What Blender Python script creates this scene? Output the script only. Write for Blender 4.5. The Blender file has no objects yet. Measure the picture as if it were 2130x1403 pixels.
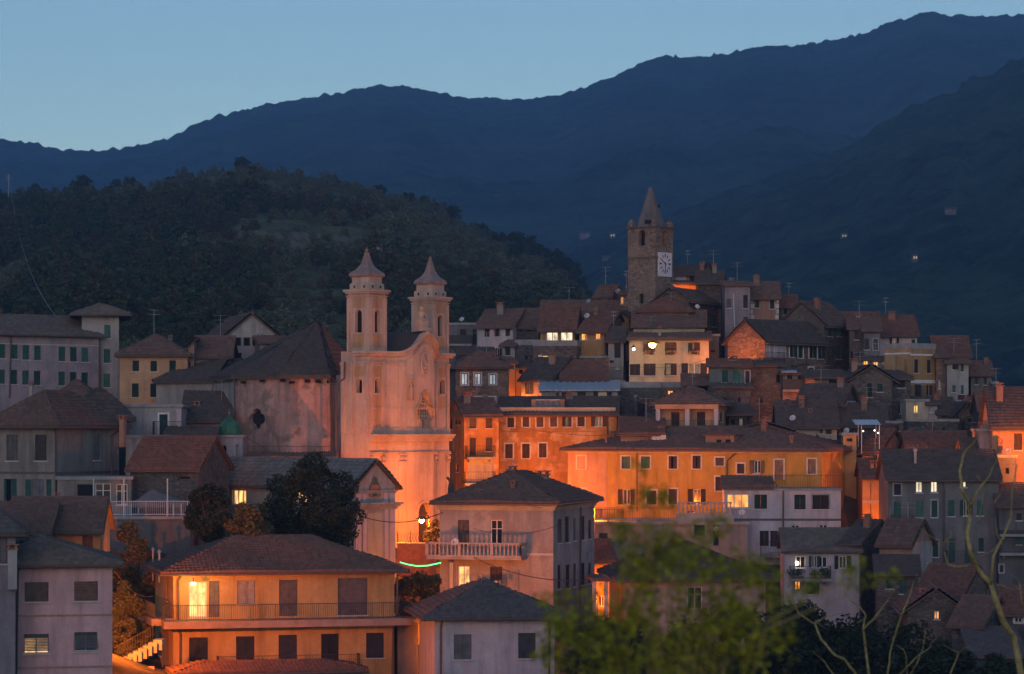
import bpy, math, random
import numpy as np
from mathutils import Vector
random.seed(7); RNG = np.random.default_rng(11)
SC = bpy.context.scene
COL = SC.collection
R = math.radians

# ---------------------------------------------------------------- camera
F = 6000.0            # focal length in photo pixels (photo is 2130 wide)
CX, HY = 1065.0, 890.0  # principal column and horizon row of the photo
ZC = 30.0             # camera height above the valley floor
cam = bpy.data.cameras.new('camera'); camo = bpy.data.objects.new('camera', cam); COL.objects.link(camo)
camo.location = (0, 0, ZC); camo.rotation_euler = (R(90), 0, 0)
cam.sensor_width = 36.0; cam.lens = 36.0 * F / 2130.0; cam.shift_y = (HY - 701.5) / 2130.0
cam.clip_start = 0.5; cam.clip_end = 20000
cam.dof.use_dof = True; cam.dof.focus_distance = 225.0; cam.dof.aperture_fstop = 1.4
SC.camera = camo

# ---------------------------------------------------------------- sky, twilight sun, exposure
SUN_EL, SUN_ROT = 10.0, 188.0
w = bpy.data.worlds.new('World'); SC.world = w; w.use_nodes = True
sky = w.node_tree.nodes.new('ShaderNodeTexSky'); sky.sky_type = 'NISHITA'; sky.sun_disc = False
sky.sun_elevation = R(SUN_EL); sky.sun_rotation = R(SUN_ROT); sky.ozone_density = 2.75; sky.dust_density = 0.2; sky.air_density = 1.0
bg = w.node_tree.nodes['Background']; bg.inputs[1].default_value = 0.135
w.node_tree.links.new(sky.outputs[0], bg.inputs[0])
sl = bpy.data.lights.new('sun', 'SUN'); sl.energy = 0.40; sl.angle = R(40); sl.color = (1.0, 0.50, 0.50)
so = bpy.data.objects.new('sun', sl); COL.objects.link(so)
so.location = (0, -60, 90)
_az = R(SUN_ROT); _d = Vector((math.sin(_az) * math.cos(R(SUN_EL)), math.cos(_az) * math.cos(R(SUN_EL)), math.sin(R(SUN_EL))))
so.rotation_euler = _d.to_track_quat('Z', 'Y').to_euler()
vs = SC.view_settings; vs.view_transform = 'Standard'; vs.look = 'None'; vs.exposure = 0.48; vs.gamma = 1.0
try: vs.use_curve_mapping = False
except Exception: pass
SC.render.engine = 'CYCLES'
cy = SC.cycles
cy.use_denoising = True; cy.denoiser = 'OPENIMAGEDENOISE'
cy.max_bounces = 5; cy.diffuse_bounces = 3; cy.glossy_bounces = 2; cy.transmission_bounces = 3; cy.volume_bounces = 0
cy.transparent_max_bounces = 6; cy.sample_clamp_indirect = 4.0; cy.caustics_reflective = False; cy.caustics_refractive = False

# ---------------------------------------------------------------- pixel helpers
def PT(px, py, Y):
    return Vector(((px - CX) * Y / F, Y, ZC + (HY - py) * Y / F))
CROPS = dict(full=(0, 0, 1.0), c1=(0, 600, 3.508), c2=(0, 980, 3.316), c3=(250, 1080, 3.277), c4=(380, 640, 2.922), c5=(680, 500, 4.677),
             c6=(680, 780, 3.693), d1=(820, 940, 3.031), d2=(920, 620, 3.508), d3=(1160, 360, 3.508), d4=(1160, 660, 4.128),
             d5=(1160, 860, 3.188), d6=(1460, 560, 3.508), d7=(1760, 640, 3.897), d8=(1600, 900, 2.789))
def CR(crop, x, y):
    a, b, s = CROPS[crop]; return a + x / s, b + y / s

# ---------------------------------------------------------------- materials
MATS = {}
def newmat(name):
    m = bpy.data.materials.new(name); m.use_nodes = True
    nt = m.node_tree; p = nt.nodes['Principled BSDF']
    MATS[name] = m
    return m, nt, p
def N(nt, typ, **kw):
    n = nt.nodes.new(typ)
    for k, v in kw.items():
        if k.startswith('i_'): n.inputs[k[2:].replace('_', ' ')].default_value = v
        else: setattr(n, k, v)
    return n
def ramp(nt, fac, stops):
    r = nt.nodes.new('ShaderNodeValToRGB'); e = r.color_ramp.elements
    while len(e) < len(stops): e.new(0.5)
    for q, (p, c) in zip(e, stops): q.position = p; q.color = (c, c, c, 1) if isinstance(c, (int, float)) else (*c, 1)
    nt.links.new(fac, r.inputs[0]); return r.outputs[0]
def mixc(nt, fac, a, b, blend='MIX'):
    m = nt.nodes.new('ShaderNodeMix'); m.data_type = 'RGBA'; m.blend_type = blend
    for s, v in ((m.inputs['Factor'], fac), (m.inputs['A'], a), (m.inputs['B'], b)):
        if hasattr(v, 'is_output'): nt.links.new(v, s)
        elif isinstance(v, (int, float)): s.default_value = v
        else: s.default_value = (*v, 1)
    return m.outputs['Result']
def coords(nt, scale=(1, 1, 1), world=False):
    mp = nt.nodes.new('ShaderNodeMapping'); mp.inputs['Scale'].default_value = scale
    if world:
        g = nt.nodes.new('ShaderNodeNewGeometry'); nt.links.new(g.outputs['Position'], mp.inputs[0])
    else:
        t = nt.nodes.new('ShaderNodeTexCoord'); nt.links.new(t.outputs['Object'], mp.inputs[0])
    return mp.outputs[0]
def noise(nt, co, scale, detail=4, rough=0.6):
    n = nt.nodes.new('ShaderNodeTexNoise'); n.inputs['Scale'].default_value = scale; n.inputs['Detail'].default_value = detail; n.inputs['Roughness'].default_value = rough
    nt.links.new(co, n.inputs['Vector']); return n.outputs['Fac']
def bump(nt, p, h, strength=0.4, dist=0.05):
    b = nt.nodes.new('ShaderNodeBump'); b.inputs['Strength'].default_value = strength; b.inputs['Distance'].default_value = dist
    nt.links.new(h, b.inputs['Height']); nt.links.new(b.outputs[0], p.inputs['Normal'])
def plaster(name, col, stain=0.55, patch=None, pamt=0.5):
    """painted lime plaster: blotches, runs of dirt down the wall, patches where the coat has gone"""
    m, nt, p = newmat(name); col = tuple(c * .80 for c in col)
    co = coords(nt, world=True); cz = coords(nt, (1, 1, 0.12), world=True)
    n1 = noise(nt, co, 0.35, 6, 0.65); n2 = noise(nt, cz, 1.6, 5, 0.6); n3 = noise(nt, co, 6.0, 5, 0.7)
    dark = tuple(c * (1 - stain) for c in col)
    lite = tuple(min(0.85, c * 1.18 + 0.02) for c in col)
    c = mixc(nt, ramp(nt, n1, [(0.32, 0), (0.68, 1)]), tuple(x * (1 - stain * .38) for x in col), lite)
    c = mixc(nt, ramp(nt, n2, [(0.47, 0), (0.78, 0.8)]), c, dark)
    if patch:
        n4 = noise(nt, co, 0.8, 7, 0.62)
        c = mixc(nt, ramp(nt, n4, [(0.60 - .1 * pamt, 0), (0.63, 1)]), c, patch)
    c = mixc(nt, ramp(nt, n3, [(0.3, 0.22), (0.6, 0)]), c, dark)
    nt.links.new(c, p.inputs['Base Color']); p.inputs['Roughness'].default_value = 0.92
    p.inputs['Specular IOR Level'].default_value = 0.15
    bump(nt, p, n3, 0.5, 0.03)
    return m
def stone(name, col, scale=2.6):
    """rubble masonry too small to pick apart"""
    m, nt, p = newmat(name)
    co = coords(nt, (1, 1, 1.7), world=True)
    v = N(nt, 'ShaderNodeTexVoronoi'); v.inputs['Scale'].default_value = scale; nt.links.new(co, v.inputs['Vector'])
    e = N(nt, 'ShaderNodeTexVoronoi', feature='DISTANCE_TO_EDGE'); e.inputs['Scale'].default_value = scale; nt.links.new(co, e.inputs['Vector'])
    sep = N(nt, 'ShaderNodeSeparateColor'); nt.links.new(v.outputs['Color'], sep.inputs[0])
    c = mixc(nt, sep.outputs[0], tuple(x * .6 for x in col), tuple(min(.8, x * 1.45) for x in col))
    c = mixc(nt, ramp(nt, e.outputs['Distance'], [(0.0, 1), (0.09, 0)]), c, tuple(x * .55 for x in col))
    n1 = noise(nt, coords(nt, world=True), 0.4, 6, 0.65)
    c = mixc(nt, ramp(nt, n1, [(0.4, 0), (0.7, .75)]), c, (col[0] * 1.5, col[1] * 1.45, col[2] * 1.4))
    nt.links.new(c, p.inputs['Base Color']); p.inputs['Roughness'].default_value = 0.95; p.inputs['Specular IOR Level'].default_value = 0.1
    bump(nt, p, ramp(nt, e.outputs['Distance'], [(0.0, 0), (0.15, 1)]), 0.7, 0.06)
    return m
def tilemat(name, col, moss=0.4):
    m, nt, p = newmat(name)
    a = N(nt, 'ShaderNodeAttribute', attribute_name='tint')
    co = coords(nt, world=True)
    n1 = noise(nt, co, 0.5, 6, 0.7); n2 = noise(nt, co, 7.0, 4, 0.6)
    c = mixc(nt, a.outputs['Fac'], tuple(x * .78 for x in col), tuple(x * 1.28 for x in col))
    c = mixc(nt, ramp(nt, n1, [(0.42, 0), (0.72, moss)]), c, (0.075, 0.072, 0.06))
    c = mixc(nt, ramp(nt, n2, [(0.6, 0), (0.75, .35)]), c, (0.2, 0.18, 0.14))
    nt.links.new(c, p.inputs['Base Color']); p.inputs['Roughness'].default_value = 0.85; p.inputs['Specular IOR Level'].default_value = 0.2
    return m
def paint(name, col, rough=0.6, var=0.3, scale=3.0, spec=0.3, metal=0.0):
    m, nt, p = newmat(name)
    n1 = noise(nt, coords(nt, world=True), scale, 5, 0.65)
    c = mixc(nt, ramp(nt, n1, [(0.3, 0), (0.7, 1)]), tuple(x * (1 - var) for x in col), tuple(min(.9, x * (1 + var)) for x in col))
    nt.links.new(c, p.inputs['Base Color']); p.inputs['Roughness'].default_value = rough; p.inputs['Specular IOR Level'].default_value = spec; p.inputs['Metallic'].default_value = metal
    return m
def louvre(name, col):
    """louvred shutter leaf: fine slats as relief, chalky paint"""
    m, nt, p = newmat(name)
    co = coords(nt, world=True)
    wv = N(nt, 'ShaderNodeTexWave', bands_direction='Z', wave_profile='SAW'); wv.inputs['Scale'].default_value = 4.2; nt.links.new(co, wv.inputs['Vector'])
    n1 = noise(nt, co, 2.5, 5, 0.7)
    c = mixc(nt, ramp(nt, n1, [(0.3, 0), (0.7, 1)]), tuple(x * .65 for x in col), tuple(min(.8, x * 1.3) for x in col))
    nt.links.new(c, p.inputs['Base Color']); p.inputs['Roughness'].default_value = 0.7
    bump(nt, p, wv.outputs['Fac'], 0.9, 0.05)
    return m
def louvres(name, col):
    for sx, k in (('', 1.0), ('_faded', 1.45), ('_sooty', .68)): louvre(name + sx, tuple(min(.7, x * k) for x in col))
def glow(name, col, st, var=True):
    """a lit room behind glass: curtain folds and furniture as soft variation of the light"""
    m, nt, p = newmat(name)
    if var:
        n1 = noise(nt, coords(nt, (1, 1, .5), world=True), 2.4, 3, 0.5)
        c = mixc(nt, ramp(nt, n1, [(0.35, 0), (0.65, 1)]), tuple(x * .3 for x in col), col)
        nt.links.new(c, p.inputs['Emission Color'])
    else: p.inputs['Emission Color'].default_value = (*col, 1)
    p.inputs['Base Color'].default_value = (.1, .1, .1, 1)
    p.inputs['Emission Strength'].default_value = st
    return m

PL = dict(white=(.60, .515, .53), pink=(.74, .44, .42), rose=(.47, .31, .28), cream=(.56, .48, .34), yellow=(.56, .35, .14), ochre=(.48, .29, .12), grey=(.20, .19, .185),
          ash=(.15, .145, .145), peach=(.60, .35, .19), terra=(.42, .26, .19), pale=(.43, .40, .375), teal=(.17, .21, .20), mauve=(.29, .245, .26), dirty=(.29, .25, .215), church=(.60, .45, .35), churchy=(.56, .37, .20))
for k, c in PL.items(): plaster('plaster_' + k, c, 0.48 if k in ('white', 'pink', 'church', 'cream') else 0.6)
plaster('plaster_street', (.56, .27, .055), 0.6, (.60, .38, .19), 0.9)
plaster('plaster_nave', (.56, .34, .29), 0.8, (.23, .165, .135), 0.8)  # base colour reddened in place of orange lamplight on the nave wall
plaster('plaster_flaking', (.42, .36, .33), 0.6, (.26, .22, .19), 0.8)
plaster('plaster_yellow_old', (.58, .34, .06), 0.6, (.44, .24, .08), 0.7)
plaster('plaster_school', (.40, .34, .36), 0.5, (.42, .29, .28), 0.9)
stone('stone', (.115, .096, .08)); stone('stone_tower', (.20, .155, .12), 3.2); stone('stone_grey', (.09, .085, .08), 2.4); stone('stone_warm', (.19, .135, .10), 2.8)
tilemat('tile_brown', (.145, .088, .068), .45); tilemat('tile_dark', (.085, .064, .057), .5); tilemat('tile_red', (.15, .075, .054), .3); tilemat('tile_old', (.15, .12, .10), .5); tilemat('tile_slate', (.095, .090, .088), .35)
tilemat('tile_pale', (.17, .16, .15), .3)
for k, c in dict(green=(.05, .15, .12), teal=(.05, .13, .12), brown=(.075, .05, .042), dark=(.05, .045, .045), grey=(.14, .135, .135), blue=(.06, .07, .10), lilac=(.20, .19, .22), wine=(.11, .035, .035), deep=(.02, .055, .045), navy=(.035, .04, .06), tan=(.26, .19, .14)).items(): louvres('shutter_' + k, c)
paint('trim_pale', (.50, .46, .42), .85, .2); paint('trim_white', (.66, .64, .62), .7, .15); paint('trim_band', (.36, .23, .16), .85, .2); paint('trim_dark', (.10, .09, .085), .7, .3)
paint('frame_white', (.6, .58, .56), .5, .1); paint('frame_blue', (.22, .30, .48), .6, .15); paint('frame_wood', (.09, .055, .035), .6, .3)
paint('iron', (.035, .033, .032), .55, .3); paint('rail_white', (.55, .55, .56), .5, .12); paint('gutter', (.11, .075, .06), .5, .25); paint('pipe', (.09, .07, .065), .5, .25); paint('zinc', (.33, .35, .37), .4, .2, metal=.6)
paint('dish', (.55, .54, .54), .45, .1); paint('dish_grey', (.28, .28, .29), .5, .15); paint('concrete', (.27, .255, .245), .9, .3, 1.2); paint('slab', (.30, .21, .17), .9, .25, 1.2); paint('void', (.012, .011, .012), .9, .2)
paint('bark', (.30, .235, .09), .9, .4, 8.0); paint('bark_dark', (.07, .055, .045), .95, .4, 4.0); paint('dome_green', (.04, .13, .075), .6, .4, 1.6); paint('cloth', (.55, .54, .55), .9, .1); paint('awning', (.13, .125, .125), .8, .15)
paint('brick', (.27, .13, .085), .9, .35, 3.0); paint('lead', (.25, .185, .165), .8, .3, 2.0); paint('window_gold', (.22, .13, .05), .5, .3, 3.0); paint('bronze', (.05, .045, .04), .5, .3)
paint('terracotta', (.32, .14, .08), .85, .25); paint('plant', (.045, .075, .025), .8, .5, 6.0); paint('stone_pale', (.34, .29, .26), .9, .25); paint('clock_white', (.62, .60, .62), .7, .06); paint('clock_black', (.02, .02, .025), .6, .1)
paint('wood', (.10, .07, .05), .8, .35, 5.0)
m, nt, p = newmat('glass_dark'); p.inputs['Base Color'].default_value = (.02, .022, .027, 1); p.inputs['Roughness'].default_value = .12; p.inputs['Specular IOR Level'].default_value = .6
m, nt, p = newmat('glass_pale'); p.inputs['Base Color'].default_value = (.16, .17, .2, 1); p.inputs['Roughness'].default_value = .2; p.inputs['Specular IOR Level'].default_value = .6
glow('lit_warm', (1.0, .52, .16), 1.5); glow('lit_white', (1.0, .80, .52), 1.1); glow('lit_orange', (1.0, .34, .06), 1.6); glow('lit_yellow', (1.0, .62, .12), 1.2); glow('lit_pale', (.75, .82, .80), .5); glow('lit_red', (.9, .05, .05), .5, False)
glow('lit_farm', (1.0, .8, .55), .45, False); glow('bulb_sodium', (1.0, .45, .08), 60, False); glow('bulb_white', (.85, .95, 1.0), 25, False); glow('bulb_warm', (1.0, .72, .3), 22, False); glow('neon_green', (.05, 1.0, .28), 2.2, False); glow('bulb_star', (1.0, .8, .5), 8, False)

# ---------------------------------------------------------------- mesh helpers
def uniq(name): return name
class MB:
    def __init__(s): s.v = []; s.f = []
    def quad(s, *p):
        b = len(s.v); s.v += [tuple(q) for q in p]; s.f.append(tuple(range(b, b + len(p)))); return s
    def box(s, x0, x1, y0, y1, z0, z1):
        b = len(s.v)
        s.v += [(x, y, z) for z in (z0, z1) for x, y in ((x0, y0), (x1, y0), (x1, y1), (x0, y1))]
        s.f += [(b, b + 3, b + 2, b + 1), (b + 4, b + 5, b + 6, b + 7)] + [(b + i, b + (i + 1) % 4, b + 4 + (i + 1) % 4, b + 4 + i) for i in range(4)]
        return s
    def hexa(s, p):
        b = len(s.v); s.v += [tuple(q) for q in p]
        s.f += [(b, b + 3, b + 2, b + 1), (b + 4, b + 5, b + 6, b + 7)] + [(b + i, b + (i + 1) % 4, b + 4 + (i + 1) % 4, b + 4 + i) for i in range(4)]
        return s
    def tube(s, pts, r, n=6, r1=None, cap=True):
        pts = [Vector(q) for q in pts]; rings = []; m = len(pts)
        prev = None
        for i, q in enumerate(pts):
            t = (pts[min(i + 1, m - 1)] - pts[max(i - 1, 0)])
            if t.length < 1e-6: t = Vector((0, 0, 1))
            t.normalize()
            a = t.orthogonal() if prev is None else (prev - t * prev.dot(t))
            if a.length < 1e-5: a = t.orthogonal()
            a.normalize(); prev = a; bb = t.cross(a)
            rr = r if r1 is None else r + (r1 - r) * i / max(1, m - 1)
            if isinstance(r, (list, tuple)): rr = r[i]
            b = len(s.v)
            s.v += [tuple(q + (a * math.cos(2 * math.pi * k / n) + bb * math.sin(2 * math.pi * k / n)) * rr) for k in range(n)]
            rings.append(b)
        for i in range(m - 1):
            for k in range(n): s.f.append((rings[i] + k, rings[i] + (k + 1) % n, rings[i + 1] + (k + 1) % n, rings[i + 1] + k))
        if cap: s.f.append(tuple(rings[0] + k for k in range(n - 1, -1, -1))); s.f.append(tuple(rings[-1] + k for k in range(n)))
        return s
    def lathe(s, c, prof, n=12):
        b = len(s.v); c = Vector(c)
        for r, z in prof: s.v += [(c.x + r * math.cos(2 * math.pi * k / n), c.y + r * math.sin(2 * math.pi * k / n), c.z + z) for k in range(n)]
        for i in range(len(prof) - 1):
            for k in range(n): s.f.append((b + i * n + k, b + i * n + (k + 1) % n, b + (i + 1) * n + (k + 1) % n, b + (i + 1) * n + k))
        s.f.append(tuple(b + k for k in range(n - 1, -1, -1))); e = b + (len(prof) - 1) * n; s.f.append(tuple(e + k for k in range(n)))
        return s
    def frustum(s, c, prof, n=4, rot=math.pi / 4):
        """like lathe, square or octagonal plan"""
        b = len(s.v)
        for r, z in prof: s.v += [(c[0] + r * math.cos(2 * math.pi * k / n + rot), c[1] + r * math.sin(2 * math.pi * k / n + rot), c[2] + z) for k in range(n)]
        for i in range(len(prof) - 1):
            for k in range(n): s.f.append((b + i * n + k, b + i * n + (k + 1) % n, b + (i + 1) * n + (k + 1) % n, b + (i + 1) * n + k))
        e = b + (len(prof) - 1) * n; s.f.append(tuple(e + k for k in range(n))); s.f.append(tuple(b + k for k in range(n - 1, -1, -1)))
        return s
    def build(s, name, mat, parent=None, loc=None, smooth=False):
        me = bpy.data.meshes.new(name); me.from_pydata(s.v, [], s.f)
        o = bpy.data.objects.new(name, me); COL.objects.link(o)
        if mat: me.materials.append(MATS[mat] if isinstance(mat, str) else mat)
        if smooth: me.polygons.foreach_set('use_smooth', [True] * len(me.polygons))
        if parent: o.parent = parent
        if loc is not None: o.location = loc
        return o
def np_mesh(name, verts, quads, mat, parent=None, tint=None, tris=False):
    verts = np.asarray(verts, np.float32).reshape(-1, 3); quads = np.asarray(quads, np.int32); k = quads.shape[1]
    me = bpy.data.meshes.new(name); me.vertices.add(len(verts)); me.vertices.foreach_set('co', verts.ravel())
    me.loops.add(quads.size); me.loops.foreach_set('vertex_index', quads.ravel())
    me.polygons.add(len(quads)); me.polygons.foreach_set('loop_start', np.arange(0, quads.size, k, dtype=np.int32))
    try: me.polygons.foreach_set('loop_total', np.full(len(quads), k, np.int32))
    except Exception: pass
    me.update(calc_edges=True)
    if tint is not None:
        a = me.attributes.new('tint', 'FLOAT', 'FACE'); a.data.foreach_set('value', np.asarray(tint, np.float32))
    if mat: me.materials.append(MATS[mat] if isinstance(mat, str) else mat)
    o = bpy.data.objects.new(name, me); COL.objects.link(o)
    if parent: o.parent = parent
    return o
def thing(name, label, cat, loc=(0, 0, 0), rz=0.0, group=None):
    o = bpy.data.objects.new(name, None); COL.objects.link(o); o.location = loc; o.rotation_euler = (0, 0, rz); o.empty_display_size = .3
    o['label'] = label; o['category'] = cat
    if group: o['group'] = group
    return o
def tag(o, label, cat, group=None):
    o['label'] = label; o['category'] = cat
    if group: o['group'] = group
    return o

# ---------------------------------------------------------------- roof tiles
def tile_planes(planes, tw, tl, hh=0.05, lift=0.045):
    VV, QQ, TT = [], [], []; base = 0
    for a, b, c, d in planes:
        a, b, c, d = (np.array(q, float) for q in (a, b, c, d))
        L = np.linalg.norm(b - a)
        if L < 1e-3: continue
        e = (b - a) / L; s = (d - a) - e * np.dot(d - a, e); H = np.linalg.norm(s)
        if H < 0.05: continue
        s /= H; n = np.cross(e, s); n = n if n[2] > 0 else -n
        l1 = np.dot(d - a, e); r1 = np.dot(c - a, e)
        nr = max(1, int(round(H / tl))); tlr = H / nr
        for k in range(nr):
            v0 = k * tlr; v1 = min(H, v0 + tlr)
            ul0, ur0 = l1 * v0 / H, L + (r1 - L) * v0 / H; ul1, ur1 = l1 * v1 / H, L + (r1 - L) * v1 / H
            j0 = math.floor(min(ul0, ul1) / (tw / 2)); j1 = math.ceil(max(ur0, ur1) / (tw / 2))
            j = np.arange(j0, j1 + 1); u = j * tw / 2
            ub = np.clip(u, ul0, ur0); ut = np.clip(u, ul1, ur1)
            h = np.where(j % 2 == 0, 0.0, hh)
            jit = RNG.normal(0, .012, len(j)); wob = lambda uu, vv: .055 + .035 * np.sin(uu * .9 + a[0] * 3 + vv * .5) + .025 * np.sin(uu * .37 + vv * 1.3 + a[1]) * 1.0
            P0 = a + np.outer(ub, e) + s * v0
            PB = P0 + np.outer(lift + h + jit + wob(ub, v0), n)
            PTp = a + np.outer(ut, e) + s * v1 + np.outer(h + .004 + wob(ut, v1), n)
            m = len(j)
            VV += [P0, PB, PTp]
            i = np.arange(m - 1)
            ok = ((ub[1:] - ub[:-1]) + (ut[1:] - ut[:-1])) > 1e-4
            i = i[ok]
            if len(i):
                QQ.append(np.stack([base + i, base + i + 1, base + m + i + 1, base + m + i], 1))
                QQ.append(np.stack([base + m + i, base + m + i + 1, base + 2 * m + i + 1, base + 2 * m + i], 1))
                rnd = RNG.random(m + 4); t = rnd[((j[:-1][ok] + 1) // 2 - j0 // 2).clip(0, m + 3)]
                TT += [t * .7, t]  # step faces tinted darker: shade of the tile courses put into the colour
            base += 3 * m
    return np.concatenate(VV), np.concatenate(QQ), np.concatenate(TT)
def roof_planes(kind, W, D, o, rise, ze, og=0.25):
    """trapezoids (eave left, eave right, top right, top left) of a roof over the box 0..W, 0..D at height ze"""
    if kind == 'hip' or kind == 'pyr':
        x0, x1, y0, y1 = -o, W + o, -o, D + o; w, d = x1 - x0, y1 - y0; zt = ze + rise; zl = ze - .0
        if w >= d: ra, rb = (x0 + d / 2, (y0 + y1) / 2, zt), (x1 - d / 2, (y0 + y1) / 2, zt)
        else: ra, rb = ((x0 + x1) / 2, y0 + w / 2, zt), ((x0 + x1) / 2, y1 - w / 2, zt)
        A, B, C, Dd = (x0, y0, zl), (x1, y0, zl), (x1, y1, zl), (x0, y1, zl)
        if w >= d: P = [(A, B, rb, ra), (B, C, rb, rb), (C, Dd, ra, rb), (Dd, A, ra, ra)]; ridges = [(ra, rb), (A, ra), (B, rb), (C, rb), (Dd, ra)]
        else: P = [(A, B, ra, ra), (B, C, rb, ra), (C, Dd, rb, rb), (Dd, A, ra, rb)]; ridges = [(ra, rb), (A, ra), (B, ra), (C, rb), (Dd, rb)]
        return P, ridges
    if kind == 'gx':
        k = rise / (D / 2); zl = ze - k * o; zt = ze + rise
        A, B, C, Dd = (-og, -o, zl), (W + og, -o, zl), (W + og, D + o, zl), (-og, D + o, zl); ra, rb = (-og, D / 2, zt), (W + og, D / 2, zt)
        return [(A, B, rb, ra), (C, Dd, ra, rb)], [(ra, rb)]
    if kind == 'gy':
        k = rise / (W / 2); zl = ze - k * o; zt = ze + rise
        A, B, C, Dd = (-o, -og, zl), (W + o, -og, zl), (W + o, D + og, zl), (-o, D + og, zl); ra, rb = (W / 2, -og, zt), (W / 2, D + og, zt)
        return [(Dd, A, ra, rb), (B, C, rb, ra)], [(ra, rb)]
    if kind == 'shed':      # rises to the back
        k = rise / D; A, B = (-og, -o, ze - k * o), (W + og, -o, ze - k * o); C, Dd = (W + og, D + og, ze + rise + k * og), (-og, D + og, ze + rise + k * og)
        return [(A, B, C, Dd)], []
    if kind == 'shedl':     # eave on the left, rises to the right
        k = rise / W; A, B = (-o, D + og, ze - k * o), (-o, -og, ze - k * o); C, Dd = (W + og, -og, ze + rise + k * og), (W + og, D + og, ze + rise + k * og)
        return [(A, B, C, Dd)], []
    if kind == 'shedr':     # eave on the right, rises to the left
        k = rise / W; A, B = (W + o, -og, ze - k * o), (W + o, D + og, ze - k * o); C, Dd = (-og, D + og, ze + rise + k * og), (-og, -og, ze + rise + k * og)
        return [(A, B, C, Dd)], []
def build_roof(parent, P, ridges, mat, far, tick=.12, name='roof'):
    mb = MB()
    for a, b, c, d in P:
        pts = [a, b, c, d] if (Vector(c) - Vector(d)).length > 1e-3 else [a, b, c]
        mb.quad(*pts); mb.quad(*[(q[0], q[1], q[2] - tick) for q in pts])
        for i in range(len(pts)):
            q, r = pts[i], pts[(i + 1) % len(pts)]
            mb.quad(q, r, (r[0], r[1], r[2] - tick), (q[0], q[1], q[2] - tick))
    ro = mb.build(name, 'wood', parent)
    tw, tl = (.25, .34) if not far else (.32, .42)
    up = [tuple((q[0], q[1], q[2] + .012) for q in pl) for pl in P]
    v, q, t = tile_planes(up, tw, tl, .075, .075)
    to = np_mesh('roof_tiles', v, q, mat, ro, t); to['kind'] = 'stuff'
    if ridges:
        rb = MB(); rr = random.Random(3)
        for a, b in ridges:
            a, b = Vector(a), Vector(b); L = (b - a).length
            if L < .3: continue
            k = max(1, int(L / .45))
            for i in range(k):
                p0, p1 = a.lerp(b, i / k), a.lerp(b, (i + 1) / k)
                z = Vector((0, 0, .05 + rr.uniform(-.008, .008))); rb.tube([p0 + z, p1 + z + Vector((0, 0, .02))], .12, 5, .10, cap=True)
        if rb.v:
            r2 = rb.build('ridge_tiles', mat, ro); r2['kind'] = 'stuff'
            a = r2.data.attributes.new('tint', 'FLOAT', 'FACE'); a.data.foreach_set('value', [.35 + .5 * random.random() for _ in r2.data.polygons])
    return ro
HAZE = 0.00024
FOC = F
# ---------------------------------------------------------------- houses
FOOT = []     # (x, y, base z, radius) of everything that stands on the village ground
def wall_grid(a0, a1, z0, z1, holes):
    """rectangles of a wall with rectangular openings"""
    xs = sorted({a0, a1, *[min(max(h[0], a0), a1) for h in holes], *[min(max(h[1], a0), a1) for h in holes]})
    zs = sorted({z0, z1, *[min(max(h[2], z0), z1) for h in holes], *[min(max(h[3], z0), z1) for h in holes]})
    out = []
    for i in range(len(xs) - 1):
        run = None
        for j in range(len(zs) - 1):
            cx, cz = (xs[i] + xs[i + 1]) / 2, (zs[j] + zs[j + 1]) / 2
            inside = any(h[0] < cx < h[1] and h[2] < cz < h[3] for h in holes)
            if inside:
                if run is not None: out.append((xs[i], xs[i + 1], run, zs[j])); run = None
            elif run is None: run = zs[j]
        if run is not None: out.append((xs[i], xs[i + 1], run, zs[-1]))
    return out
SHUT = dict(green='shutter_green', brown='shutter_brown', dark='shutter_dark', grey='shutter_grey', blue='shutter_blue', lilac='shutter_lilac', teal='shutter_teal', wine='shutter_wine', deep='shutter_deep', navy='shutter_navy', tan='shutter_tan')
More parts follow.
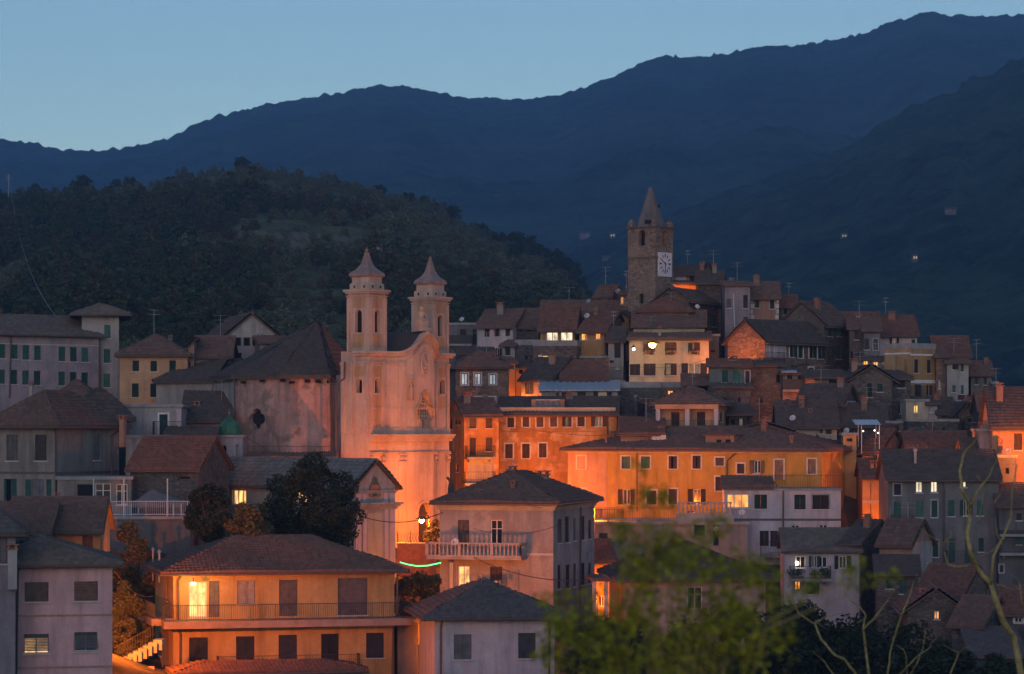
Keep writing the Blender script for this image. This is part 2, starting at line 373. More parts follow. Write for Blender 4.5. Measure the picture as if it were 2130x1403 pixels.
class H:
    def __init__(s, crop, name, label, Y, yaw, box, D, roof='gx', rise=1.6, wall='plaster_grey', tile='tile_brown', over=.45, F=(), L=(), Rt=(), shut='brown', cat='house', far=None,
                 trim=None, cornice=None, sill=True, gut=True, og=.25, group=None, lean=0):
        s.crop = crop; s.shut = shut; s.trim = trim; s.sillon = sill
        xl, xr, ye, yb = box
        (xl, ye), (xr, yb) = CR(crop, xl, ye), CR(crop, xr, yb)
        a = R(yaw); s.U = Vector((math.cos(a), math.sin(a), 0)); s.V = Vector((-math.sin(a), math.cos(a), 0)); s.a = a
        kl, kr = (xl - CX) / FOC, (xr - CX) / FOC
        if yaw >= 0:
            O = Vector((kl * Y, Y, 0)); den = s.U.x - kr * s.U.y; W = (kr * O.y - O.x) / den
        else:
            E = Vector((kr * Y, Y, 0)); den = s.U.x - kl * s.U.y; W = -(kl * E.y - E.x) / den; O = E - s.U * W
        s.W = W; s.Y = Y
        s.zb = ZC + (HY - yb) * Y / FOC; s.ze = ZC + (HY - ye) * Y / FOC; s.h = s.ze - s.zb
        O.z = s.zb; s.O = O
        if isinstance(D, tuple):   # back corner of the visible side given as a photo column
            xs = CR(crop, D[0], 0)[0]; ks = (xs - CX) / FOC; B = O if yaw >= 0 else O + s.U * W
            D = (ks * B.y - B.x) / (s.V.x - ks * s.V.y)
        s.D = D
        s.e = thing(name, label, cat, O, a, group)
        s.far = (Y > 200) if far is None else far
        s.holes = dict(F=[], L=[], R=[])
        c = O + s.U * (W / 2) + s.V * (D / 2)
        FOOT.append((c.x, c.y, s.zb, max(W, D) / 2))
        s.roofk = roof; s.rise = rise; s.over = over
        for face, lst in (('F', F), ('L', L), ('R', Rt)):
            for wdw in lst: s.window(face, *wdw)
        s.walls(wall, roof, rise)
        if roof == 'flat':
            MB().box(-.12, W + .12, -.12, D + .12, s.h + .003, s.h + .22).build('roof', 'concrete', s.e)
        elif roof == 'parapet':
            mb = MB()
            for q in ((-.03, W + .03, -.03, .2), (-.03, W + .03, D - .2, D + .03), (-.03, .2, .202, D - .202), (W - .2, W + .03, .202, D - .202)): mb.box(*q, s.h + .002, s.h + .5)
            mb.build('parapet', 'concrete', s.e); MB().box(.01, W - .01, .01, D - .01, s.h - .1, s.h + .05).build('roof', 'concrete', s.e)
        elif roof == 'metal':
            P, _ = roof_planes('shed', W, D, over, rise, s.h, og); mb = MB(); a_, b_, c_, d_ = [Vector(q) for q in P[0]]
            n = max(4, int(W / .25))
            for i in range(n):
                l0, l1 = a_.lerp(b_, i / n), a_.lerp(b_, (i + 1) / n); t0, t1 = d_.lerp(c_, i / n), d_.lerp(c_, (i + 1) / n); z = Vector((0, 0, .06 if i % 2 else .02))
                mb.quad(l0 + z, l1 + z, t1 + z, t0 + z)
                mb.quad(l0, l1, l1 + z, l0 + z)
            mb.quad(a_, b_, c_, d_); mb.build('roof', 'zinc', s.e)
        elif roof:
            P, rd = roof_planes(roof, W, D, over, rise, s.h, og)
            s.roof = build_roof(s.e, P, rd, tile, s.far)
            if gut:
                for a_, b_, c_, d_ in P:
                    if roof in ('hip', 'pyr') or (Vector(a_) - Vector(b_)).length > 1:
                        z = Vector((0, 0, -.05)); mid = (Vector(a_) + Vector(b_)) / 2; out = Vector((mid.x - W / 2, mid.y - D / 2, 0))
                        d_ir = Vector(b_) - Vector(a_); nn = Vector((d_ir.y, -d_ir.x, 0)).normalized()
                        if nn.dot(out) < 0: nn = -nn
                        if (nn.y > .5): continue
                        MB().tube([Vector(a_) + z + nn * .05, Vector(b_) + z + nn * .05], .075 if not s.far else .08, 6).build('gutter', 'gutter', s.e)
        if roof in ('gx', 'gy', 'hip', 'shed') and s.far:
            rr = random.Random(int(abs(O.x) * 97 + O.y * 13))
            if rr.random() < .55:
                u, v = W * rr.uniform(.25, .75), D * (.5 if roof != 'shed' else .7); zt = s.h + rise * (1 if roof != 'shed' else .7); hgt = rr.uniform(1.2, 2.2)
                g = MB().tube([(u, v, zt - .4), (u, v, zt + hgt)], .022, 5); L_ = rr.uniform(.5, .9); aa = rr.uniform(0, 3)
                for zz in (zt + hgt - .05, zt + hgt - .4):
                    g.tube([(u - L_ * math.cos(aa), v - L_ * math.sin(aa), zz), (u + L_ * math.cos(aa), v + L_ * math.sin(aa), zz)], .012, 4)
                    for i in range(5): t = -L_ * .9 + L_ * 1.8 * i / 4; g.tube([(u + t * math.cos(aa) - .25 * math.sin(aa), v + t * math.sin(aa) + .25 * math.cos(aa), zz), (u + t * math.cos(aa) + .25 * math.sin(aa), v + t * math.sin(aa) - .25 * math.cos(aa), zz)], .009, 4)
                g.build('antenna', 'dish_grey', s.e)
            if rr.random() < .5 and roof != 'shed':
                u, v = W * rr.uniform(.15, .85), D * rr.uniform(.3, .45); zt = s.h + rise + rr.uniform(.1, .45); wm = rr.uniform(.4, .65)
                c = MB().box(u - wm / 2, u + wm / 2, v - wm / 2, v + wm / 2, s.h, zt).build('chimney', rr.choice(('plaster_terra', 'brick', 'plaster_dirty', 'stone_warm')), s.e)
                g = MB().box(u - wm * .65, u + wm * .65, v - wm * .65, v + wm * .65, zt + .002, zt + .08); g.box(u - wm * .35, u + wm * .35, v - wm * .35, v + wm * .35, zt + .079, zt + .22); g.box(u - wm * .6, u + wm * .6, v - wm * .6, v + wm * .6, zt + .219, zt + .28); g.build('cap', 'brick', c)
        if cornice:
            hh, pr, mt = cornice
            mb = MB(); zt = s.h - .02
            for k, (q, r_) in enumerate(((0, 1.0), (.45, .55), (.8, .25))):
                z1 = zt - hh * q; z0 = zt - hh * (.44, .79, 1.0)[k]; o = pr * r_
                mb.box(-o, W + o, -o, .05, z0, z1); mb.box(-o, .05, .052, D, z0, z1); mb.box(W - .05, W + o, .052, D, z0, z1)
            mb.build('cornice', mt, s.e)
    # -- geometry of the faces
    def fp(s, face, a, z, d=0.0):
        return (a, -d, z) if face == 'F' else ((-d, a, z) if face == 'L' else (s.W + d, a, z))
    def hit(s, face, x, y, off=0.0, crop=None):
        px, py = CR(crop or s.crop, x, y); C = Vector((0, 0, ZC)); d = Vector(((px - CX) / F, 1, (HY - py) / F))
        q = C - s.O
        if face == 'F': t = (-off - q.dot(s.V)) / d.dot(s.V); r = q + d * t; return r.dot(s.U), r.z
        tgt = -off if face == 'L' else s.W + off
        t = (tgt - q.dot(s.U)) / d.dot(s.U); r = q + d * t; return r.dot(s.V), r.z
    def fbox(s, mb, face, a0, a1, z0, z1, d0, d1):
        if face == 'F': mb.box(a0, a1, -d1, -d0, z0, z1)
        elif face == 'L': mb.box(-d1, -d0, a0, a1, z0, z1)
        else: mb.box(s.W + d0, s.W + d1, a0, a1, z0, z1)
        return mb
    def window(s, face, typ, x0, y0, x1, y1, col=None, lit=None):
        q = [s.hit(face, x, y) for x, y in ((x0, y0), (x1, y0), (x0, y1), (x1, y1))]
        a0, a1 = sorted(((q[0][0] + q[2][0]) / 2, (q[1][0] + q[3][0]) / 2)); z1, z0 = (q[0][1] + q[1][1]) / 2, (q[2][1] + q[3][1]) / 2
        lim = s.W if face == 'F' else s.D
        a0 = max(.06, a0); a1 = min(lim - .06, a1); z1 = min(z1, s.h - .05); z0 = max(z0, .02)
        if a1 - a0 < .1 or z1 - z0 < .1: return
        s.holes[face].append((a0, a1, z0, z1))
        w, h = a1 - a0, z1 - z0; fb = s.fbox
        if typ == 'S' and s.far and w < 1.1 and random.random() < .13 and a0 > .5 and a1 < lim - .5: typ = 'O'
        sm = SHUT[col or s.shut] + random.choice(('', '', '_faded', '_sooty')) if typ in 'SDOAR' else None
        rv = .22
        fr = MB(); t = min(.07, w * .12)
        for b in ((a0, a0 + t, z0, z1), (a1 - t, a1, z0, z1), (a0 + t, a1 - t, z1 - t, z1), (a0 + t, a1 - t, z0, z0 + t)): fb(fr, face, *b, -rv, -rv + .07)
        if typ in 'GLOAX':
            nm = 1 if w < 1.5 else (2 if w < 2.6 else 3)
            if typ != 'X':
                for k in range(nm):
                    c = a0 + w * (k + 1) / (nm + 1); fb(fr, face, c - .035, c + .035, z0 + t, z1 - t, -rv, -rv + .06)
                if h > 1.2: fb(fr, face, a0 + t, a1 - t, z0 + h * .66 - .02, z0 + h * .66 + .02, -rv, -rv + .055)
            wo = fr.build('door' if typ == 'D' else 'window', 'frame_blue' if col == 'bluef' else ('frame_white' if typ != 'X' else 'trim_dark'), s.e)
            pm = lit or ('void' if typ == 'X' else 'glass_dark')
            fb(MB(), face, a0 + .01, a1 - .01, z0 + .01, z1 - .01, -rv - .05, -rv + .01).build('pane', pm, wo)
        else:
            wo = fr.build('door' if typ == 'D' else 'window', sm if typ in 'SD' else 'frame_wood', s.e)
        if typ in 'SD':
            n = 1 if w < .55 else 2; ajar = random.choice((0, 1)) if random.random() < .24 else -1; ang = random.choice((.35, .8, 1.5, 2.4))
            if ajar >= 0: fb(MB(), face, a0 + .01, a1 - .01, z0 + .01, z1 - .01, -rv - .05, -rv - .01).build('pane', 'glass_dark', wo)
            for k in range(n):
                p0, p1 = a0 + t * .4 + (w - t * .8) * k / n + .008, a0 + t * .4 + (w - t * .8) * (k + 1) / n - .008
                g = MB(); r_ = min(.08, (p1 - p0) * .2); mid = (z0 + z1) / 2
                aj = random.uniform(-.012, .012)
                for b in ((p0, p0 + r_, z0 + .02, z1 - .02), (p1 - r_, p1, z0 + .02, z1 - .02), (p0 + r_, p1 - r_, z1 - .1, z1 - .02), (p0 + r_, p1 - r_, z0 + .02, z0 + .11), (p0 + r_, p1 - r_, mid - .04, mid + .04)): fb(g, face, *b, -.085 + aj, -.03 + aj)
                fb(g, face, p0 + r_, p1 - r_, z0 + .11, mid - .04, -.078 + aj, -.05 + aj); fb(g, face, p0 + r_, p1 - r_, mid + .04, z1 - .1, -.078 + aj, -.05 + aj)
                if typ == 'S' and n == 2 and ajar == k:
                    th = ang; hx = p0 if k == 0 else p1; sg = 1 if k == 0 else -1; v2 = []
                    for q in g.v:
                        if face == 'F': al_, dd = q[0], -q[1]
                        elif face == 'L': al_, dd = q[1], -q[0]
                        else: al_, dd = q[1], q[0] - s.W
                        r1 = (al_ - hx) * sg; d1 = dd + .05; ra, rd = r1 * math.cos(th) - d1 * math.sin(th), r1 * math.sin(th) + d1 * math.cos(th); v2.append(s.fp(face, hx + sg * ra, q[2], rd + .03))
                    g.v = v2
                g.build('shutter', sm, wo)
        if typ == 'O':
            lw = min(w * .52, .62)
            for sd in (-1, 1):
                p0, p1 = (a0 - lw - .02, a0 - .02) if sd < 0 else (a1 + .02, a1 + lw + .02)
                g = MB(); fb(g, face, p0, p1, z0, z1, .02, .055); mid = (z0 + z1) / 2
                for b in ((p0, p0 + .07, z0, z1), (p1 - .07, p1, z0, z1), (p0 + .07, p1 - .07, z1 - .08, z1), (p0 + .07, p1 - .07, z0, z0 + .08), (p0 + .07, p1 - .07, mid - .035, mid + .035)): fb(g, face, *b, .056, .075)
                g.build('shutter', sm, wo)
        if typ == 'R':   # roller shutter down
            g = MB(); n = max(6, int(h / .12))
            for k in range(n): fb(g, face, a0 + .03, a1 - .03, z0 + h * k / n + .006, z0 + h * (k + 1) / n, -.11, -.085 + .02)
            g.build('roller_shutter', sm, wo)
        if typ == 'A':   # roller shutter pushed outwards at the foot
            n = max(6, int(h / .11)); g = MB(); top = z0 + h * .82; bot = z0 + h * .16
            fb(g, face, a0 + .03, a1 - .03, top, z1, -.1, -.05)
            for k in range(n):
                f0, f1 = k / n, (k + .85) / n
                zA, zB = top + (bot - top) * f0, top + (bot - top) * f1; dA, dB = -.05 + .45 * f0, -.05 + .45 * f1
                g.quad(s.fp(face, a0 + .03, zA, dA), s.fp(face, a1 - .03, zA, dA), s.fp(face, a1 - .03, zB, dB), s.fp(face, a0 + .03, zB, dB))
            g.build('roller_shutter', sm, wo)
        if (s.trim or (s.far and face == 'F' and random.random() < .22)) and typ not in 'XO':
            g = MB(); b_ = .12
            for b in ((a0 - b_, a0 - .002, z0, z1 + b_), (a1 + .002, a1 + b_, z0, z1 + b_), (a0 - .002, a1 + .002, z1 + .002, z1 + b_)): fb(g, face, *b, .004, .035)
            g.build('surround', s.trim or 'concrete', wo)
        if s.sillon and typ not in 'DX':
            fb(MB(), face, a0 - .09, a1 + .09, z0 - .075, z0 - .004, -.08, .1).build('sill', 'trim_pale', wo)
    def walls(s, mat, roof, rise):
        W, D, h = s.W, s.D, s.h; mb = MB(); dn = -3.0
        for face, lim in (('F', W), ('L', D), ('R', D), ('B', W)):
            hs = s.holes.get(face, [])
            P = (lambda a, z, d=0: (a, D + d, z)) if face == 'B' else (lambda a, z, d=0, f=face: s.fp(f, a, z, d))
            for a0, a1, z0, z1 in wall_grid(0, lim, dn, h, hs): mb.quad(P(a0, z0), P(a1, z0), P(a1, z1), P(a0, z1))
            for a0, a1, z0, z1 in hs:
                r = -.26
                for q in (((a0, z0), (a1, z0)), ((a1, z0), (a1, z1)), ((a1, z1), (a0, z1)), ((a0, z1), (a0, z0))):
                    mb.quad(P(*q[0]), P(*q[1]), P(*q[1], r), P(*q[0], r))
        if roof == 'gx':
            for u in (0, W): mb.quad((u, 0, h), (u, D, h), (u, D / 2, h + rise))
        elif roof == 'gy':
            for v in (0, D): mb.quad((0, v, h), (W, v, h), (W / 2, v, h + rise))
        elif roof in ('shed', 'metal'):
            for u in (0, W): mb.quad((u, 0, h), (u, D, h), (u, D, h + rise))
            mb.quad((0, D, h), (W, D, h), (W, D, h + rise), (0, D, h + rise))
        elif roof == 'shedl':
            for v in (0, D): mb.quad((0, v, h), (W, v, h), (W, v, h + rise))
            mb.quad((W, 0, h), (W, D, h), (W, D, h + rise), (W, 0, h + rise))
        elif roof == 'shedr':
            for v in (0, D): mb.quad((0, v, h), (W, v, h), (0, v, h + rise))
            mb.quad((0, 0, h), (0, D, h), (0, D, h + rise), (0, 0, h + rise))
        mb.quad((0, 0, dn), (W, 0, dn), (W, D, dn), (0, D, dn)); mb.quad((0, 0, h - .03), (W, 0, h - .03), (W, D, h - .03), (0, D, h - .03))
        s.wall = mb.build('wall', mat, s.e)
    # -- extras
    def band(s, x0, x1, y, hpx, mat='trim_band', face='F', d=.05):
        a0, z = s.hit(face, x0, y); a1, zz = s.hit(face, x1, y); a0, a1 = sorted((a0, a1)); a0 = max(a0, -.04); a1 = min(a1, (s.W if face == 'F' else s.D) + .04)
        hm = hpx / CROPS[s.crop][2] * s.Y / F
        s.fbox(MB(), face, a0, a1, z - hm / 2, z + hm / 2, .003, d).build('string_course', mat, s.e)
    def panel(s, x0, y0, x1, y1, mat, face='F', d=.025, name='wall_panel'):
        a0, z1 = s.hit(face, x0, y0); a1, z0 = s.hit(face, x1, y1); a0, a1 = sorted((a0, a1))
        s.fbox(MB(), face, a0, a1, z0, z1, .003, d).build(name, mat, s.e)
    def pipe(s, pts, face='F', r=.06, mat='pipe', off=.1):
        q = [s.fp(face, *s.hit(face, x, y), off) for x, y in pts]
        MB().tube(q, r, 6).build('downpipe', mat, s.e)
    def chimney(s, x, yt, yb, wpx, v=3.0, mat='plaster_terra', kind='box'):
        a, zt = s.hit('F', x, yt, -v); _, z0 = s.hit('F', x, yb, -v); wm = wpx / CROPS[s.crop][2] * (s.Y + v) / F
        if kind == 'pipe':
            c = MB().tube([(a, v, z0 - 1.2), (a, v, zt)], wm / 2, 8).build('flue', 'zinc', s.e); MB().lathe((a, v, zt), [(wm * .9, 0), (wm * .9, .05), (.03, .2)], 10).build('cap', 'zinc', c); return c
        c = MB().box(a - wm / 2, a + wm / 2, v - wm / 2, v + wm / 2, z0 - 1.3, zt).build('chimney', mat, s.e)
        g = MB().box(a - wm * .65, a + wm * .65, v - wm * .65, v + wm * .65, zt + .002, zt + .07)
        for du in (-1, 1):
            for dv in (-1, 1): g.box(a + du * wm * .4 - .05, a + du * wm * .4 + .05, v + dv * wm * .4 - .05, v + dv * wm * .4 + .05, zt + .071, zt + .25)
        g.box(a - wm * .7, a + wm * .7, v - wm * .7, v + wm * .7, zt + .251, zt + .31); g.build('cap', 'brick', c)
        return c
    def dish(s, x, y, dpx, v=.0, mat='dish', face='F', az=-20, mast=.9):
        a, z = s.hit('F', x, y, -v); r = dpx / 2 / CROPS[s.crop][2] * (s.Y + v) / F
        ax = Vector((math.sin(R(az) - s.a), -math.cos(R(az) - s.a), .55)).normalized(); e1 = ax.cross(Vector((0, 0, 1))).normalized(); e2 = e1.cross(ax)
        c = Vector((a, v - .25, z)); mb = MB(); n = 16
        for k, (rr, dd) in enumerate(((.02, -.16), (.4, -.135), (.75, -.07), (1.0, 0), (1.0, -.02), (.7, -.1), (.02, -.2))):
            mb.v += [tuple(c + (e1 * math.cos(2 * math.pi * i / n) + e2 * math.sin(2 * math.pi * i / n)) * r * rr + ax * r * dd * 1.3) for i in range(n)]
        for k in range(6):
            for i in range(n): mb.f.append((k * n + i, k * n + (i + 1) % n, (k + 1) * n + (i + 1) % n, (k + 1) * n + i))
        o = mb.build('satellite_dish', mat, s.e, smooth=True)
        g = MB().tube([c - e2 * r, c - e2 * r * .5 + ax * r * 1.1], .018, 5); g.box(c.x - .04 + ax.x * r * 1.1, c.x + .04 + ax.x * r * 1.1, c.y - .04 + ax.y * r * 1.1, c.y + .04 + ax.y * r * 1.1, (c - e2 * r * .5 + ax * r * 1.1).z - .05, (c - e2 * r * .5 + ax * r * 1.1).z + .05)
        g.build('feed_arm', 'dish_grey', o)
        MB().tube([c - ax * r * .25, c - ax * r * .25 + Vector((0, .1, -.05)), c - ax * r * .25 + Vector((0, .12, -mast))], .03, 6).build('mast', 'dish_grey', o)
    def antenna(s, x, yt, yb, v=3.0):
        a, zt = s.hit('F', x, yt, -v); _, z0 = s.hit('F', x, yb, -v); g = MB().tube([(a, v, z0 - .6), (a, v, zt)], .025, 5)
        L_ = .8
        for k, zz in enumerate((zt - .05, zt - .35)):
            g.tube([(a - L_ * .5, v, zz), (a + L_ * .5, v + .2, zz)], .014, 4)
            for i in range(6): t = -L_ * .45 + L_ * .9 * i / 5; g.tube([(a + t, v + .1 - .28, zz), (a + t, v + .1 + .28, zz)], .010, 4)
        g.build('antenna', 'dish_grey', s.e)
    def balcony(s, x0, x1, y, hpx=None, proj=1.1, rail=1.0, kind='bars', face='F', tk=.18, slab='concrete', railm='iron', brackets=True):
        """x0..x1 and the floor line y read off the front edge of the slab"""
        a0, z = s.hit(face, x0, y, proj); a1, z2 = s.hit(face, x1, y, proj); a0, a1 = sorted((a0, a1)); z = (z + z2) / 2
        b = s.fbox(MB(), face, a0, a1, z - tk, z, .003, proj).build('balcony', slab, s.e)
        if kind: s.railing(face, a0, a1, z, proj, rail, kind, railm, b)
        if brackets and a1 - a0 > 1:
            g = MB()
            for k in range(max(2, int((a1 - a0) / 1.6))):
                c = a0 + .3 + (a1 - a0 - .6) * k / max(1, max(2, int((a1 - a0) / 1.6)) - 1); s.fbox(g, face, c - .07, c + .07, z - tk - .22, z - tk - .002, .003, proj * .6)
            g.build('bracket', slab, b)
        return b
    def railing(s, face, a0, a1, z, proj, rail, kind, railm, parent, ends=True):
        g = MB(); P = lambda a, zz, d: s.fp(face, a, zz, d)
        path = [((a0 + .04, .03), (a0 + .04, proj - .05)), ((a0 + .04, proj - .05), (a1 - .04, proj - .05)), ((a1 - .04, proj - .05), (a1 - .04, .03))]
        if not ends: path = path[1:2]
        for (pa, pd), (qa, qd) in path:
            L = math.hypot(qa - pa, qd - pd)
            if kind == 'bars':
                for zz in (z + .1, z + rail): g.tube([P(pa, zz, pd), P(qa, zz, qd)], .022, 4)
                n = max(2, int(L / .13))
                for k in range(n + 1):
                    t = k / n; g.tube([P(pa + (qa - pa) * t, z + (0 if k % 10 == 0 else .1), pd + (qd - pd) * t), P(pa + (qa - pa) * t, z + rail, pd + (qd - pd) * t)], .011 if k % 10 else .02, 4, cap=False)
            elif kind == 'solid':
                if abs(qa - pa) > abs(qd - pd): s.fbox(g, face, min(pa, qa) - .04, max(pa, qa) + .04, z, z + rail, proj - .12, proj + .002)
                else: s.fbox(g, face, pa - .04, pa + .05, z, z + rail, .004, proj - .121)
            elif kind == 'balusters':
                ccc = sorted((pa, qa)); dd = sorted((pd, qd))
                s.fbox(g, face, ccc[0] - .09, ccc[1] + .09, z + rail - .1, z + rail, dd[0] - .09, dd[1] + .09); s.fbox(g, face, ccc[0] - .07, ccc[1] + .07, z + .001, z + .09, dd[0] - .07, dd[1] + .07)
        ro = g.build('railing', railm, parent)
        if kind == 'balusters':
            me = MB().lathe((0, 0, 0), [(.075, 0), (.075, .06), (.045, .10), (.085, .26), (.07, .36), (.035, .52), (.045, .60), (.075, .64), (.075, rail - .19)], 8)
            first = None
            for (pa, pd), (qa, qd) in path:
                L = math.hypot(qa - pa, qd - pd); n = max(1, int(L / .27))
                for k in range(n + 1):
                    t = k / n; loc = P(pa + (qa - pa) * t, z + .09, pd + (qd - pd) * t)
                    if first is None: first = me.build('baluster', railm, parent, smooth=True); first.location = loc
                    else:
                        o = first.copy(); COL.objects.link(o); o.parent = parent; o.location = loc
                    if n > 12 and k % 8 == 0:
                        o2 = s.fbox(MB(), face, pa + (qa - pa) * t - .1, pa + (qa - pa) * t + .1, z + .091, z + rail - .101, pd + (qd - pd) * t - .1, pd + (qd - pd) * t + .1).build('pier', railm, parent)
        return ro
    def pts(s, *q): return [s.hit('F', x, y) for x, y in q]
# ================================================================ the baroque church
def holed(mb, P, a0, a1, z0, z1, out, depth=.25):
    """flat wall a0..a1, z0..z1 with one opening whose left and right edges are given level by level (z, l, r)"""
    zs, ze = out[0][0], out[-1][0]
    if zs > z0: mb.quad(P(a0, z0), P(a1, z0), P(a1, zs), P(a0, zs))
    if ze < z1: mb.quad(P(a0, ze), P(a1, ze), P(a1, z1), P(a0, z1))
    for (za, la, ra), (zb, lb, rb) in zip(out[:-1], out[1:]):
        mb.quad(P(a0, za), P(la, za), P(lb, zb), P(a0, zb)); mb.quad(P(ra, za), P(a1, za), P(a1, zb), P(rb, zb))
        mb.quad(P(la, za), P(lb, zb), P(lb, zb, -depth), P(la, za, -depth)); mb.quad(P(ra, za), P(rb, zb), P(rb, zb, -depth), P(ra, za, -depth))
    for i in (0, -1):
        z, l, r = out[i]
        if r - l > .01: mb.quad(P(l, z), P(r, z), P(r, z, -depth), P(l, z, -depth))
def arch_outline(c, hw, zs, zsp, n=8):
    o = [(zs, c - hw, c + hw), (zsp, c - hw, c + hw)]
    for i in range(1, n + 1):
        t = math.pi / 2 * i / n; o.append((zsp + hw * math.sin(t), c - hw * math.cos(t), c + hw * math.cos(t)))
    return o
def fill_outline(P, out, d):
    mb = MB()
    for (za, la, ra), (zb, lb, rb) in zip(out[:-1], out[1:]): mb.quad(P(la, za, d), P(ra, za, d), P(rb, zb, d), P(lb, zb, d))
    return mb
def ring_outline(P, out, wd, d0, d1):
    """raised moulding round an opening"""
    L = [(l, z) for z, l, r in out]; Rr = [(r, z) for z, l, r in out][::-1]; pts = L + Rr; c = (sum(p[0] for p in pts) / len(pts), sum(p[1] for p in pts) / len(pts))
    o2 = []
    for x, z in pts:
        dx, dz = x - c[0], z - c[1]; m = math.hypot(dx, dz) or 1; o2.append((x + dx / m * wd, z + dz / m * wd))
    mb = MB(); n = len(pts)
    for i in range(n):
        j = (i + 1) % n
        mb.quad(P(*pts[i], d1), P(*pts[j], d1), P(*o2[j], d1), P(*o2[i], d1)); mb.quad(P(*o2[i], d1), P(*o2[j], d1), P(*o2[j], d0), P(*o2[i], d0)); mb.quad(P(*pts[i], d0), P(*pts[j], d0), P(*pts[j], d1), P(*pts[i], d1))
    return mb
CA = R(54.5); CYAW = CA
C0 = PT(768, 890, 207.0); ZG = 20.6; C0.z = ZG
cu, cv = Vector((math.cos(CA), math.sin(CA), 0)), Vector((-math.sin(CA), math.cos(CA), 0))
church = thing('church', 'tall pink baroque church with two bell turrets and bulging floodlit front', 'church', C0, CA)
FOOT.append((C0.x - 2, C0.y + 5, ZG, 7)); FOOT.append((C0.x - 12, C0.y + 14, ZG + 2, 8))
def cl(p): d = Vector(p) - C0; return Vector((d.dot(cu), d.dot(cv), d.z))
LF = 9.58; zl = lambda z: z - ZG
Z1, Z2 = zl(29.5), zl(35.5)      # heads of the lower and the upper storey
plan = [(0, 2.6), (0, 1.3), (0, 0), (.6, 0), (1.2, 0), (1.8, 0)]
for i in range(1, 9): t = i / 9; plan.append((1.8 + 2.0 * t, -1.3 * (.5 - .5 * math.cos(math.pi * t))))
plan += [(3.8, -1.3), (4.3, -1.3), (4.8, -1.3), (5.3, -1.3), (5.8, -1.3)]
for i in range(1, 9): t = i / 9; plan.append((5.8 + 2.0 * t, -1.3 * (.5 + .5 * math.cos(math.pi * t))))
plan += [(7.8, 0), (8.4, 0), (9.0, 0), (LF, 0), (LF, 1.3), (LF, 2.6)]
def ztop(u): d = abs(u - 4.85); return Z2 + (1.5 * (.5 + .5 * math.cos(math.pi * d / 2.2)) if d < 2.2 else 0)
def offs(pl, d):
    out = []
    for i, q in enumerate(pl):
        a, b = pl[max(i - 1, 0)], pl[min(i + 1, len(pl) - 1)]
        def nrm(p, r): v = Vector((r[0] - p[0], r[1] - p[1])); v.normalize(); return Vector((v.y, -v.x))
        n = None
        if i == 0: n = nrm(q, b); k = 1
        elif i == len(pl) - 1: n = nrm(a, q); k = 1
        else:
            n1, n2 = nrm(a, q), nrm(q, b); n = (n1 + n2).normalized(); k = 1 / max(.5, n.dot(n1))
        out.append((q[0] + n.x * d * k, q[1] + n.y * d * k))
    return out
def strip(mb, pl, z0, z1, d, d0=-.05):
    """moulding that follows the plan; z0 and z1 are numbers or functions of u"""
    f0 = z0 if callable(z0) else (lambda u: z0); f1 = z1 if callable(z1) else (lambda u: z1)
    A, Bq = offs(pl, d0), offs(pl, d)
    for i in range(len(pl) - 1):
        ua, ub = pl[i][0], pl[i + 1][0]
        mb.quad((*Bq[i], f0(ua)), (*Bq[i + 1], f0(ub)), (*Bq[i + 1], f1(ub)), (*Bq[i], f1(ua)))
        mb.quad((*A[i], f1(ua)), (*A[i + 1], f1(ub)), (*Bq[i + 1], f1(ub)), (*Bq[i], f1(ua)))
        mb.quad((*A[i], f0(ua)), (*A[i + 1], f0(ub)), (*Bq[i + 1], f0(ub)), (*Bq[i], f0(ua)))
    for i in (0, -1):
        u = pl[i][0]; mb.quad((*A[i], f0(u)), (*Bq[i], f0(u)), (*Bq[i], f1(u)), (*A[i], f1(u)))
    return mb
def sub(u0, u1):
    """the stretch of the front between u0 and u1"""
    pl = plan[2:-2]; out = []
    def at(u):
        for (x0, y0), (x1, y1) in zip(pl[:-1], pl[1:]):
            if x0 <= u <= x1: t = (u - x0) / (x1 - x0); return (u, y0 + (y1 - y0) * t)
    out = [at(u0)] + [q for q in pl if u0 + .02 < q[0] < u1 - .02] + [at(u1)]
    return out
# the wall itself: flat pieces with openings, curved pieces plain
mb = MB()
Pf = lambda a, z, d=0: (a, -d, z)          # front plane of the bays
Pc = lambda a, z, d=0: (a, -1.3 - d, z)    # front plane of the bulge
Pl = lambda a, z, d=0: (-d, a, z)          # left return
arch_f = arch_outline(.93, .33, zl(32.5), zl(33.25)); arch_l = arch_outline(.88, .27, zl(32.5), zl(33.25)); arch_r = arch_outline(8.7, .33, zl(32.5), zl(33.25))
pear = [(zl(z), 4.9 - w_, 4.9 + w_) for z, w_ in ((29.95, .42), (30.15, .46), (30.5, .55), (30.8, .92), (31.0, .98), (31.25, .98), (31.5, .88), (31.75, .62), (32.0, .5), (32.25, .42), (32.45, .28), (32.58, .08))]
door = arch_outline(4.8, .8, 0.0, zl(23.75)); door2 = [(z, l, r) for z, l, r in door]
holed(mb, Pf, 0, 1.8, Z1, Z2, arch_f, .35); mb.quad(Pf(0, -3), Pf(1.8, -3), Pf(1.8, Z1), Pf(0, Z1))
holed(mb, Pf, 7.8, LF, Z1, Z2, arch_r, .35); mb.quad(Pf(7.8, -3), Pf(LF, -3), Pf(LF, Z1), Pf(7.8, Z1))
holed(mb, Pl, 0, 2.6, Z1, Z2, arch_l, .35); mb.quad(Pl(0, -3), Pl(2.6, -3), Pl(2.6, Z1), Pl(0, Z1))
holed(mb, Pc, 3.8, 5.8, Z1, Z2 + .4, pear, .55); holed(mb, Pc, 3.8, 5.8, 0, Z1, door, .5); mb.quad(Pc(3.8, -3), Pc(5.8, -3), Pc(5.8, 0), Pc(3.8, 0))
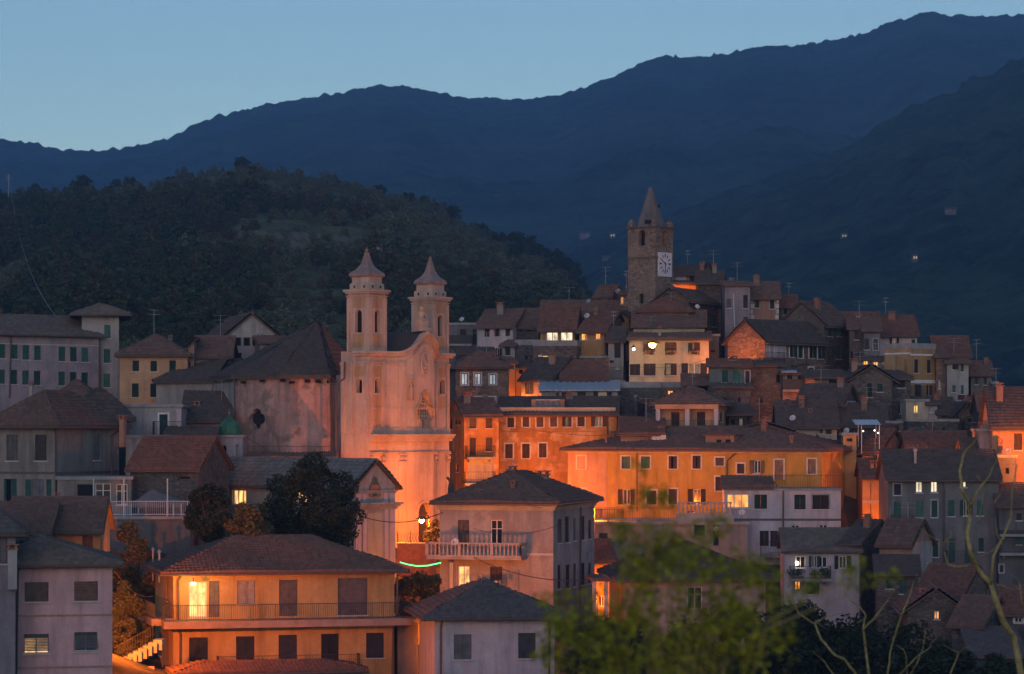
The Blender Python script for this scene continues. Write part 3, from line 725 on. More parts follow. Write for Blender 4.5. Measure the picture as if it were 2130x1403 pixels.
for lo, hi in ((5, 14), (18, 27)):
    for i in range(lo, hi): a, b = plan[i], plan[i + 1]; mb.quad((*a, -3), (*b, -3), (*b, ztop(b[0])), (*a, ztop(a[0])))
for i in range(13, 19):
    a, b = plan[i], plan[i + 1]
    if b[0] <= 5.81: mb.quad((*a, Z2 + .4), (*b, Z2 + .4), (*b, ztop(b[0])), (*a, ztop(a[0])))
mb.quad((LF, 0, -3), (LF, 2.6, -3), (LF, 2.6, Z2), (LF, 0, Z2)); mb.quad((0, 2.6, -3), (LF, 2.6, -3), (LF, 2.6, Z2), (0, 2.6, Z2))
pt = plan[2:-2]
tp = MB()
for a, b in zip(pt[:-1], pt[1:]): tp.quad((*a, ztop(a[0])), (*b, ztop(b[0])), (b[0], 2.6, ztop(b[0])), (a[0], 2.6, ztop(a[0])))
mb.build('wall', 'plaster_church', church); tp.build('gable_roof', 'tile_dark', church)
for nm, P_, out in (('window', Pf, arch_f), ('window', Pf, arch_r), ('window', Pl, arch_l)):
    wo = ring_outline(P_, out, .12, .003, .06).build(nm, 'plaster_church', church); fill_outline(P_, out, -.34).build('pane', 'void', wo)
wo = ring_outline(Pc, pear, .14, .003, .09).build('window', 'plaster_churchy', church); fill_outline(Pc, pear, -.5).build('pane', 'window_gold', wo)
g = MB()
for k in range(-3, 4):
    x = 4.9 + k * .27; zz = [z for z, l, r in pear if l <= x <= r]
    if zz: g.box(x - .013, x + .013, 1.0 - 1.83, 1.0 - 1.79, min(zz), max(zz))
for k in range(1, 12):
    z = zl(29.95) + k * .225; lr = [(l, r) for (za, l, r), (zb, *_r) in zip(pear[:-1], pear[1:]) if za <= z <= zb]
    if lr: g.box(lr[0][0], lr[0][1], 1.0 - 1.82, 1.0 - 1.78, z - (.012 if k % 4 else .03), z + (.012 if k % 4 else .03))
g.build('grille', 'trim_white', wo)
do = ring_outline(Pc, door, .16, .003, .12).build('door', 'plaster_church', church); fill_outline(Pc, door, -.45).build('door_leaf', 'wood', do); 
g = MB().box(4.0, 5.6, -1.3 + .3, -1.3 + .4, zl(23.65), zl(23.8)); g.box(4.77, 4.83, -.98, -.9, 0, zl(23.65)); g.build('transom', 'wood', do)
# cornices
full = plan[2:-2]; wrapl = plan[1:-2]
mb = MB()
for z0, z1, d in ((29.39, 29.52, .62), (29.21, 29.40, .48), (29.0, 29.22, .30)): strip(mb, full, zl(z0), zl(z1), d)
mb.build('cornice', 'plaster_church', church); strip(MB(), full, zl(28.15), zl(28.24), .16).build('architrave', 'plaster_church', church)
mb = MB()
for lo, hi, d in ((-.16, .02, .34), (-.34, -.15, .22)): strip(mb, plan[1:-1], lambda u, q=lo: ztop(u) + q, lambda u, q=hi: ztop(u) + q, d)
mb.build('cornice', 'plaster_church', church)
strip(MB(), plan[1:-1], lambda u: ztop(u) - .85, lambda u: ztop(u) - .78, .10).build('string_course', 'plaster_church', church); strip(MB(), full, zl(31.35), zl(31.45), .06).build('string_course', 'plaster_church', church); strip(MB(), full, zl(29.53), zl(29.95), .12).build('plinth', 'plaster_church', church)
# pilasters with capitals
for u0, u1 in ((.06, .34), (1.42, 1.74), (2.7, 3.1), (6.5, 6.9), (7.86, 8.15), (9.2, 9.52)):
    mb = MB(); pl = sub(u0, u1)
    strip(mb, pl, zl(29.96), Z2 - .8, .1); strip(mb, pl, Z2 - 1.0, Z2 - .78, .17)
    mb.build('pilaster', 'plaster_church', church)
    mb = MB(); strip(mb, pl, -.5, zl(27.6), .11); strip(mb, sub(u0 + .0, u1), zl(27.45), zl(27.55), .2); strip(mb, pl, zl(28.02), zl(28.14), .24); strip(mb, pl, -.5, zl(22.0), .17)
    for k in range(4):
        uu = u0 + (u1 - u0) * (k + .5) / 4; q = sub(max(.01, uu - .02), uu + .02)[0]; mb.lathe((q[0], q[1] - .16, zl(27.75)), [(.02, -.12), (.07, -.05), (.08, .05), (.05, .16), (.02, .2)], 6)
    mb.build('pilaster', 'plaster_church', church)
for a0, a1 in ((.05, .3), (1.5, 1.75), (2.2, 2.55)):
    mb = MB().box(-.1, .02, a0, a1, zl(29.6), Z2 - .8); mb.box(-.17, .02, a0 - .03, a1 + .03, Z2 - 1.0, Z2 - .78); mb.build('pilaster', 'plaster_church', church)
# ochre fields between the pilasters, framed niches and the stucco cartouche
for (u0, u1, z0, z1) in ((.45, 1.32, 33.75, 34.4), (.45, 1.32, 31.5, 32.3), (.5, 1.3, 30.1, 31.3), (8.25, 9.1, 33.75, 34.4), (8.25, 9.1, 31.5, 32.3)):
    strip(MB(), sub(u0, u1), zl(z0), zl(z1), .025).build('wall_panel', 'plaster_churchy', church)
MB().box(-.025, .02, .42, 1.35, zl(33.7), zl(34.4)).build('wall_panel', 'plaster_churchy', church)
for uc in (3.35, 6.85):
    mb = MB()
    for (u0, u1, z0, z1) in ((uc - .3, uc - .2, 32.0, 33.6), (uc + .2, uc + .3, 32.0, 33.6), (uc - .3, uc + .3, 33.6, 33.7), (uc - .36, uc + .36, 31.88, 31.99)): strip(mb, sub(u0, u1), zl(z0), zl(z1), .12)
    no = mb.build('niche', 'plaster_church', church); strip(MB(), sub(uc - .19, uc + .19), zl(32.0), zl(33.58), .02).build('niche_back', 'plaster_churchy', no)
    q = sub(uc - .01, uc + .01)[0]; MB().lathe((q[0], q[1] - .1, zl(32.02)), [(.13, 0), (.12, .15), (.14, .5), (.17, .8), (.12, .95), (.06, 1.0), (.09, 1.1), (.08, 1.2), (.02, 1.27)], 8).build('statue', 'plaster_church', no, smooth=True)
mb = MB(); cz = zl(34.6)
mb.tube([(4.85 + .42 * math.cos(t), -1.36, cz + .75 * math.sin(t) * (1.15 if math.sin(t) > 0 else 1)) for t in [2 * math.pi * i / 20 for i in range(21)]], .07, 6)
rr = random.Random(5)
for k in range(34): t = rr.uniform(0, 6.28); r_ = rr.uniform(.1, .62); mb.lathe((4.85 + r_ * .75 * math.cos(t), -1.33, cz + r_ * 1.5 * math.sin(t)), [(.01, -.1), (.09, -.04), (.1, .03), (.02, .1)], 6)
mb.build('cartouche', 'plaster_church', church)
mb = MB(); mb.box(4.35, 5.35, -1.5, -.5, ztop(4.85) + .02, ztop(4.85) + .3); mb.box(4.5, 5.2, -1.4, -.6, ztop(4.85) + .3, ztop(4.85) + .75); mb.frustum((4.85, -1, ztop(4.85) + .75), [(.42, 0), (.46, .1), (.25, .3)], 4)
mb.lathe((4.85, -1, ztop(4.85) + 1.0), [(.16, 0), (.22, .2), (.26, .42), (.1, .52), (.15, .62), (.16, .75), (.03, .86)], 10); mb.build('pedestal_statue', 'plaster_church', church)
# the two bell turrets
def turret(u0, u1, v0, v1, zb, zc, full_spire=True):
    w_ = u1 - u0; c = ((u0 + u1) / 2, (v0 + v1) / 2); mb = MB()
    zs, zsp = zb + (zc - zb) * .30, zb + (zc - zb) * .60
    f = arch_outline(c[0], .30, zs, zsp); l = arch_outline(c[1], .30, zs, zsp)
    PF = lambda a, z, d=0: (a, v0 - d, z); PB = lambda a, z, d=0: (a, v1 + d, z); PL_ = lambda a, z, d=0: (u0 - d, a, z); PR = lambda a, z, d=0: (u1 + d, a, z)
    holed(mb, PF, u0, u1, zb, zc, f, .3); holed(mb, PB, u0, u1, zb, zc, f, .3); holed(mb, PL_, v0, v1, zb, zc, l, .3); holed(mb, PR, v0, v1, zb, zc, l, .3)
    mb.quad((u0, v0, zc), (u1, v0, zc), (u1, v1, zc), (u0, v1, zc)); mb.quad((u0, v0, zb + .1), (u1, v0, zb + .1), (u1, v1, zb + .1), (u0, v1, zb + .1))
    # corner strips and mouldings
    for (x, y) in ((u0, v0), (u1, v0), (u0, v1), (u1, v1)):
        sx, sy = (1 if x == u0 else -1), (1 if y == v0 else -1); x0, x1 = sorted((x - sx * .06, x + sx * .22)); y0, y1 = sorted((y - sy * .06, y + sy * .22)); mb.box(x0, x1, y0, y1, zb, zc - .55)
    for z0, z1, d in ((zc - .5, zc - .42, .10), (zc - .16, zc, .26), (zc - .3, zc - .162, .15)): mb.box(u0 - d, u1 + d, v0 - d, v1 + d, z0, z1)
    s2 = math.sqrt(2) / 2
    mb.frustum((c[0], c[1], zc + .001), [((w_ - .18) * s2, 0), ((w_ - .18) * s2, .42), ((w_ - .3) * s2, .44), ((w_ - .42) * s2, .5), ((w_ - .42) * s2, .86), ((w_ - .34) * s2, .93)], 4)
    t = mb.build('bell_turret', 'plaster_church', church)
    g = fill_outline(PF, f, -.31); 
    for o2, P2 in ((l, PL_), (f, PB), (l, PR)):
        h2 = fill_outline(P2, o2, -.31); b_ = len(g.v); g.v += h2.v; g.f += [tuple(b_ + k for k in q) for q in h2.f]
    g.build('belfry_shade', 'void', t)
    for P2, cc in ((PF, c[0]), (PL_, c[1])):
        for k in (-.45, .45):
            q = MB(); z = zc + .12
            if P2 is PF: q.box(cc + k - .07, cc + k + .07, v0 + .07, v0 + .3, z, z + .18)
            else: q.box(u0 + .07, u0 + .3, cc + k - .07, cc + k + .07, z, z + .18)
            q.build('vent', 'void', t)
    for P2, cc in ((PF, c[0]), (PL_, c[1])):
        for a, b_, z0, z1 in ((cc - .52, cc + .52, zsp + .45, zc - .6), (cc - .52, cc + .52, zb + .25, zs - .1)):
            q = [P2(a, z0, .012), P2(b_, z0, .012), P2(b_, z1, .012), P2(a, z1, .012)]; MB().quad(*q).build('wall_panel', 'plaster_churchy', t)
    zz = zc + .93; wS = w_ - .30
    sp = MB().frustum((c[0], c[1], zz), [(wS * s2 * k, h) for k, h in ((1.04, 0), (1.12, .06), (1.12, .2), (1.03, .32), (.84, .45), (.63, .6), (.48, .78), (.37, .98), (.29, 1.22), (.21, 1.5), (.14, 1.8))], 4)
    so_ = sp.build('spire', 'lead', t)
    MB().lathe((c[0], c[1], zz + 1.74), [(.05, 0), (.06, .06), (.12, .14), (.13, .2), (.1, .28), (.04, .32), (.02, .42)], 8).build('finial', 'plaster_terra', t, smooth=True)
turret(.05, 2.0, .05, 2.0, Z2 + .02, zl(39.95)); turret(7.62, 9.5, .05, 1.93, Z2 + .02, zl(39.7))
# nave, side chapel and apse
NP = [(718, 2095, 781), (697, 211.5, 781), (686, 211.0, 781), (582, 211.3, 780), (488, 213.6, 786), (445, 218, 790.5), (325, 223, 797)]
W0 = [PT(697, 781, 211.5), PT(686, 781, 211.0), PT(582, 780.4, 211.3), PT(488, 785, 213.8), PT(450, 790, 220)]
ez = W0[1].z
front_pts = [cl((q.x, q.y, ez)) for q in W0]
mb = MB(); zlow = -4
j0 = cl(PT(719, 781, 209.0)); j0.z = ez - ZG
wall_pts = [Vector((0, 2.4, ez - ZG)), Vector((-.35, 2.45, ez - ZG))] + front_pts
wall_pts = [Vector((0.0, 2.55, ez - ZG))] + front_pts
for i, (a, b) in enumerate(zip(wall_pts[:-1], wall_pts[1:])):
    if i == 3:
        L_ = (b - a).length; dr = (b - a) / L_; nn = Vector((dr.y, -dr.x, 0)); nn = nn if nn.dot(Vector((0, 0, 0)) - Vector((2, -2, 0))) < 0 else -nn
        vw = cl(Vector((0, 0, ZC))) - a; vw.z = 0; nn = nn if nn.dot(vw) > 0 else -nn
        Pq = lambda s_, z, d=0, a=a, dr=dr, nn=nn: tuple(Vector((a.x, a.y, 0)) + dr * s_ + nn * d + Vector((0, 0, z)))
        cs = L_ * .49; cz_ = zl(ZC + (890 - 872) * 212.6 / F); rq = .78; out = []
        for k in range(25):
            z = -1 + 2 * k / 24; zz = z * .999
            az_ = abs(zz); xs = max(.5 + math.sqrt(.25 - az_ * az_) if az_ < .5 else 0, math.sqrt(max(0, .25 - (az_ - .5) ** 2)))
            out.append((cz_ + z * rq, cs - max(xs, .04) * rq, cs + max(xs, .04) * rq))
        holed(mb, Pq, 0, L_, zlow, ez - ZG, out, .4); quat = (Pq, out)
    else: mb.quad((a.x, a.y, zlow), (b.x, b.y, zlow), (b.x, b.y, a.z), (a.x, a.y, a.z))
back = [cl(PT(640, 781, 240)), cl(PT(760, 781, 232))]
for q in back: q.z = ez - ZG
ring = front_pts + back
for a, b in ((front_pts[-1], back[0]), (back[0], back[1])): mb.quad((a.x, a.y, zlow), (b.x, b.y, zlow), (b.x, b.y, b.z), (a.x, a.y, a.z))
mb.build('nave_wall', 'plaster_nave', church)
Pq, out = quat
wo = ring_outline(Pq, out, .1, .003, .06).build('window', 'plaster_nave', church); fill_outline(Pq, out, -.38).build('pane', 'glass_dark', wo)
g = MB()
for k in (-.38, 0, .38): g.hexa([Pq(cs + k + du, zz, d) for zz in (cz_ - .68, cz_ + .68) for du, d in ((-.02, -.3), (.02, -.3), (.02, -.34), (-.02, -.34))])
for k in (-.35, .0, .35): g.hexa([Pq(cs + du, cz_ + k + dz, d) for dz in (-.02, .02) for du, d in ((-.7, -.28), (.7, -.28), (.7, -.32), (-.7, -.32))])
g.build('grille', 'iron', wo)
def over_pts(pts, c, o, drop=.1): 
    r_ = []
    for q in pts: d = Vector((q.x - c.x, q.y - c.y, 0)).normalized(); r_.append(Vector((q.x + d.x * o, q.y + d.y * o, q.z - drop)))
    return r_
R1 = cl(PT(661, 671, 223)); eo = over_pts(ring, R1, .45)
P = [(tuple(a), tuple(b), tuple(R1), tuple(R1)) for a, b in zip(eo, eo[1:] + eo[:1])]
build_roof(church, P, [(tuple(q), tuple(R1)) for q in eo[2:5]], 'tile_dark', True, .15, 'nave_roof')
A5, A4, A3 = PT(325, 797, 223.5), PT(447, 790, 219.5), PT(488, 786, 214.2); AZ = A4.z
ap = [cl((q.x, q.y, AZ)) for q in (A5, A4)] + [front_pts[3].copy()]; ap[2].z = AZ - ZG
apb = cl((A5.x + .6, A5.y + 14, AZ)); mb = MB()
for a, b in ((apb, ap[0]), (ap[0], ap[1]), (ap[1], ap[2])): mb.quad((a.x, a.y, zlow), (b.x, b.y, zlow), (b.x, b.y, a.z), (a.x, a.y, a.z))
mb.build('apse_wall', 'plaster_flaking', church)
RA, RB = cl(PT(412, 750, 230)), cl(PT(505, 750, 229)); ac = (RA + RB) / 2; eo = over_pts(ap, ac, .4)
e0 = eo[0]; eb = Vector((apb.x - .2, apb.y, apb.z - .1))
P = [(tuple(e0), tuple(eo[1]), tuple(RB), tuple(RA)), (tuple(eo[1]), tuple(eo[2]), tuple(RB), tuple(RB)), (tuple(eb), tuple(e0), tuple(RA), tuple(RA))]
build_roof(church, P, [(tuple(e0), tuple(RA)), (tuple(RA), tuple(RB)), (tuple(eo[1]), tuple(RB))], 'tile_dark', True, .15, 'apse_roof')
for (x, y) in ((890, 452), (755, 447), (605, 443), (480, 447), (660, 455), (365, 455), (820, 450)):
    px, py = CR('c4', x, y); q = cl(PT(px, py, 210.95 if x > 590 else 213.0 - (x - 315) / 275 * 1.9)); MB().box(q.x - .08, q.x + .08, q.y - .25, q.y + .15, q.z - .1, q.z + .1).build('putlog_hole', 'void', church)
def wpipe(pts, Y, r=.07):
    MB().tube([cl(PT(*CR('c4', x, y), Y)) for x, y in pts], r, 6).build('downpipe', 'pipe', church)
wpipe([(985, 330), (983, 430), (932, 468), (930, 920)], 208.0); wpipe([(890, 415), (893, 455), (930, 468)], 208.6); wpipe([(313, 430), (318, 640)], 213.2); wpipe([(185, 450), (182, 520), (60, 548)], 218.5)
# railing and lit strip of roof at the foot of the nave wall
px0, px1 = CR('c4', 385, 905)[0], CR('c4', 905, 905)[0]
B = H('c4', 'sacristy', 'low tiled sacristy with iron railing at foot of stained nave wall', 203, 2, (385, 915, 918, 1100), 5, 'shed', .25, 'plaster_peach', 'tile_brown', .3, cat='church annex')
B.railing('F', .05, B.W - .05, B.h + .1, -.4, .75, 'bars', 'iron', B.e, ends=False)

# ---------------------------------------------------------------- the chapel with the green-domed bell cote
Ch = H('c4', 'chapel', 'small gabled chapel with stone slab roof and painted niche in its gable', 190, 44, (1042, 1290, 1075, 1500), (75, 0), 'gy', 1.55, 'plaster_pale', 'tile_pale', .35, cat='chapel', far=False, gut=True,
       F=[('G', 1158, 1312, 1178, 1400)], L=[('L', 300, 1108, 385, 1200, None, 'lit_warm'), ('L', 690, 1108, 755, 1190, None, 'lit_warm')], sill=False, og=.3)
W_, h_ = Ch.W, Ch.h
a, zc = Ch.hit('F', 1150, 1186); a, zd = Ch.hit('F', 1150, 1112)
mb = MB()
for z0, z1, d in ((zc - .12, zc, .42), (zc - .28, zc - .121, .28), (zc - .45, zc - .281, .14)): mb.box(-d, W_ + d, -d, .03, z0, z1); mb.box(-d, .03, .031, 1.2, z0, z1)
for z0, z1, d in ((zd - .07, zd, .18), (zd - .2, zd - .071, .08)): mb.box(-d, W_ + d, -d, .03, z0, z1)
mb.build('cornice', 'plaster_pale', Ch.e)
for a0, a1 in ((.05, .5), (.7, 1.0), (W_ - 1.0, W_ - .7), (W_ - .5, W_ - .05)):
    MB().box(a0, a1, -.1, .02, -1, zc - .46).build('pilaster', 'plaster_white', Ch.e); MB().box(a0, a1, -.08, .02, zc + .002, zd - .21).build('pilaster', 'plaster_white', Ch.e)
MB().box(1.15, W_ - 1.15, -.03, .02, -1, zc - .7).build('wall_panel', 'plaster_cream', Ch.e)
# painted figure niche: a plain pointed niche with green and orange fields
(a0, za), (a1, zb2) = Ch.hit('F', 1137, 1148), Ch.hit('F', 1194, 1030); ac_, hw = (a0 + a1) / 2, (a1 - a0) / 2; hh = zb2 - za
PF = lambda a, z, d=0: (a, -d, z)
out = [(za, ac_ - hw, ac_ + hw), (za + hh * .45, ac_ - hw, ac_ + hw), (za + hh * .6, ac_ - hw * .8, ac_ + hw * .8), (za + hh * .75, ac_ - hw * .5, ac_ + hw * .5), (za + hh * .9, ac_ - hw * .36, ac_ + hw * .36), (za + hh, ac_ - hw * .08, ac_ + hw * .08)]
no = ring_outline(PF, out, .06, .003, .09).build('niche', 'brick', Ch.e)
fill_outline(PF, out[2:], .03).build('upper_field', 'dome_green', no)
fill_outline(PF, [(za + hh * .3, ac_ - hw, ac_ + hw), out[1], out[2]], .03).build('middle_field', 'terracotta', no)
fill_outline(PF, [(za, ac_ - hw * .5, ac_ + hw * .5), (za + hh * .3, ac_ - hw * .5, ac_ + hw * .5)], .035).build('lower_field', 'dome_green', no)
for sg in (-1, 1): fill_outline(PF, [(za, *sorted((ac_ + sg * hw * .52, ac_ + sg * hw))), (za + hh * .3, *sorted((ac_ + sg * hw * .52, ac_ + sg * hw)))], .034).build('side_field', 'terracotta', no)
# bell cote
tO = PT(*CR('c4', 300, 935), 206); bc = thing('bell_tower', 'little white bell tower with flared green dome', 'bell tower', (tO.x, tO.y, tO.z - 3), R(62)); FOOT.append((tO.x, tO.y + 2, tO.z - 4, 2))
k = 206 / F / 2.922; wt = 1.4; ht = 148 * k + 3; mb = MB()
f = arch_outline(wt * .5, .2, ht - 1.9, ht - .75); l = arch_outline(wt * .5, .22, ht - 1.35, ht - .8)
holed(mb, lambda a, z, d=0: (a, -d, z), 0, wt, -2, ht, f, .3); holed(mb, lambda a, z, d=0: (-d, a, z), 0, wt, -2, ht, l, .3)
mb.quad((wt, 0, -2), (wt, wt, -2), (wt, wt, ht), (wt, 0, ht)); mb.quad((0, wt, -2), (wt, wt, -2), (wt, wt, ht), (0, wt, ht)); mb.box(-.15, wt + .15, -.15, wt + .15, ht, ht + .14)
mb.build('shaft', 'plaster_white', bc)
for P2, o2 in ((lambda a, z, d=0: (a, -d, z), f), (lambda a, z, d=0: (-d, a, z), l)): fill_outline(P2, o2, -.28).build('opening', 'void', bc)
MB().frustum((wt / 2, wt / 2, ht + .141), [(k * q / 2 * 1.0, z * k) for q, z in ((150, 0), (156, 10), (150, 30), (138, 48), (112, 68), (76, 84), (44, 98), (24, 112), (8, 128))], 8, R(22)).build('dome', 'dome_green', bc)
MB().lathe((wt / 2, wt / 2, ht + .14 + 126 * k), [(.04, 0), (.1, .08), (.04, .16), (.015, .5)], 6).build('finial', 'lead', bc)

# ---------------------------------------------------------------- stone clock tower with spire
TA = R(54); TY = 268.0; T0 = PT(*CR('d3', 712, 1000), TY); ct = thing('clock_tower', 'square stone clock tower with white clock panel and pale pointed spire', 'clock tower', T0, TA); FOOT.append((T0.x, T0.y + 2, T0.z, 3))
k = TY / F / 3.508; wt = 3.05; zt = (1000 - 398) * k
def tz(y): return (1000 - y) * k
mb = MB(); PFt = lambda a, z, d=0: (a, -d, z); PLt = lambda a, z, d=0: (-d, a, z)
af = arch_outline(wt * .52, .34, tz(525), tz(440)); al = arch_outline(wt * .48, .34, tz(527), tz(440)); slit = arch_outline(wt * .5, .22, tz(948), tz(895))
holed(mb, PFt, 0, wt, -3, zt, af, .45); holed(mb, PLt, 0, wt, tz(700), zt, al, .45); holed(mb, PLt, 0, wt, -3, tz(700), slit, .3)
mb.quad((wt, 0, -3), (wt, wt, -3), (wt, wt, zt), (wt, 0, zt)); mb.quad((0, wt, -3), (wt, wt, -3), (wt, wt, zt), (0, wt, zt)); mb.box(0, wt, 0, wt, zt - .02, zt)
mb.build('shaft', 'stone_tower', ct)
for P2, o2 in ((PFt, af), (PLt, al), (PLt, slit)):
    wo = ring_outline(P2, o2, .14, .003, .04).build('window', 'stone_warm', ct); fill_outline(P2, o2, -.42).build('opening', 'void', wo)
mb = MB()
for z0, z1, d in ((zt + .001, zt + .12, .12), (tz(622), tz(610), .07)): MB().box(-d, wt + d, -d, wt + d, z0, z1).build('string_course', 'stone', ct)
MB().frustum((wt / 2, wt / 2, zt + .12), [(1.5, 0), (1.42, .1), (.78, (385 - 240) * k + .05), (.22, (385 - 100) * k), (.14, (385 - 90) * k)], 8, R(22.5)).build('spire', 'plaster_grey', ct)
for x, y in ((.25, .25), (wt - .25, .25), (.25, wt - .25), (wt - .25, wt - .25)): MB().frustum((x, y, zt + .121), [(.34, 0), (.34, .35), (.2, .62), (.05, .72)], 4).build('pinnacle', 'stone_tower', ct)
for (y, rr_) in ((355, .92), (235, .5)):
    MB().box(wt / 2 - (1.3 if y > 300 else -.2), wt / 2 - (1.0 if y > 300 else -.45), wt / 2 - (1.0 if y > 300 else .75), wt / 2 - .2, tz(y) - .16, tz(y) + .2).build('spire_opening', 'void', ct)
# clock face
ca0, ca1 = .42, 2.72; cz0, cz1 = tz(752), tz(576)
fc = MB().box(ca0, ca1, -.08, -.003, cz0, cz1).build('clock_face', 'clock_white', ct)
cc = ((ca0 + ca1) / 2, cz0 + (cz1 - cz0) * .53)
for i in range(12):
    t = math.pi / 2 - i * math.pi / 6; e = Vector((math.cos(t), 0, math.sin(t))); pr = Vector((-e.z, 0, e.x)); r0, r1 = .60, .92; c_ = Vector((cc[0], 0, cc[1])); hw = .055 if i % 3 else .085
    q = [c_ + e * r0 - pr * hw, c_ + e * r0 + pr * hw, c_ + e * r1 + pr * hw, c_ + e * r1 - pr * hw]
    MB().hexa([(p_.x, -.082, p_.z) for p_ in q] + [(p_.x, -.095, p_.z) for p_ in q]).build('hour_mark', 'clock_black', fc)
for t, r1, hw in ((math.radians(150), .62, .07), (math.radians(-88), .80, .05)):
    e = Vector((math.cos(t), 0, math.sin(t))); pr = Vector((-e.z, 0, e.x)); c_ = Vector((cc[0], 0, cc[1])); q = [c_ - e * .15 - pr * hw, c_ - e * .15 + pr * hw, c_ + e * r1 + pr * hw * .5, c_ + e * r1 - pr * hw * .5]
    MB().hexa([(p_.x, -.1, p_.z) for p_ in q] + [(p_.x, -.115, p_.z) for p_ in q]).build('clock_hand', 'clock_black', fc)
# ================================================================ houses, left of the church
B = H('c2', 'apartment_house', 'pinkish white apartment house with two brown string courses and pushed-out roller shutters', 148, 12, (-150, 775, 655, 1700), 10, 'hip', 1.2, 'plaster_pink', 'tile_old', .55,
      F=[('R', -60, 785, 48, 918, 'tan'), ('R', 170, 768, 335, 902, 'tan'), ('R', 513, 762, 675, 896, 'tan'), ('A', -60, 1140, 42, 1285, 'grey', 'lit_warm'), ('A', 163, 1125, 338, 1262, 'grey', 'lit_warm'), ('A', 512, 1112, 672, 1245, 'grey', 'glass_dark')], shut='tan')
B.band(-100, 775, 1003, 12); B.band(-100, 775, 1363, 14)
B.pipe([(150, 640), (122, 690), (118, 1000), (112, 1420)])
B = H('c2', 'apartment_house', 'apartment house wing in shadow with pale metal skylight, beside pinkish string-course house', 146, 12, (-260, 106, 440, 1700), 8, 'hip', 1.5, 'plaster_mauve', 'tile_slate', .5, F=[('S', -40, 450, 48, 640, 'grey')])
B.chimney(85, 545, 640, 62, -.2, 'plaster_pale')
B = H('c2', 'cottage', 'low cottage with glowing orange eaves under two brown roof slopes', 160, 4, (60, 690, 402, 900), 8, 'gx', 1.6, 'plaster_ochre', 'tile_brown', .5,
      F=[('S', 568, 445, 640, 540, 'brown'), ('G', 250, 440, 320, 520)])
B.chimney(395, 185, 255, 30, 4.5, 'plaster_terra')
B = H('c2', 'lean_to', 'lean-to with orange-lit wall under brown tiles', 157, 4, (-80, 330, 412, 900), 5, 'shed', 1.3, 'plaster_ochre', 'tile_brown', .6, F=[('G', 200, 415, 300, 500)])

B = H('c1', 'town_house', 'large grey house with tall brown shutters and broad hipped roof', 190, -22, (-60, 410, 1012, 1720), (868, 0), 'hip', 2.35, 'plaster_dirty', 'tile_brown', .6,
      F=[('S', 48, 1068, 130, 1258, 'grey'), ('S', 255, 1068, 338, 1258, 'dark'), ('S', 30, 1390, 122, 1590, 'teal'), ('D', 235, 1395, 320, 1600, 'lilac'), ('S', 185, 1395, 230, 1595, 'teal'), ('S', 338, 1395, 375, 1595, 'teal')],
      Rt=[('R', 685, 1060, 735, 1255, 'grey'), ('X', 560, 1420, 720, 1600), ('X', 760, 1400, 850, 1600)])
B.band(-60, 410, 1345, 16, 'trim_dark'); B.band(415, 860, 1350, 16, 'trim_dark', 'R')
B.pipe([(400, 1018), (412, 1070), (410, 1600)]); B.pipe([(868, 1030), (812, 1075), (806, 1400)], 'R')
B.chimney(230, 712, 752, 22, 4, 'plaster_pale'); B.chimney(895, 960, 1020, 36, 7, 'plaster_terra')

B = H('c1', 'school_building', 'long pinkish block with rows of closed green roller shutters', 228, 40, (-230, 722, 318, 1000), 11, 'gx', 1.6, 'plaster_school', 'tile_old', .5, cat='school',
      F=[('R', x0, y0, x0 + 50, y1, 'green') for (x0, y0, y1) in ((80, 412, 515), (165, 417, 521), (249, 420, 525), (428, 428, 532), (512, 431, 535), (595, 434, 538), (78, 597, 700), (163, 600, 704), (247, 603, 706), (427, 609, 710), (511, 612, 714), (593, 615, 717), (-10, 408, 511), (-12, 594, 697))])
B.band(-200, 722, 400, 6, 'trim_pale'); B.pipe([(722, 352), (718, 840)]); B.pipe([(78, 322), (66, 800)])
B.chimney(612, 292, 300, 20, 1.5, kind='pipe')
B = H('c1', 'stair_tower', 'square white stair tower with pyramid roof beside shuttered block', 236, 8, (597, 868, 195, 1000), 7.5, 'pyr', .9, 'plaster_pale', 'tile_old', .9, cat='tower',
      F=[('R', 762, 268, 806, 366, 'green'), ('R', 758, 446, 803, 545, 'green'), ('R', 757, 625, 803, 723, 'green'), ('R', 757, 804, 800, 845, 'green')])
B = H('c1', 'town_house', 'salmon-orange house with five dark green shutters and hipped roof', 226, 2, (872, 1368, 494, 900), 9, 'hip', 1.7, 'plaster_peach', 'tile_brown', .3, shut='deep',
      F=[('S', 967, 528, 1014, 606), ('S', 1098, 530, 1145, 607), ('S', 1235, 527, 1282, 605), ('S', 963, 695, 1012, 795), ('S', 1097, 697, 1140, 795)], cornice=(.25, .15, 'plaster_peach'))
B.chimney(1243, 372, 410, 24, 5, 'plaster_pale')
B = H('c1', 'town_house', 'small drab house with one lit slit window, wedged against salmon house', 228, 2, (1418, 1680, 494, 900), 7, 'gx', 1.6, 'plaster_dirty', 'tile_brown', .3, F=[('L', 1440, 535, 1480, 556, None, 'lit_warm')])
H('c1', 'gable_wall_house', 'narrow slip of wall with sloping top between salmon and drab houses', 227, 2, (1370, 1416, 430, 900), 6, 'shedl', .5, 'plaster_terra', 'tile_brown', .1, F=[('X', 1376, 540, 1392, 580)])
B = H('c4', 'villa', 'white villa with open roof loggia under broad gable', 236, 14, (283, 560, 150, 420), (148, 0), 'gy', 1.55, 'plaster_pale', 'tile_brown', .75,
      F=[('X', 318, 182, 358, 235), ('X', 370, 182, 412, 235), ('X', 424, 182, 452, 235), ('X', 325, 275, 360, 310)], L=[('G', 180, 180, 196, 215), ('G', 250, 170, 268, 222)], sill=False)
B.panel(455, 160, 470, 290, 'concrete', d=.6, name='pier')
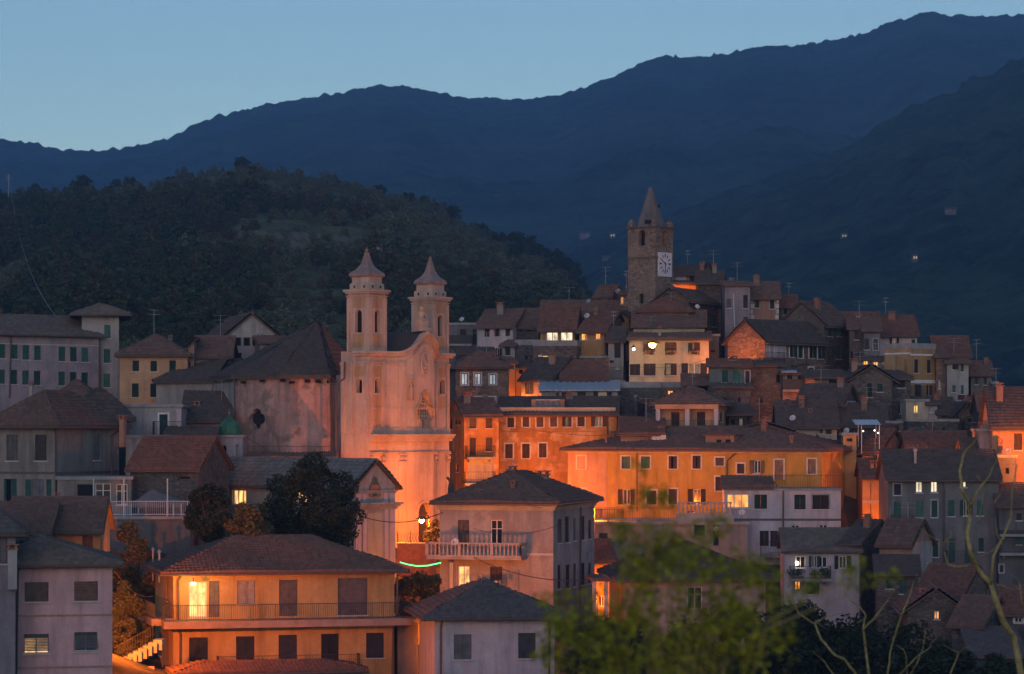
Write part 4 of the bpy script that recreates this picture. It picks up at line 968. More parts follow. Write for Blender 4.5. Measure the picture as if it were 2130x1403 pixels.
B = H('c4', 'annex', 'small tiled annex wall below white loggia villa', 232, 10, (470, 640, 212, 420), 6, 'shed', .7, 'plaster_dirty', 'tile_brown', .3, F=[('X', 430 + 60, 240, 520, 262)])

# terraces and cottages between the school and the green-domed chapel
B = H('c1', 'terrace_house', 'flat-roofed white cottage with dark door opening onto railed terrace', 206, 3, (835, 1325, 868, 1300), 7, 'flat', 0, 'plaster_pale', 'tile_dark', F=[('D', 1163, 920, 1223, 1075, 'deep')], trim='trim_white')
B.panel(1290, 885, 1325, 1075, 'plaster_white', d=.3, name='pier')
B.balcony(1110, 1400, 1075, proj=1.5, rail=1.0, railm='iron')
B = H('c1', 'shed', 'sloping dark tile roof reaching down from apse towards terrace', 212, 3, (1335, 1690, 958, 1200), 5, 'shed', 2.0, 'plaster_terra', 'tile_dark', .4)
B.chimney(1438, 855, 885, 40, 2.5, 'plaster_pale')
B = H('c1', 'outhouse', 'roofed outhouse with glowing orange strip below its eaves', 202, 3, (1205, 1560, 1105, 1300), 4, 'shed', .8, 'plaster_ochre', 'tile_dark', .7, F=[('G', 1300, 1112, 1440, 1150)])
B = H('c1', 'cottage', 'pale cottage wall catching orange light at its top edge', 198, 3, (918, 1212, 1095, 1500), 5, 'flat', 0, 'plaster_pale', 'tile_dark', F=[('X', 1118, 1142, 1178, 1190)])
B = H('c1', 'dark_gabled_roof_house', 'dark hip and gable house behind grey house, mossy roof running down right', 202, 12, (560, 940, 960, 1300), 9, 'hip', 2.2, 'plaster_ash', 'tile_dark', .4)
B = H('c1', 'pavilion', 'low pyramid-roofed pavilion in front of shuttered block', 222, 6, (440, 660, 815, 1000), 6, 'pyr', 1.5, 'plaster_dirty', 'tile_brown', .8, F=[('X', 490, 812, 605, 850)])
B = H('c1', 'stone_house', 'rubble stone house with plum-brown roof and gable facing the chapel', 191, -12, (950, 1452, 1302, 1800), (1672, 0), 'gx', 1.9, 'stone_grey', 'tile_red', .45, F=[('X', 1300, 1370, 1390, 1400)])
B.pipe([(1448, 1300), (1446, 1400), (1440, 1500)])
# railed terrace on its retaining wall
B = H('c2', 'terrace', 'concrete terrace on stained retaining wall with white railing', 184, 4, (430, 1312, 335, 1000), 6, None, 0, 'plaster_ash', cat='terrace')
MB().box(-.15, B.W + .15, -.15, B.D, B.h + .003, B.h + .2).build('deck', 'concrete', B.e)
rl = B.railing('F', .02, B.W - .02, B.h + .2, .02, .95, 'bars', 'rail_white', B.e, ends=False)
for x in (645, 855, 1155, 1195):
    a, z = B.hit('F', x, 240, -.1); MB().tube([(a, .1, B.h + .2), (a, .1, B.h + (2.6 if x != 1195 else 1.0))], .04, 6).build('post', 'rail_white', B.e)
B.dish(532, 218, 60, 1.0, 'dish_grey', mast=.6)
B = H('c2', 'veranda', 'glazed veranda under thin flat canopy beside grey house', 189.5, 4, (395, 905, 62, 400), 4, 'flat', 0, 'plaster_dirty', F=[('X', 530, 90, 645, 230), ('G', 655, 85, 765, 235), ('G', 800, 90, 880, 235)], cat='veranda')
g = thing('gazebo', 'canvas gazebo with low peaked top at end of railed terrace', 'gazebo', (0, 0, 0))
q0, q1 = PT(*CR('c2', 905, 225), 185), PT(*CR('c2', 1250, 225), 185); ap = PT(*CR('c2', 1040, 128), 186); zb_ = PT(*CR('c2', 905, 330), 185).z
mb = MB(); c4_ = [(q0.x, 185, q0.z), (q1.x, 185, q0.z), (q1.x, 188.5, q0.z), (q0.x, 188.5, q0.z)]
for i in range(4): mb.quad(c4_[i], c4_[(i + 1) % 4], (ap.x, 186.5, ap.z)); 
for i in range(4):
    a_, b_ = c4_[i], c4_[(i + 1) % 4]; mb.quad(a_, b_, (b_[0], b_[1], b_[2] - .25), (a_[0], a_[1], a_[2] - .25))
mb.build('canopy', 'awning', g)
for x, y, z in c4_: MB().tube([(x, y, zb_), (x, y, z)], .04, 6).build('post', 'rail_white', g)

# ---------------------------------------------------------------- yellow balcony house
Yw = H('c3', 'villa', 'yellow two-storey house with long wraparound balcony and brown hipped roof', 171, 14, (362, 1868, 372, 1500), (238, 0), 'hip', 1.95, 'plaster_yellow', 'tile_brown', .75,
       F=[('L', 468, 430, 592, 672, None, 'lit_warm'), ('D', 606, 424, 676, 668, 'lilac'), ('S', 798, 420, 920, 578, 'lilac'), ('D', 1084, 415, 1208, 660, 'lilac'), ('R', 1485, 402, 1685, 655, 'lilac'),
          ('S', 470, 808, 598, 985, 'navy'), ('D', 790, 800, 915, 1025, 'navy'), ('D', 1080, 790, 1206, 1012, 'navy'), ('D', 1370, 783, 1490, 1005, 'navy'), ('S', 1677, 776, 1797, 947, 'navy')],
       L=[('S', 268, 780, 284, 930, 'tan'), ('S', 314, 430, 326, 555, 'tan')], cornice=(.2, .1, 'plaster_yellow'))
ff = Yw
b = ff.balcony(300, 1990, 690, proj=1.35, rail=0.95, kind='bars', tk=.42, slab='slab', railm='iron', brackets=False)
a0, z = ff.hit('F', 300, 690, 1.35)
lb = ff.fbox(MB(), 'L', .0, ff.D, z - .42, z, .003, 1.3).build('balcony', 'slab', ff.e); ff.railing('L', -1.3, ff.D, z, 1.3, .95, 'bars', 'iron', lb, ends=False)
ff.pipe([(412, 385), (392, 420), (392, 690)]); ff.pipe([(392, 745), (408, 790), (406, 1080)], mat='gutter'); ff.pipe([(1885, 710), (1858, 750), (1852, 1070)]); ff.pipe([(1888, 372), (1886, 650)])
b = ff.balcony(670, 1640, 1045, proj=1.0, rail=1.0, kind='bars', tk=.18, brackets=False)
c_ = ff.chimney(1040, 205, 290, 24, 3.0, kind='pipe')
for x, y in ((950, 200), (1300, 226), (1388, 178), (1495, 222)):
    a, z = ff.hit('F', x, y, -3.5); MB().box(a - .28, a + .28, 3.3, 3.6, z - .35, z + .02).build('vent_tile', 'tile_pale' if False else 'dish_grey', ff.e)
ff.chimney(268, 228, 300, 18, 6.5, kind='pipe'); ff.chimney(224, 215, 290, 14, 8.5, kind='pipe')
H('full', 'porch', 'brown tiled porch roof below yellow balcony house', 163, 14, (372, 752, 1404, 1500), 4, 'hip', .45, 'plaster_yellow', 'tile_red', .3, cat='porch')
H('c3', 'side_wing', 'plain grey wing behind right corner of yellow balcony house', 174.5, 10, (1890, 2030, 705, 1500), 5, 'flat', 0, 'plaster_ash', cat='house wing')

# ---------------------------------------------------------------- white house in front and the balustrade house
B = H('d1', 'cottage', 'plain white house with two grey shutters and dark hipped roof', 166, 8, (255, 1010, 1050, 1600), (158, 0), 'hip', 1.9, 'plaster_white', 'tile_slate', .75, F=[('S', 376, 1152, 487, 1310, 'grey'), ('S', 782, 1143, 892, 1303, 'grey')], gut=True)
B.pipe([(300, 1062), (292, 1110), (292, 1440)]); B.pipe([(978, 1052), (975, 1440)])
Bh = H('d1', 'palazzo', 'peeling villa with stone balustrade balcony and dark hipped roof', 190, -15, (287, 1003, 328, 1250), (1262, 0), 'hip', 1.95, 'plaster_flaking', 'tile_brown', .5,
       F=[('D', 402, 430, 472, 596, 'grey'), ('L', 605, 430, 682, 596, None, 'glass_dark'), ('L', 400, 720, 475, 890, None, 'lit_warm'), ('S', 605, 725, 680, 850, 'brown'), ('G', 530, 770, 556, 825)],
       Rt=[('S', 1030, 425, 1050, 575, 'grey'), ('S', 1077, 408, 1101, 572, 'dark'), ('S', 1128, 418, 1146, 562, 'grey'), ('S', 1180, 405, 1201, 556, 'dark'), ('S', 1224, 430, 1241, 550, 'dark'), ('S', 1030, 715, 1050, 865, 'dark'), ('S', 1082, 712, 1106, 862, 'dark'), ('S', 1130, 705, 1146, 850, 'grey'), ('S', 1180, 700, 1201, 840, 'dark'), ('S', 1130, 985, 1151, 1090, 'grey'), ('S', 1184, 980, 1202, 1085, 'grey'), ('S', 1224, 700, 1240, 830, 'dark')],
       cornice=(.45, .3, 'plaster_cream'))
b = Bh.balcony(203, 800, 662, proj=1.5, rail=.92, kind='balusters', tk=.2, slab='concrete', railm='stone_pale', brackets=False)
Bh.band(287, 1003, 640, 12, 'trim_pale'); Bh.pipe([(1168, 330), (1166, 660), (1164, 1080)], 'R')
a, z = Bh.hit('F', 362, 680, 1.35); MB().box(a - .12, a + .12, -1.45, -1.2, -1.5, z - .2).build('pillar', 'plaster_cream', Bh.e)
Bh.chimney(745, 118, 165, 40, 4.2, 'brick'); Bh.antenna(745, 50, 110, 4.2); Bh.chimney(940, 148, 190, 60, 7.5, 'plaster_terra'); Bh.chimney(750, 212, 300, 26, 1.6, 'plaster_terra'); Bh.chimney(548, 266, 300, 34, 1.2, 'plaster_dirty'); Bh.chimney(720, 135, 170, 22, 6, 'brick')
Bh.dish(388, 565, 52, -1.3, 'dish', mast=.5)
a, z = Bh.hit('F', 357, 290, -1.0); k = 190 / F / 3.031
mb = MB().frustum((a, 1.0, z - .4), [(20 * k * 1.3, 0), (17 * k * 1.3, 60 * k + .4), (12 * k * 1.3, 95 * k + .4)], 6)
mb.tube([(a, 1, z + 85 * k), (a - 6 * k, 1, z + 108 * k), (a - 20 * k, 1, z + 122 * k), (a - 26 * k, 1, z + 131 * k)], .1, 8)
mb.build('chimney_cowl', 'bronze', Bh.e)
# washing line on the roof terrace
T = thing('clothes_line', 'washing hung on line below balustrade balcony', 'laundry', Bh.O, Bh.a)
a0, z0 = Bh.hit('F', 498, 828, 2.0); a1, z1 = Bh.hit('F', 668, 808, 2.0)
MB().tube([(a0 - .4, -2, z0 + .05), ((a0 + a1) / 2, -2, (z0 + z1) / 2 - .04), (a1 + .4, -2, z1 + .1)], .012, 4).build('line', 'iron', T)
for i in range(8):
    t = i / 7.5; x = a0 + (a1 - a0) * t; zt = z0 + (z1 - z0) * t - .03; ww, hh = random.uniform(.14, .3), random.uniform(.35, .6); mb = MB(); n = 4
    for j in range(n):
        x0_, x1_ = x + ww * j / n, x + ww * (j + 1) / n; y0_, y1_ = -2 + .03 * math.sin(j * 2 + i), -2 + .03 * math.sin((j + 1) * 2 + i)
        mb.quad((x0_, y0_, zt), (x1_, y1_, zt), (x1_, y1_ * 1.002, zt - hh), (x0_, y0_ * 1.002, zt - hh))
    mb.build('garment', ('cloth', 'frame_white', 'cloth', 'shutter_lilac')[i % 4], T)
MB().box(a0 - .45, a0 - .39, -2.03, -1.97, z0 - 1.6, z0 + .1).build('pole', 'wood', T); MB().box(a1 + .38, a1 + .44, -2.03, -1.97, z0 - 1.6, z1 + .14).build('pole', 'wood', T)
# ================================================================ houses right of the church
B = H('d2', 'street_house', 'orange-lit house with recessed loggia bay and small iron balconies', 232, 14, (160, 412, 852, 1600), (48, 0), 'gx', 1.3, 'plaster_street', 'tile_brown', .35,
      F=[('S', 198, 870, 245, 952), ('S', 318, 868, 364, 950), ('D', 200, 1022, 245, 1158), ('S', 318, 1020, 365, 1118), ('D', 200, 1212, 243, 1350), ('D', 320, 1212, 363, 1350)],
      L=[('S', 112, 892, 128, 925), ('S', 54, 880, 74, 960), ('S', 102, 1215, 118, 1270)], cornice=(.2, .12, 'plaster_ochre'))
B.panel(187, 1178, 380, 1355, 'plaster_pale', d=.02, name='bay_panel')
B.balcony(182, 392, 1162, proj=.9, rail=.9); B.balcony(165, 390, 1352, proj=.9, rail=.9)
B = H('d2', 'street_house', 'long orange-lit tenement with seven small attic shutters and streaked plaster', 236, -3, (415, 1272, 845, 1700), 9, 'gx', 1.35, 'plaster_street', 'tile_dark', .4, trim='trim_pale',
      F=[('S', 476, 873, 524, 945), ('S', 587, 870, 633, 942), ('S', 688, 870, 737, 942), ('S', 788, 868, 836, 940), ('S', 890, 867, 943, 940), ('S', 987, 866, 1038, 938), ('S', 1115, 865, 1168, 938),
         ('S', 460, 1067, 514, 1170), ('S', 583, 1065, 637, 1170), ('S', 706, 1062, 760, 1165)], cornice=(.25, .2, 'plaster_ochre'))
B.band(415, 1272, 975, 8, 'plaster_ochre'); B.band(415, 1272, 1200, 8, 'plaster_ochre'); B.pipe([(1205, 850), (1205, 1000)])
B.panel(415, 800, 1265, 829, 'plaster_cream', d=.02)
a0, z0 = B.hit('F', 650, 803); a1, z1 = B.hit('F', 885, 743)
t = MB().box(a0, a1, .9, 3.6, z0 - .8, z0 + .15).build('roof_terrace', 'plaster_terra', B.e)
g = MB()
n = 26
for i in range(n + 1): x = a0 + (a1 - a0) * i / n; g.tube([(x, .95, z0 + .15), (x, .95, z1)], .016, 4)
g.tube([(a0, .95, z1), (a1, .95, z1)], .03, 5); g.tube([(a0, .95, z1), (a0, 3.5, z1)], .03, 5); g.tube([(a1, .95, z1), (a1, 3.5, z1)], .03, 5); g.build('railing', 'rail_white', t)
for x in (a0 + .15, a1 - .15): MB().box(x - .18, x + .18, .88, 1.2, z0, z1 + .03).build('pier', 'plaster_terra', t)
B = H('d2', 'roof_house', 'low pale attic house under thin white-edged roof above orange tenement', 243, -2, (722, 1278, 672, 1000), 7, 'metal', .9, 'plaster_pale', 'tile_brown', .5,
      F=[('S', 830, 690, 853, 742), ('S', 872, 690, 908, 742), ('S', 985, 687, 1048, 760, 'dark'), ('S', 1137, 685, 1200, 760, 'dark')])
B = H('d2', 'gabled_house', 'red-brown roof sloping up behind attic house', 248, -2, (870, 1200, 648, 1000), 7, 'shed', 2.4, 'stone', 'tile_red', .3)
B = H('d2', 'cream_house', 'cream house with two pairs of open dark shutters and long roof', 250, -18, (578, 806, 592, 1000), (1055, 0), 'gx', 1.9, 'plaster_cream', 'tile_dark', .45,
      F=[('O', 620, 616, 645, 705, 'dark'), ('O', 727, 610, 753, 697, 'dark')], Rt=[('X', 880, 600, 900, 640)])
B = H('d2', 'rubble_house', 'rubble stone house with three pale blue windows and hipped roof', 247, 7, (97, 480, 512, 1000), (48, 0), 'hip', 1.5, 'stone_warm', 'tile_brown', .4, sill=True, trim='trim_pale',
      F=[('L', 140, 550, 186, 636, 'bluef', 'lit_pale'), ('L', 235, 550, 281, 636, 'bluef', 'lit_pale'), ('L', 345, 558, 392, 633, 'bluef', 'lit_pale'), ('G', 238, 725, 280, 772), ('G', 345, 725, 386, 772), ('X', 130, 720, 180, 770)])
B.balcony(100, 205, 768, proj=.7, rail=.8); B.chimney(240, 430, 460, 22, 3.5)
B = H('d2', 'yellow_house', 'narrow bright yellow house wall glowing beside rubble house', 254, 6, (486, 532, 472, 1000), 6, 'shed', .5, 'plaster_yellow', 'tile_brown', .3)
B = H('d2', 'shaded_house', 'dim ochre house under dark eaves between yellow wall and cream house', 255, 2, (534, 640, 510, 1000), 6, 'shed', .8, 'plaster_ochre', 'tile_dark', .4, F=[('X', 558, 515, 590, 555), ('X', 612, 512, 640, 545)])
B = H('d2', 'white_house', 'white house with three open dark shutters and brown hipped roof', 264, -10, (258, 514, 208, 700), (655, 0), 'gx', 1.7, 'plaster_white', 'tile_brown', .4, F=[('S', 308, 216, 344, 286, 'dark'), ('S', 385, 212, 416, 282, 'dark'), ('S', 460, 210, 494, 280, 'dark'), ('S', 383, 365, 418, 436, 'dark')])
B = H('d2', 'annex', 'small pale annex with one dark shutter at corner of white house', 260, -10, (436, 528, 348, 700), 4, 'shed', .5, 'plaster_pale', 'tile_brown', .3, F=[('S', 460, 356, 497, 420, 'dark')])
B = H('d2', 'flat_roofed_house', 'grey flat-roofed house behind right bell turret', 268, 4, (-20, 258, 198, 700), 8, 'flat', 0, 'plaster_grey', F=[('S', 130, 230, 176, 335, 'dark'), ('G', 60, 290, 120, 320), ('D', 222, 225, 256, 335, 'deep')])
B.balcony(-10, 215, 335, proj=1.0, rail=.8, kind='solid'); B.dish(140, 155, 34, .8, 'dish', mast=.8)
H('d2', 'shed', 'lean-to roof against flat-roofed grey house', 258, 4, (120, 380, 405, 700), 5, 'shed', .6, 'stone_grey', 'tile_dark', .3)
B = H('d2', 'stone_house', 'dark stone house with cluttered roof terrace and tall blank wall', 260, -4, (530, 716, 345, 800), 8, 'parapet', 0, 'stone_grey', F=[('X', 600, 420, 625, 470)])
H('d2', 'stone_house', 'stone house with slanting dark roof behind roof terrace', 266, -4, (520, 705, 215, 500), 8, 'gx', 1.8, 'stone_grey', 'tile_brown', .3, F=[('X', 610, 225, 650, 250)])
B = H('d2', 'lit_house', 'ochre house with two wide brightly lit windows under reddish roof', 262, -8, (716, 968, 212, 800), (1010, 0), 'gx', 1.9, 'plaster_ochre', 'tile_red', .5, F=[('L', 758, 248, 845, 332, None, 'lit_white'), ('L', 862, 242, 952, 322, None, 'lit_white')])
B = H('d2', 'stone_house', 'stone wall house with one lit window between white shutters', 257, -8, (662, 980, 350, 900), 5, 'parapet', 0, 'stone', F=[('L', 728, 420, 768, 506, None, 'lit_yellow')])
B.panel(700, 418, 726, 520, 'frame_white', d=.06, name='shutter'); B.panel(770, 418, 788, 495, 'frame_white', d=.06, name='shutter')
B = H('d2', 'ochre_cottage', 'ochre cottage with two tiny glowing red and yellow windows', 260, -12, (1000, 1195, 243, 800), (1365, 0), 'gx', 1.9, 'plaster_ochre', 'tile_red', .45,
      F=[('L', 1017, 260, 1056, 306, None, 'lit_red'), ('L', 1116, 258, 1153, 302, None, 'lit_orange')])
a, z = B.hit('F', 1027, 283); MB().box(a - .13, a + .13, .1, .14, z - .28, z + .28).build('curtain', 'lit_yellow', B.e)
B.pipe([(1190, 240), (1188, 410), (1150, 425)]); B.dish(1058, 130, 42, 4.0, 'dish', mast=1.0)
B = H('d2', 'white_cottage', 'small white house with dark door above railed balcony', 258, -4, (1212, 1322, 308, 800), 6, 'gx', 1.2, 'plaster_pale', 'tile_dark', .4, F=[('D', 1256, 330, 1300, 438, 'dark'), ('G', 1268, 500, 1290, 522)])
B.balcony(1200, 1335, 600, proj=1.0, rail=1.1); B.panel(1210, 455, 1250, 475, 'shutter_wine', d=.05, name='sign_board')
B = H('d2', 'recess_house', 'shadowed house with pale shutters below ochre cottage', 259, -4, (1000, 1210, 440, 900), 4, 'flat', 0, 'plaster_ash', F=[('O', 1118, 440, 1145, 528, 'lilac')])
# ridge line below and beside the clock tower (d3)
B = H('d3', 'ridge_house', 'long low ridge house under dark roof with white fascia', 272, -3, (-120, 520, 1040, 1200), 8, 'gx', 1.5, 'stone_grey', 'tile_brown', .4)
B = H('d3', 'white_cottage', 'little white house with two dark windows perched at foot of clock tower', 276, -20, (277, 392, 895, 1200), (470, 0), 'gx', 1.0, 'plaster_pale', 'tile_brown', .3, F=[('S', 293, 915, 316, 974, 'dark'), ('S', 367, 912, 384, 962, 'dark')], Rt=[('L', 420, 930, 445, 965, None, 'lit_orange')])
B.dish(445, 862, 40, .6, 'dish_grey', mast=1.2); B.dish(230, 937, 36, -1.0, 'dish_grey', mast=.8)
H('d3', 'stone_house', 'stone house with lit doorway squeezed against clock tower', 274, -8, (455, 530, 885, 1200), 4, 'shed', .4, 'stone_warm', 'tile_brown', .25, F=[('L', 458, 905, 478, 955, None, 'lit_orange')])
B = H('d3', 'gabled_house', 'grey gabled house with tile roof rising to clock tower, above ochre cottage', 268, -28, (375, 520, 1055, 1200), (640, 0), 'gy', .6, 'plaster_ochre', 'tile_brown', .4)
B = H('d3', 'red_roof_house', 'low house with red hipped roof right under clock tower', 263, -6, (610, 958, 1012, 1200), 7, 'hip', 1.5, 'plaster_terra', 'tile_red', .4)
Cr = H('d4', 'cream_house', 'tall cream house with dark shutters, flower boxes and stepped double roof', 255, -4, (614, 1298, 186, 640), 8, 'shed', .85, 'plaster_cream', 'tile_brown', .5, trim=None,
       F=[('S', 920, 217, 1021, 296, 'brown'), ('S', 1120, 218, 1222, 296, 'brown'), ('S', 735, 220, 832, 300, 'brown'), ('S', 616, 403, 708, 500, 'dark'), ('S', 738, 400, 840, 502, 'brown'), ('S', 918, 398, 1022, 500, 'brown'), ('S', 1120, 397, 1225, 497, 'navy'), ('X', 760, 565, 808, 596)])
for x0, x1 in ((925, 1015), (1125, 1215), (738, 828)):
    (a0, z0), (a1, _z) = Cr.hit('F', x0, 300), Cr.hit('F', x1, 300); mb = MB().box(a0, a1, -.28, -.11, z0 - .05, z0 + .12); fb = mb.build('flower_box', 'terracotta', Cr.e); g = MB(); rr = random.Random(int(x0))
    for k in range(60): p_ = Vector((rr.uniform(a0, a1), rr.uniform(-.35, -.08), z0 + rr.uniform(-.22, .3))); d_ = Vector((rr.uniform(-1, 1), rr.uniform(-1, 1), rr.uniform(-1, 1))) * .09; e_ = Vector((rr.uniform(-1, 1), rr.uniform(-1, 1), rr.uniform(-1, 1))) * .09; g.quad(p_ - d_, p_ + e_, p_ + d_, p_ - e_)
    g.build('foliage', 'plant', fb)
Cr.chimney(876, 108, 140, 26, 1.2, 'plaster_cream')
H('d4', 'penthouse', 'set-back upper storey with brown roof on top of cream house', 261, -4, (650, 1260, 68, 300), 6, 'gx', 1.35, 'plaster_cream', 'tile_brown', .4, cat='upper storey', F=[('G', 838, 76, 888, 98), ('G', 962, 76, 1015, 98)])
H('d4', 'side_house', 'pale teal slip of house beside cream house with small dark window', 262, -4, (1302, 1385, 165, 640), 5, 'flat', 0, 'plaster_teal', F=[('X', 1310, 280, 1356, 306)])
B = H('d3', 'stone_house', 'gabled stone house with two dishes behind cream house', 264, -24, (718, 960, 925, 1400), (1180, 0), 'gy', 1.05, 'stone', 'tile_brown', .35, F=[('S', 848, 890, 869, 952, 'dark')], Rt=[('S', 1010, 900, 1035, 950, 'dark'), ('S', 1125, 1052, 1154, 1122, 'dark'), ('S', 1118, 905, 1150, 960, 'grey')])
B.dish(1027, 975, 34, .3, 'dish', az=10, mast=.5); B.dish(1030, 1033, 30, .2, 'dish_grey', az=10, mast=.4)
B = H('d3', 'hilltop_house', 'hilltop house with glowing orange wall and dark window beside clock tower', 279, 3, (860, 1068, 738, 1000), 6, 'gx', .9, 'plaster_ochre', 'tile_dark', .35, F=[('S', 963, 742, 1016, 792, 'dark')])
B.chimney(1052, 668, 690, 30, 1, 'brick'); B.panel(862, 742, 938, 800, 'plaster_white', d=.03)
B = H('d3', 'hilltop_house', 'hilltop annex with orange-lit eaves below glowing house', 275, 3, (852, 1010, 812, 1000), 3, 'shed', .35, 'plaster_ochre', 'tile_dark', .3)
B = H('d3', 'stone_house', 'broad dark stone house below orange-lit hilltop house', 271, -6, (1015, 1195, 800, 1300), 7, 'gx', 1.2, 'stone', 'tile_dark', .35)
B = H('d3', 'gabled_house', 'dark gable peak behind hilltop house chimney', 282, -8, (1060, 1132, 745, 900), 5, 'gy', 1.2, 'stone', 'tile_dark', .2)
# lower stone walls and loggia house (d4)
B = H('d4', 'stone_house', 'dark stone basement house with blue-green door under cream house', 248, -3, (520, 880, 606, 1060), 5, 'parapet', 0, 'stone_grey', F=[('D', 685, 730, 746, 872, 'navy'), ('S', 690, 860, 740, 900, 'dark'), ('X', 525, 865, 552, 910)])
B.dish(665, 680, 30, -.2, 'dish_grey', mast=.4); B.pipe([(600, 620), (612, 760)])
B = H('d4', 'stone_house', 'brick-toned stone house with one small orange lit window', 250, -3, (880, 1082, 606, 900), 4, 'parapet', 0, 'stone_warm', F=[('L', 945, 630, 992, 682, None, 'lit_orange')])
B = H('d4', 'shed', 'open shed with dark slatted front under brown roof below cream house', 247, -3, (1080, 1338, 572, 900), 4, 'shed', .8, 'stone_grey', 'tile_brown', .4, F=[('X', 1130, 580, 1295, 645)])
B = H('d4', 'stone_house', 'rough stone house with round awning and small window behind loggia house', 243, -3, (1345, 1660, 600, 1060), 6, 'shed', .5, 'stone_grey', 'tile_dark', .3, F=[('X', 1395, 690, 1460, 740), ('X', 1550, 690, 1570, 730)])
B = H('d4', 'stone_house', 'ramshackle stone house with tiled lean-to right of loggia house', 238, -3, (1470, 1680, 835, 1060), 5, 'shed', .6, 'stone_grey', 'tile_dark', .4, F=[('S', 1560, 870, 1590, 940, 'dark'), ('X', 1480, 870, 1530, 930), ('S', 1620, 860, 1650, 930, 'wine')])
Lg = H('d4', 'loggia_house', 'peach loggia house with white pillars, two brown doors and hipped roof', 232, -9, (852, 1383, 752, 1060), (1458, 0), 'hip', 1.45, 'plaster_peach', 'tile_brown', .45, F=[('D', 975, 818, 1046, 985), ('D', 1195, 815, 1267, 985)], Rt=[('S', 1395, 820, 1415, 900, 'dark')])
for x0, x1 in ((852, 890), (1103, 1140), (1350, 1385)):
    (a0, z0), (a1, z1) = Lg.hit('F', x0, 990), Lg.hit('F', x1, 760); MB().box(a0, a1, -.9, -.62, -1, Lg.h).build('pillar', 'plaster_white', Lg.e)
MB().box(-.05, Lg.W + .05, -.95, -.003, Lg.h - .35, Lg.h + .02).build('lintel', 'plaster_peach', Lg.e); 
Lg.balcony(852, 1385, 990, proj=.9, rail=.95, brackets=False)
H('d4', 'shed', 'reddish lean-to roof left of loggia house', 228, -3, (540, 900, 1000, 1700), 5, 'shed', 1.2, 'plaster_terra', 'tile_red', .4)
# ---------------------------------------------------------------- long orange building on the street
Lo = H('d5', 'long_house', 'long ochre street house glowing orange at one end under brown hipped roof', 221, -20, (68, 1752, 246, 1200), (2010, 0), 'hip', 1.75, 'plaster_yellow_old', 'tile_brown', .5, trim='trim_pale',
       F=[('S', 130, 285, 184, 368), ('S', 425, 287, 480, 368, 'green'), ('S', 553, 287, 612, 366, 'green'), ('S', 737, 285, 792, 368), ('S', 895, 282, 948, 368, 'dark'), ('R', 1047, 295, 1102, 348, 'grey'), ('S', 1190, 335, 1238, 400, 'dark'), ('O', 1300, 312, 1345, 400, 'tan'), ('D', 1440, 310, 1497, 440, 'tan'), ('S', 1660, 305, 1712, 402, 'tan'),
          ('G', 138, 502, 188, 570), ('O', 430, 505, 482, 605, 'brown'), ('S', 590, 512, 655, 605), ('S', 735, 503, 792, 605), ('S', 895, 503, 950, 605), ('R', 1047, 422, 1103, 514, 'dark')],
       Rt=[('S', 1912, 305, 1955, 397, 'blue'), ('S', 1920, 525, 1958, 632, 'blue'), ('S', 1925, 725, 1950, 790, 'navy')], cornice=(.25, .3, 'plaster_cream'))
Lo.panel(68, 255, 326, 735, 'plaster_peach', d=.02); Lo.pipe([(1150, 250), (1185, 262), (1125, 315), (1122, 440)], mat='pipe'); Lo.pipe([(528, 255), (528, 650)], mat='pipe', r=.04)
Lo.chimney(322, 180, 215, 12, 1.0, 'plaster_peach'); Lo.chimney(366, 140, 180, 22, 3, 'brick'); Lo.chimney(1552, 175, 220, 20, 1.2, 'plaster_terra')
(a0, z0), (a1, z1) = Lo.hit('F', 985, 208, -1.6), Lo.hit('F', 1175, 150, -1.6)
dm = MB().box(a0, a1, 1.4, 4.2, z0 - .8, z1).build('dormer', 'plaster_terra', Lo.e); MB().box(a0 - .2, a1 + .2, 1.15, 4.4, z1 + .003, z1 + .12).build('dormer_roof', 'tile_brown', dm)
for x in (1070, 1130): a, z = Lo.hit('F', x, 192, -1.4); MB().box(a - .2, a + .2, 1.38, 1.41, z - .2, z + .2).build('dormer_window', 'void', dm)
(a0, z0) = Lo.hit('F', 680, 155, -2.4); MB().box(a0 - .6, a0 + .6, 2.0, 2.8, z0 - .5, z0 + .12).build('skylight', 'zinc', Lo.e); Lo.chimney(675, 108, 150, 14, 3.4, 'brick'); Lo.chimney(700, 110, 150, 14, 3.6, 'brick')
Lo.balcony(250, 400, 725, proj=1.5, rail=1.0)
# white terrace house in front of it
Te = H('d5', 'terrace_house', 'white terrace house with arched glazed corner and railed flat roof', 213, -3, (1105, 1878, 512, 1400), 7, None, 0, 'plaster_white', shut='deep', F=[('S', 1305, 540, 1388, 634), ('S', 1570, 540, 1644, 638), ('S', 1690, 543, 1798, 636, 'dark'), ('G', 1548, 740, 1606, 826), ('G', 1732, 738, 1791, 826), ('L', 1122, 535, 1268, 628, None, 'lit_orange'), ('S', 1340, 780, 1400, 880, 'dark'), ('D', 1410, 780, 1460, 885, 'navy')])
MB().box(-.1, Te.W + .1, -.1, Te.D, Te.h + .003, Te.h + .12).build('roof', 'concrete', Te.e)
Te.railing('F', 2.2, Te.W - .05, Te.h + .12, .05, 1.0, 'bars', 'iron', Te.e, ends=False); Te.band(1105, 1878, 705, 14, 'trim_dark')
P_, rd = roof_planes('shed', 3.4, 2.2, .3, .6, Te.h + .3); ro = build_roof(Te.e, P_, rd, 'tile_brown', True, name='canopy_roof')
Te.pipe([(1495, 515), (1495, 900)]); Te.balcony(1345, 1495, 942, proj=1.0, rail=1.0)
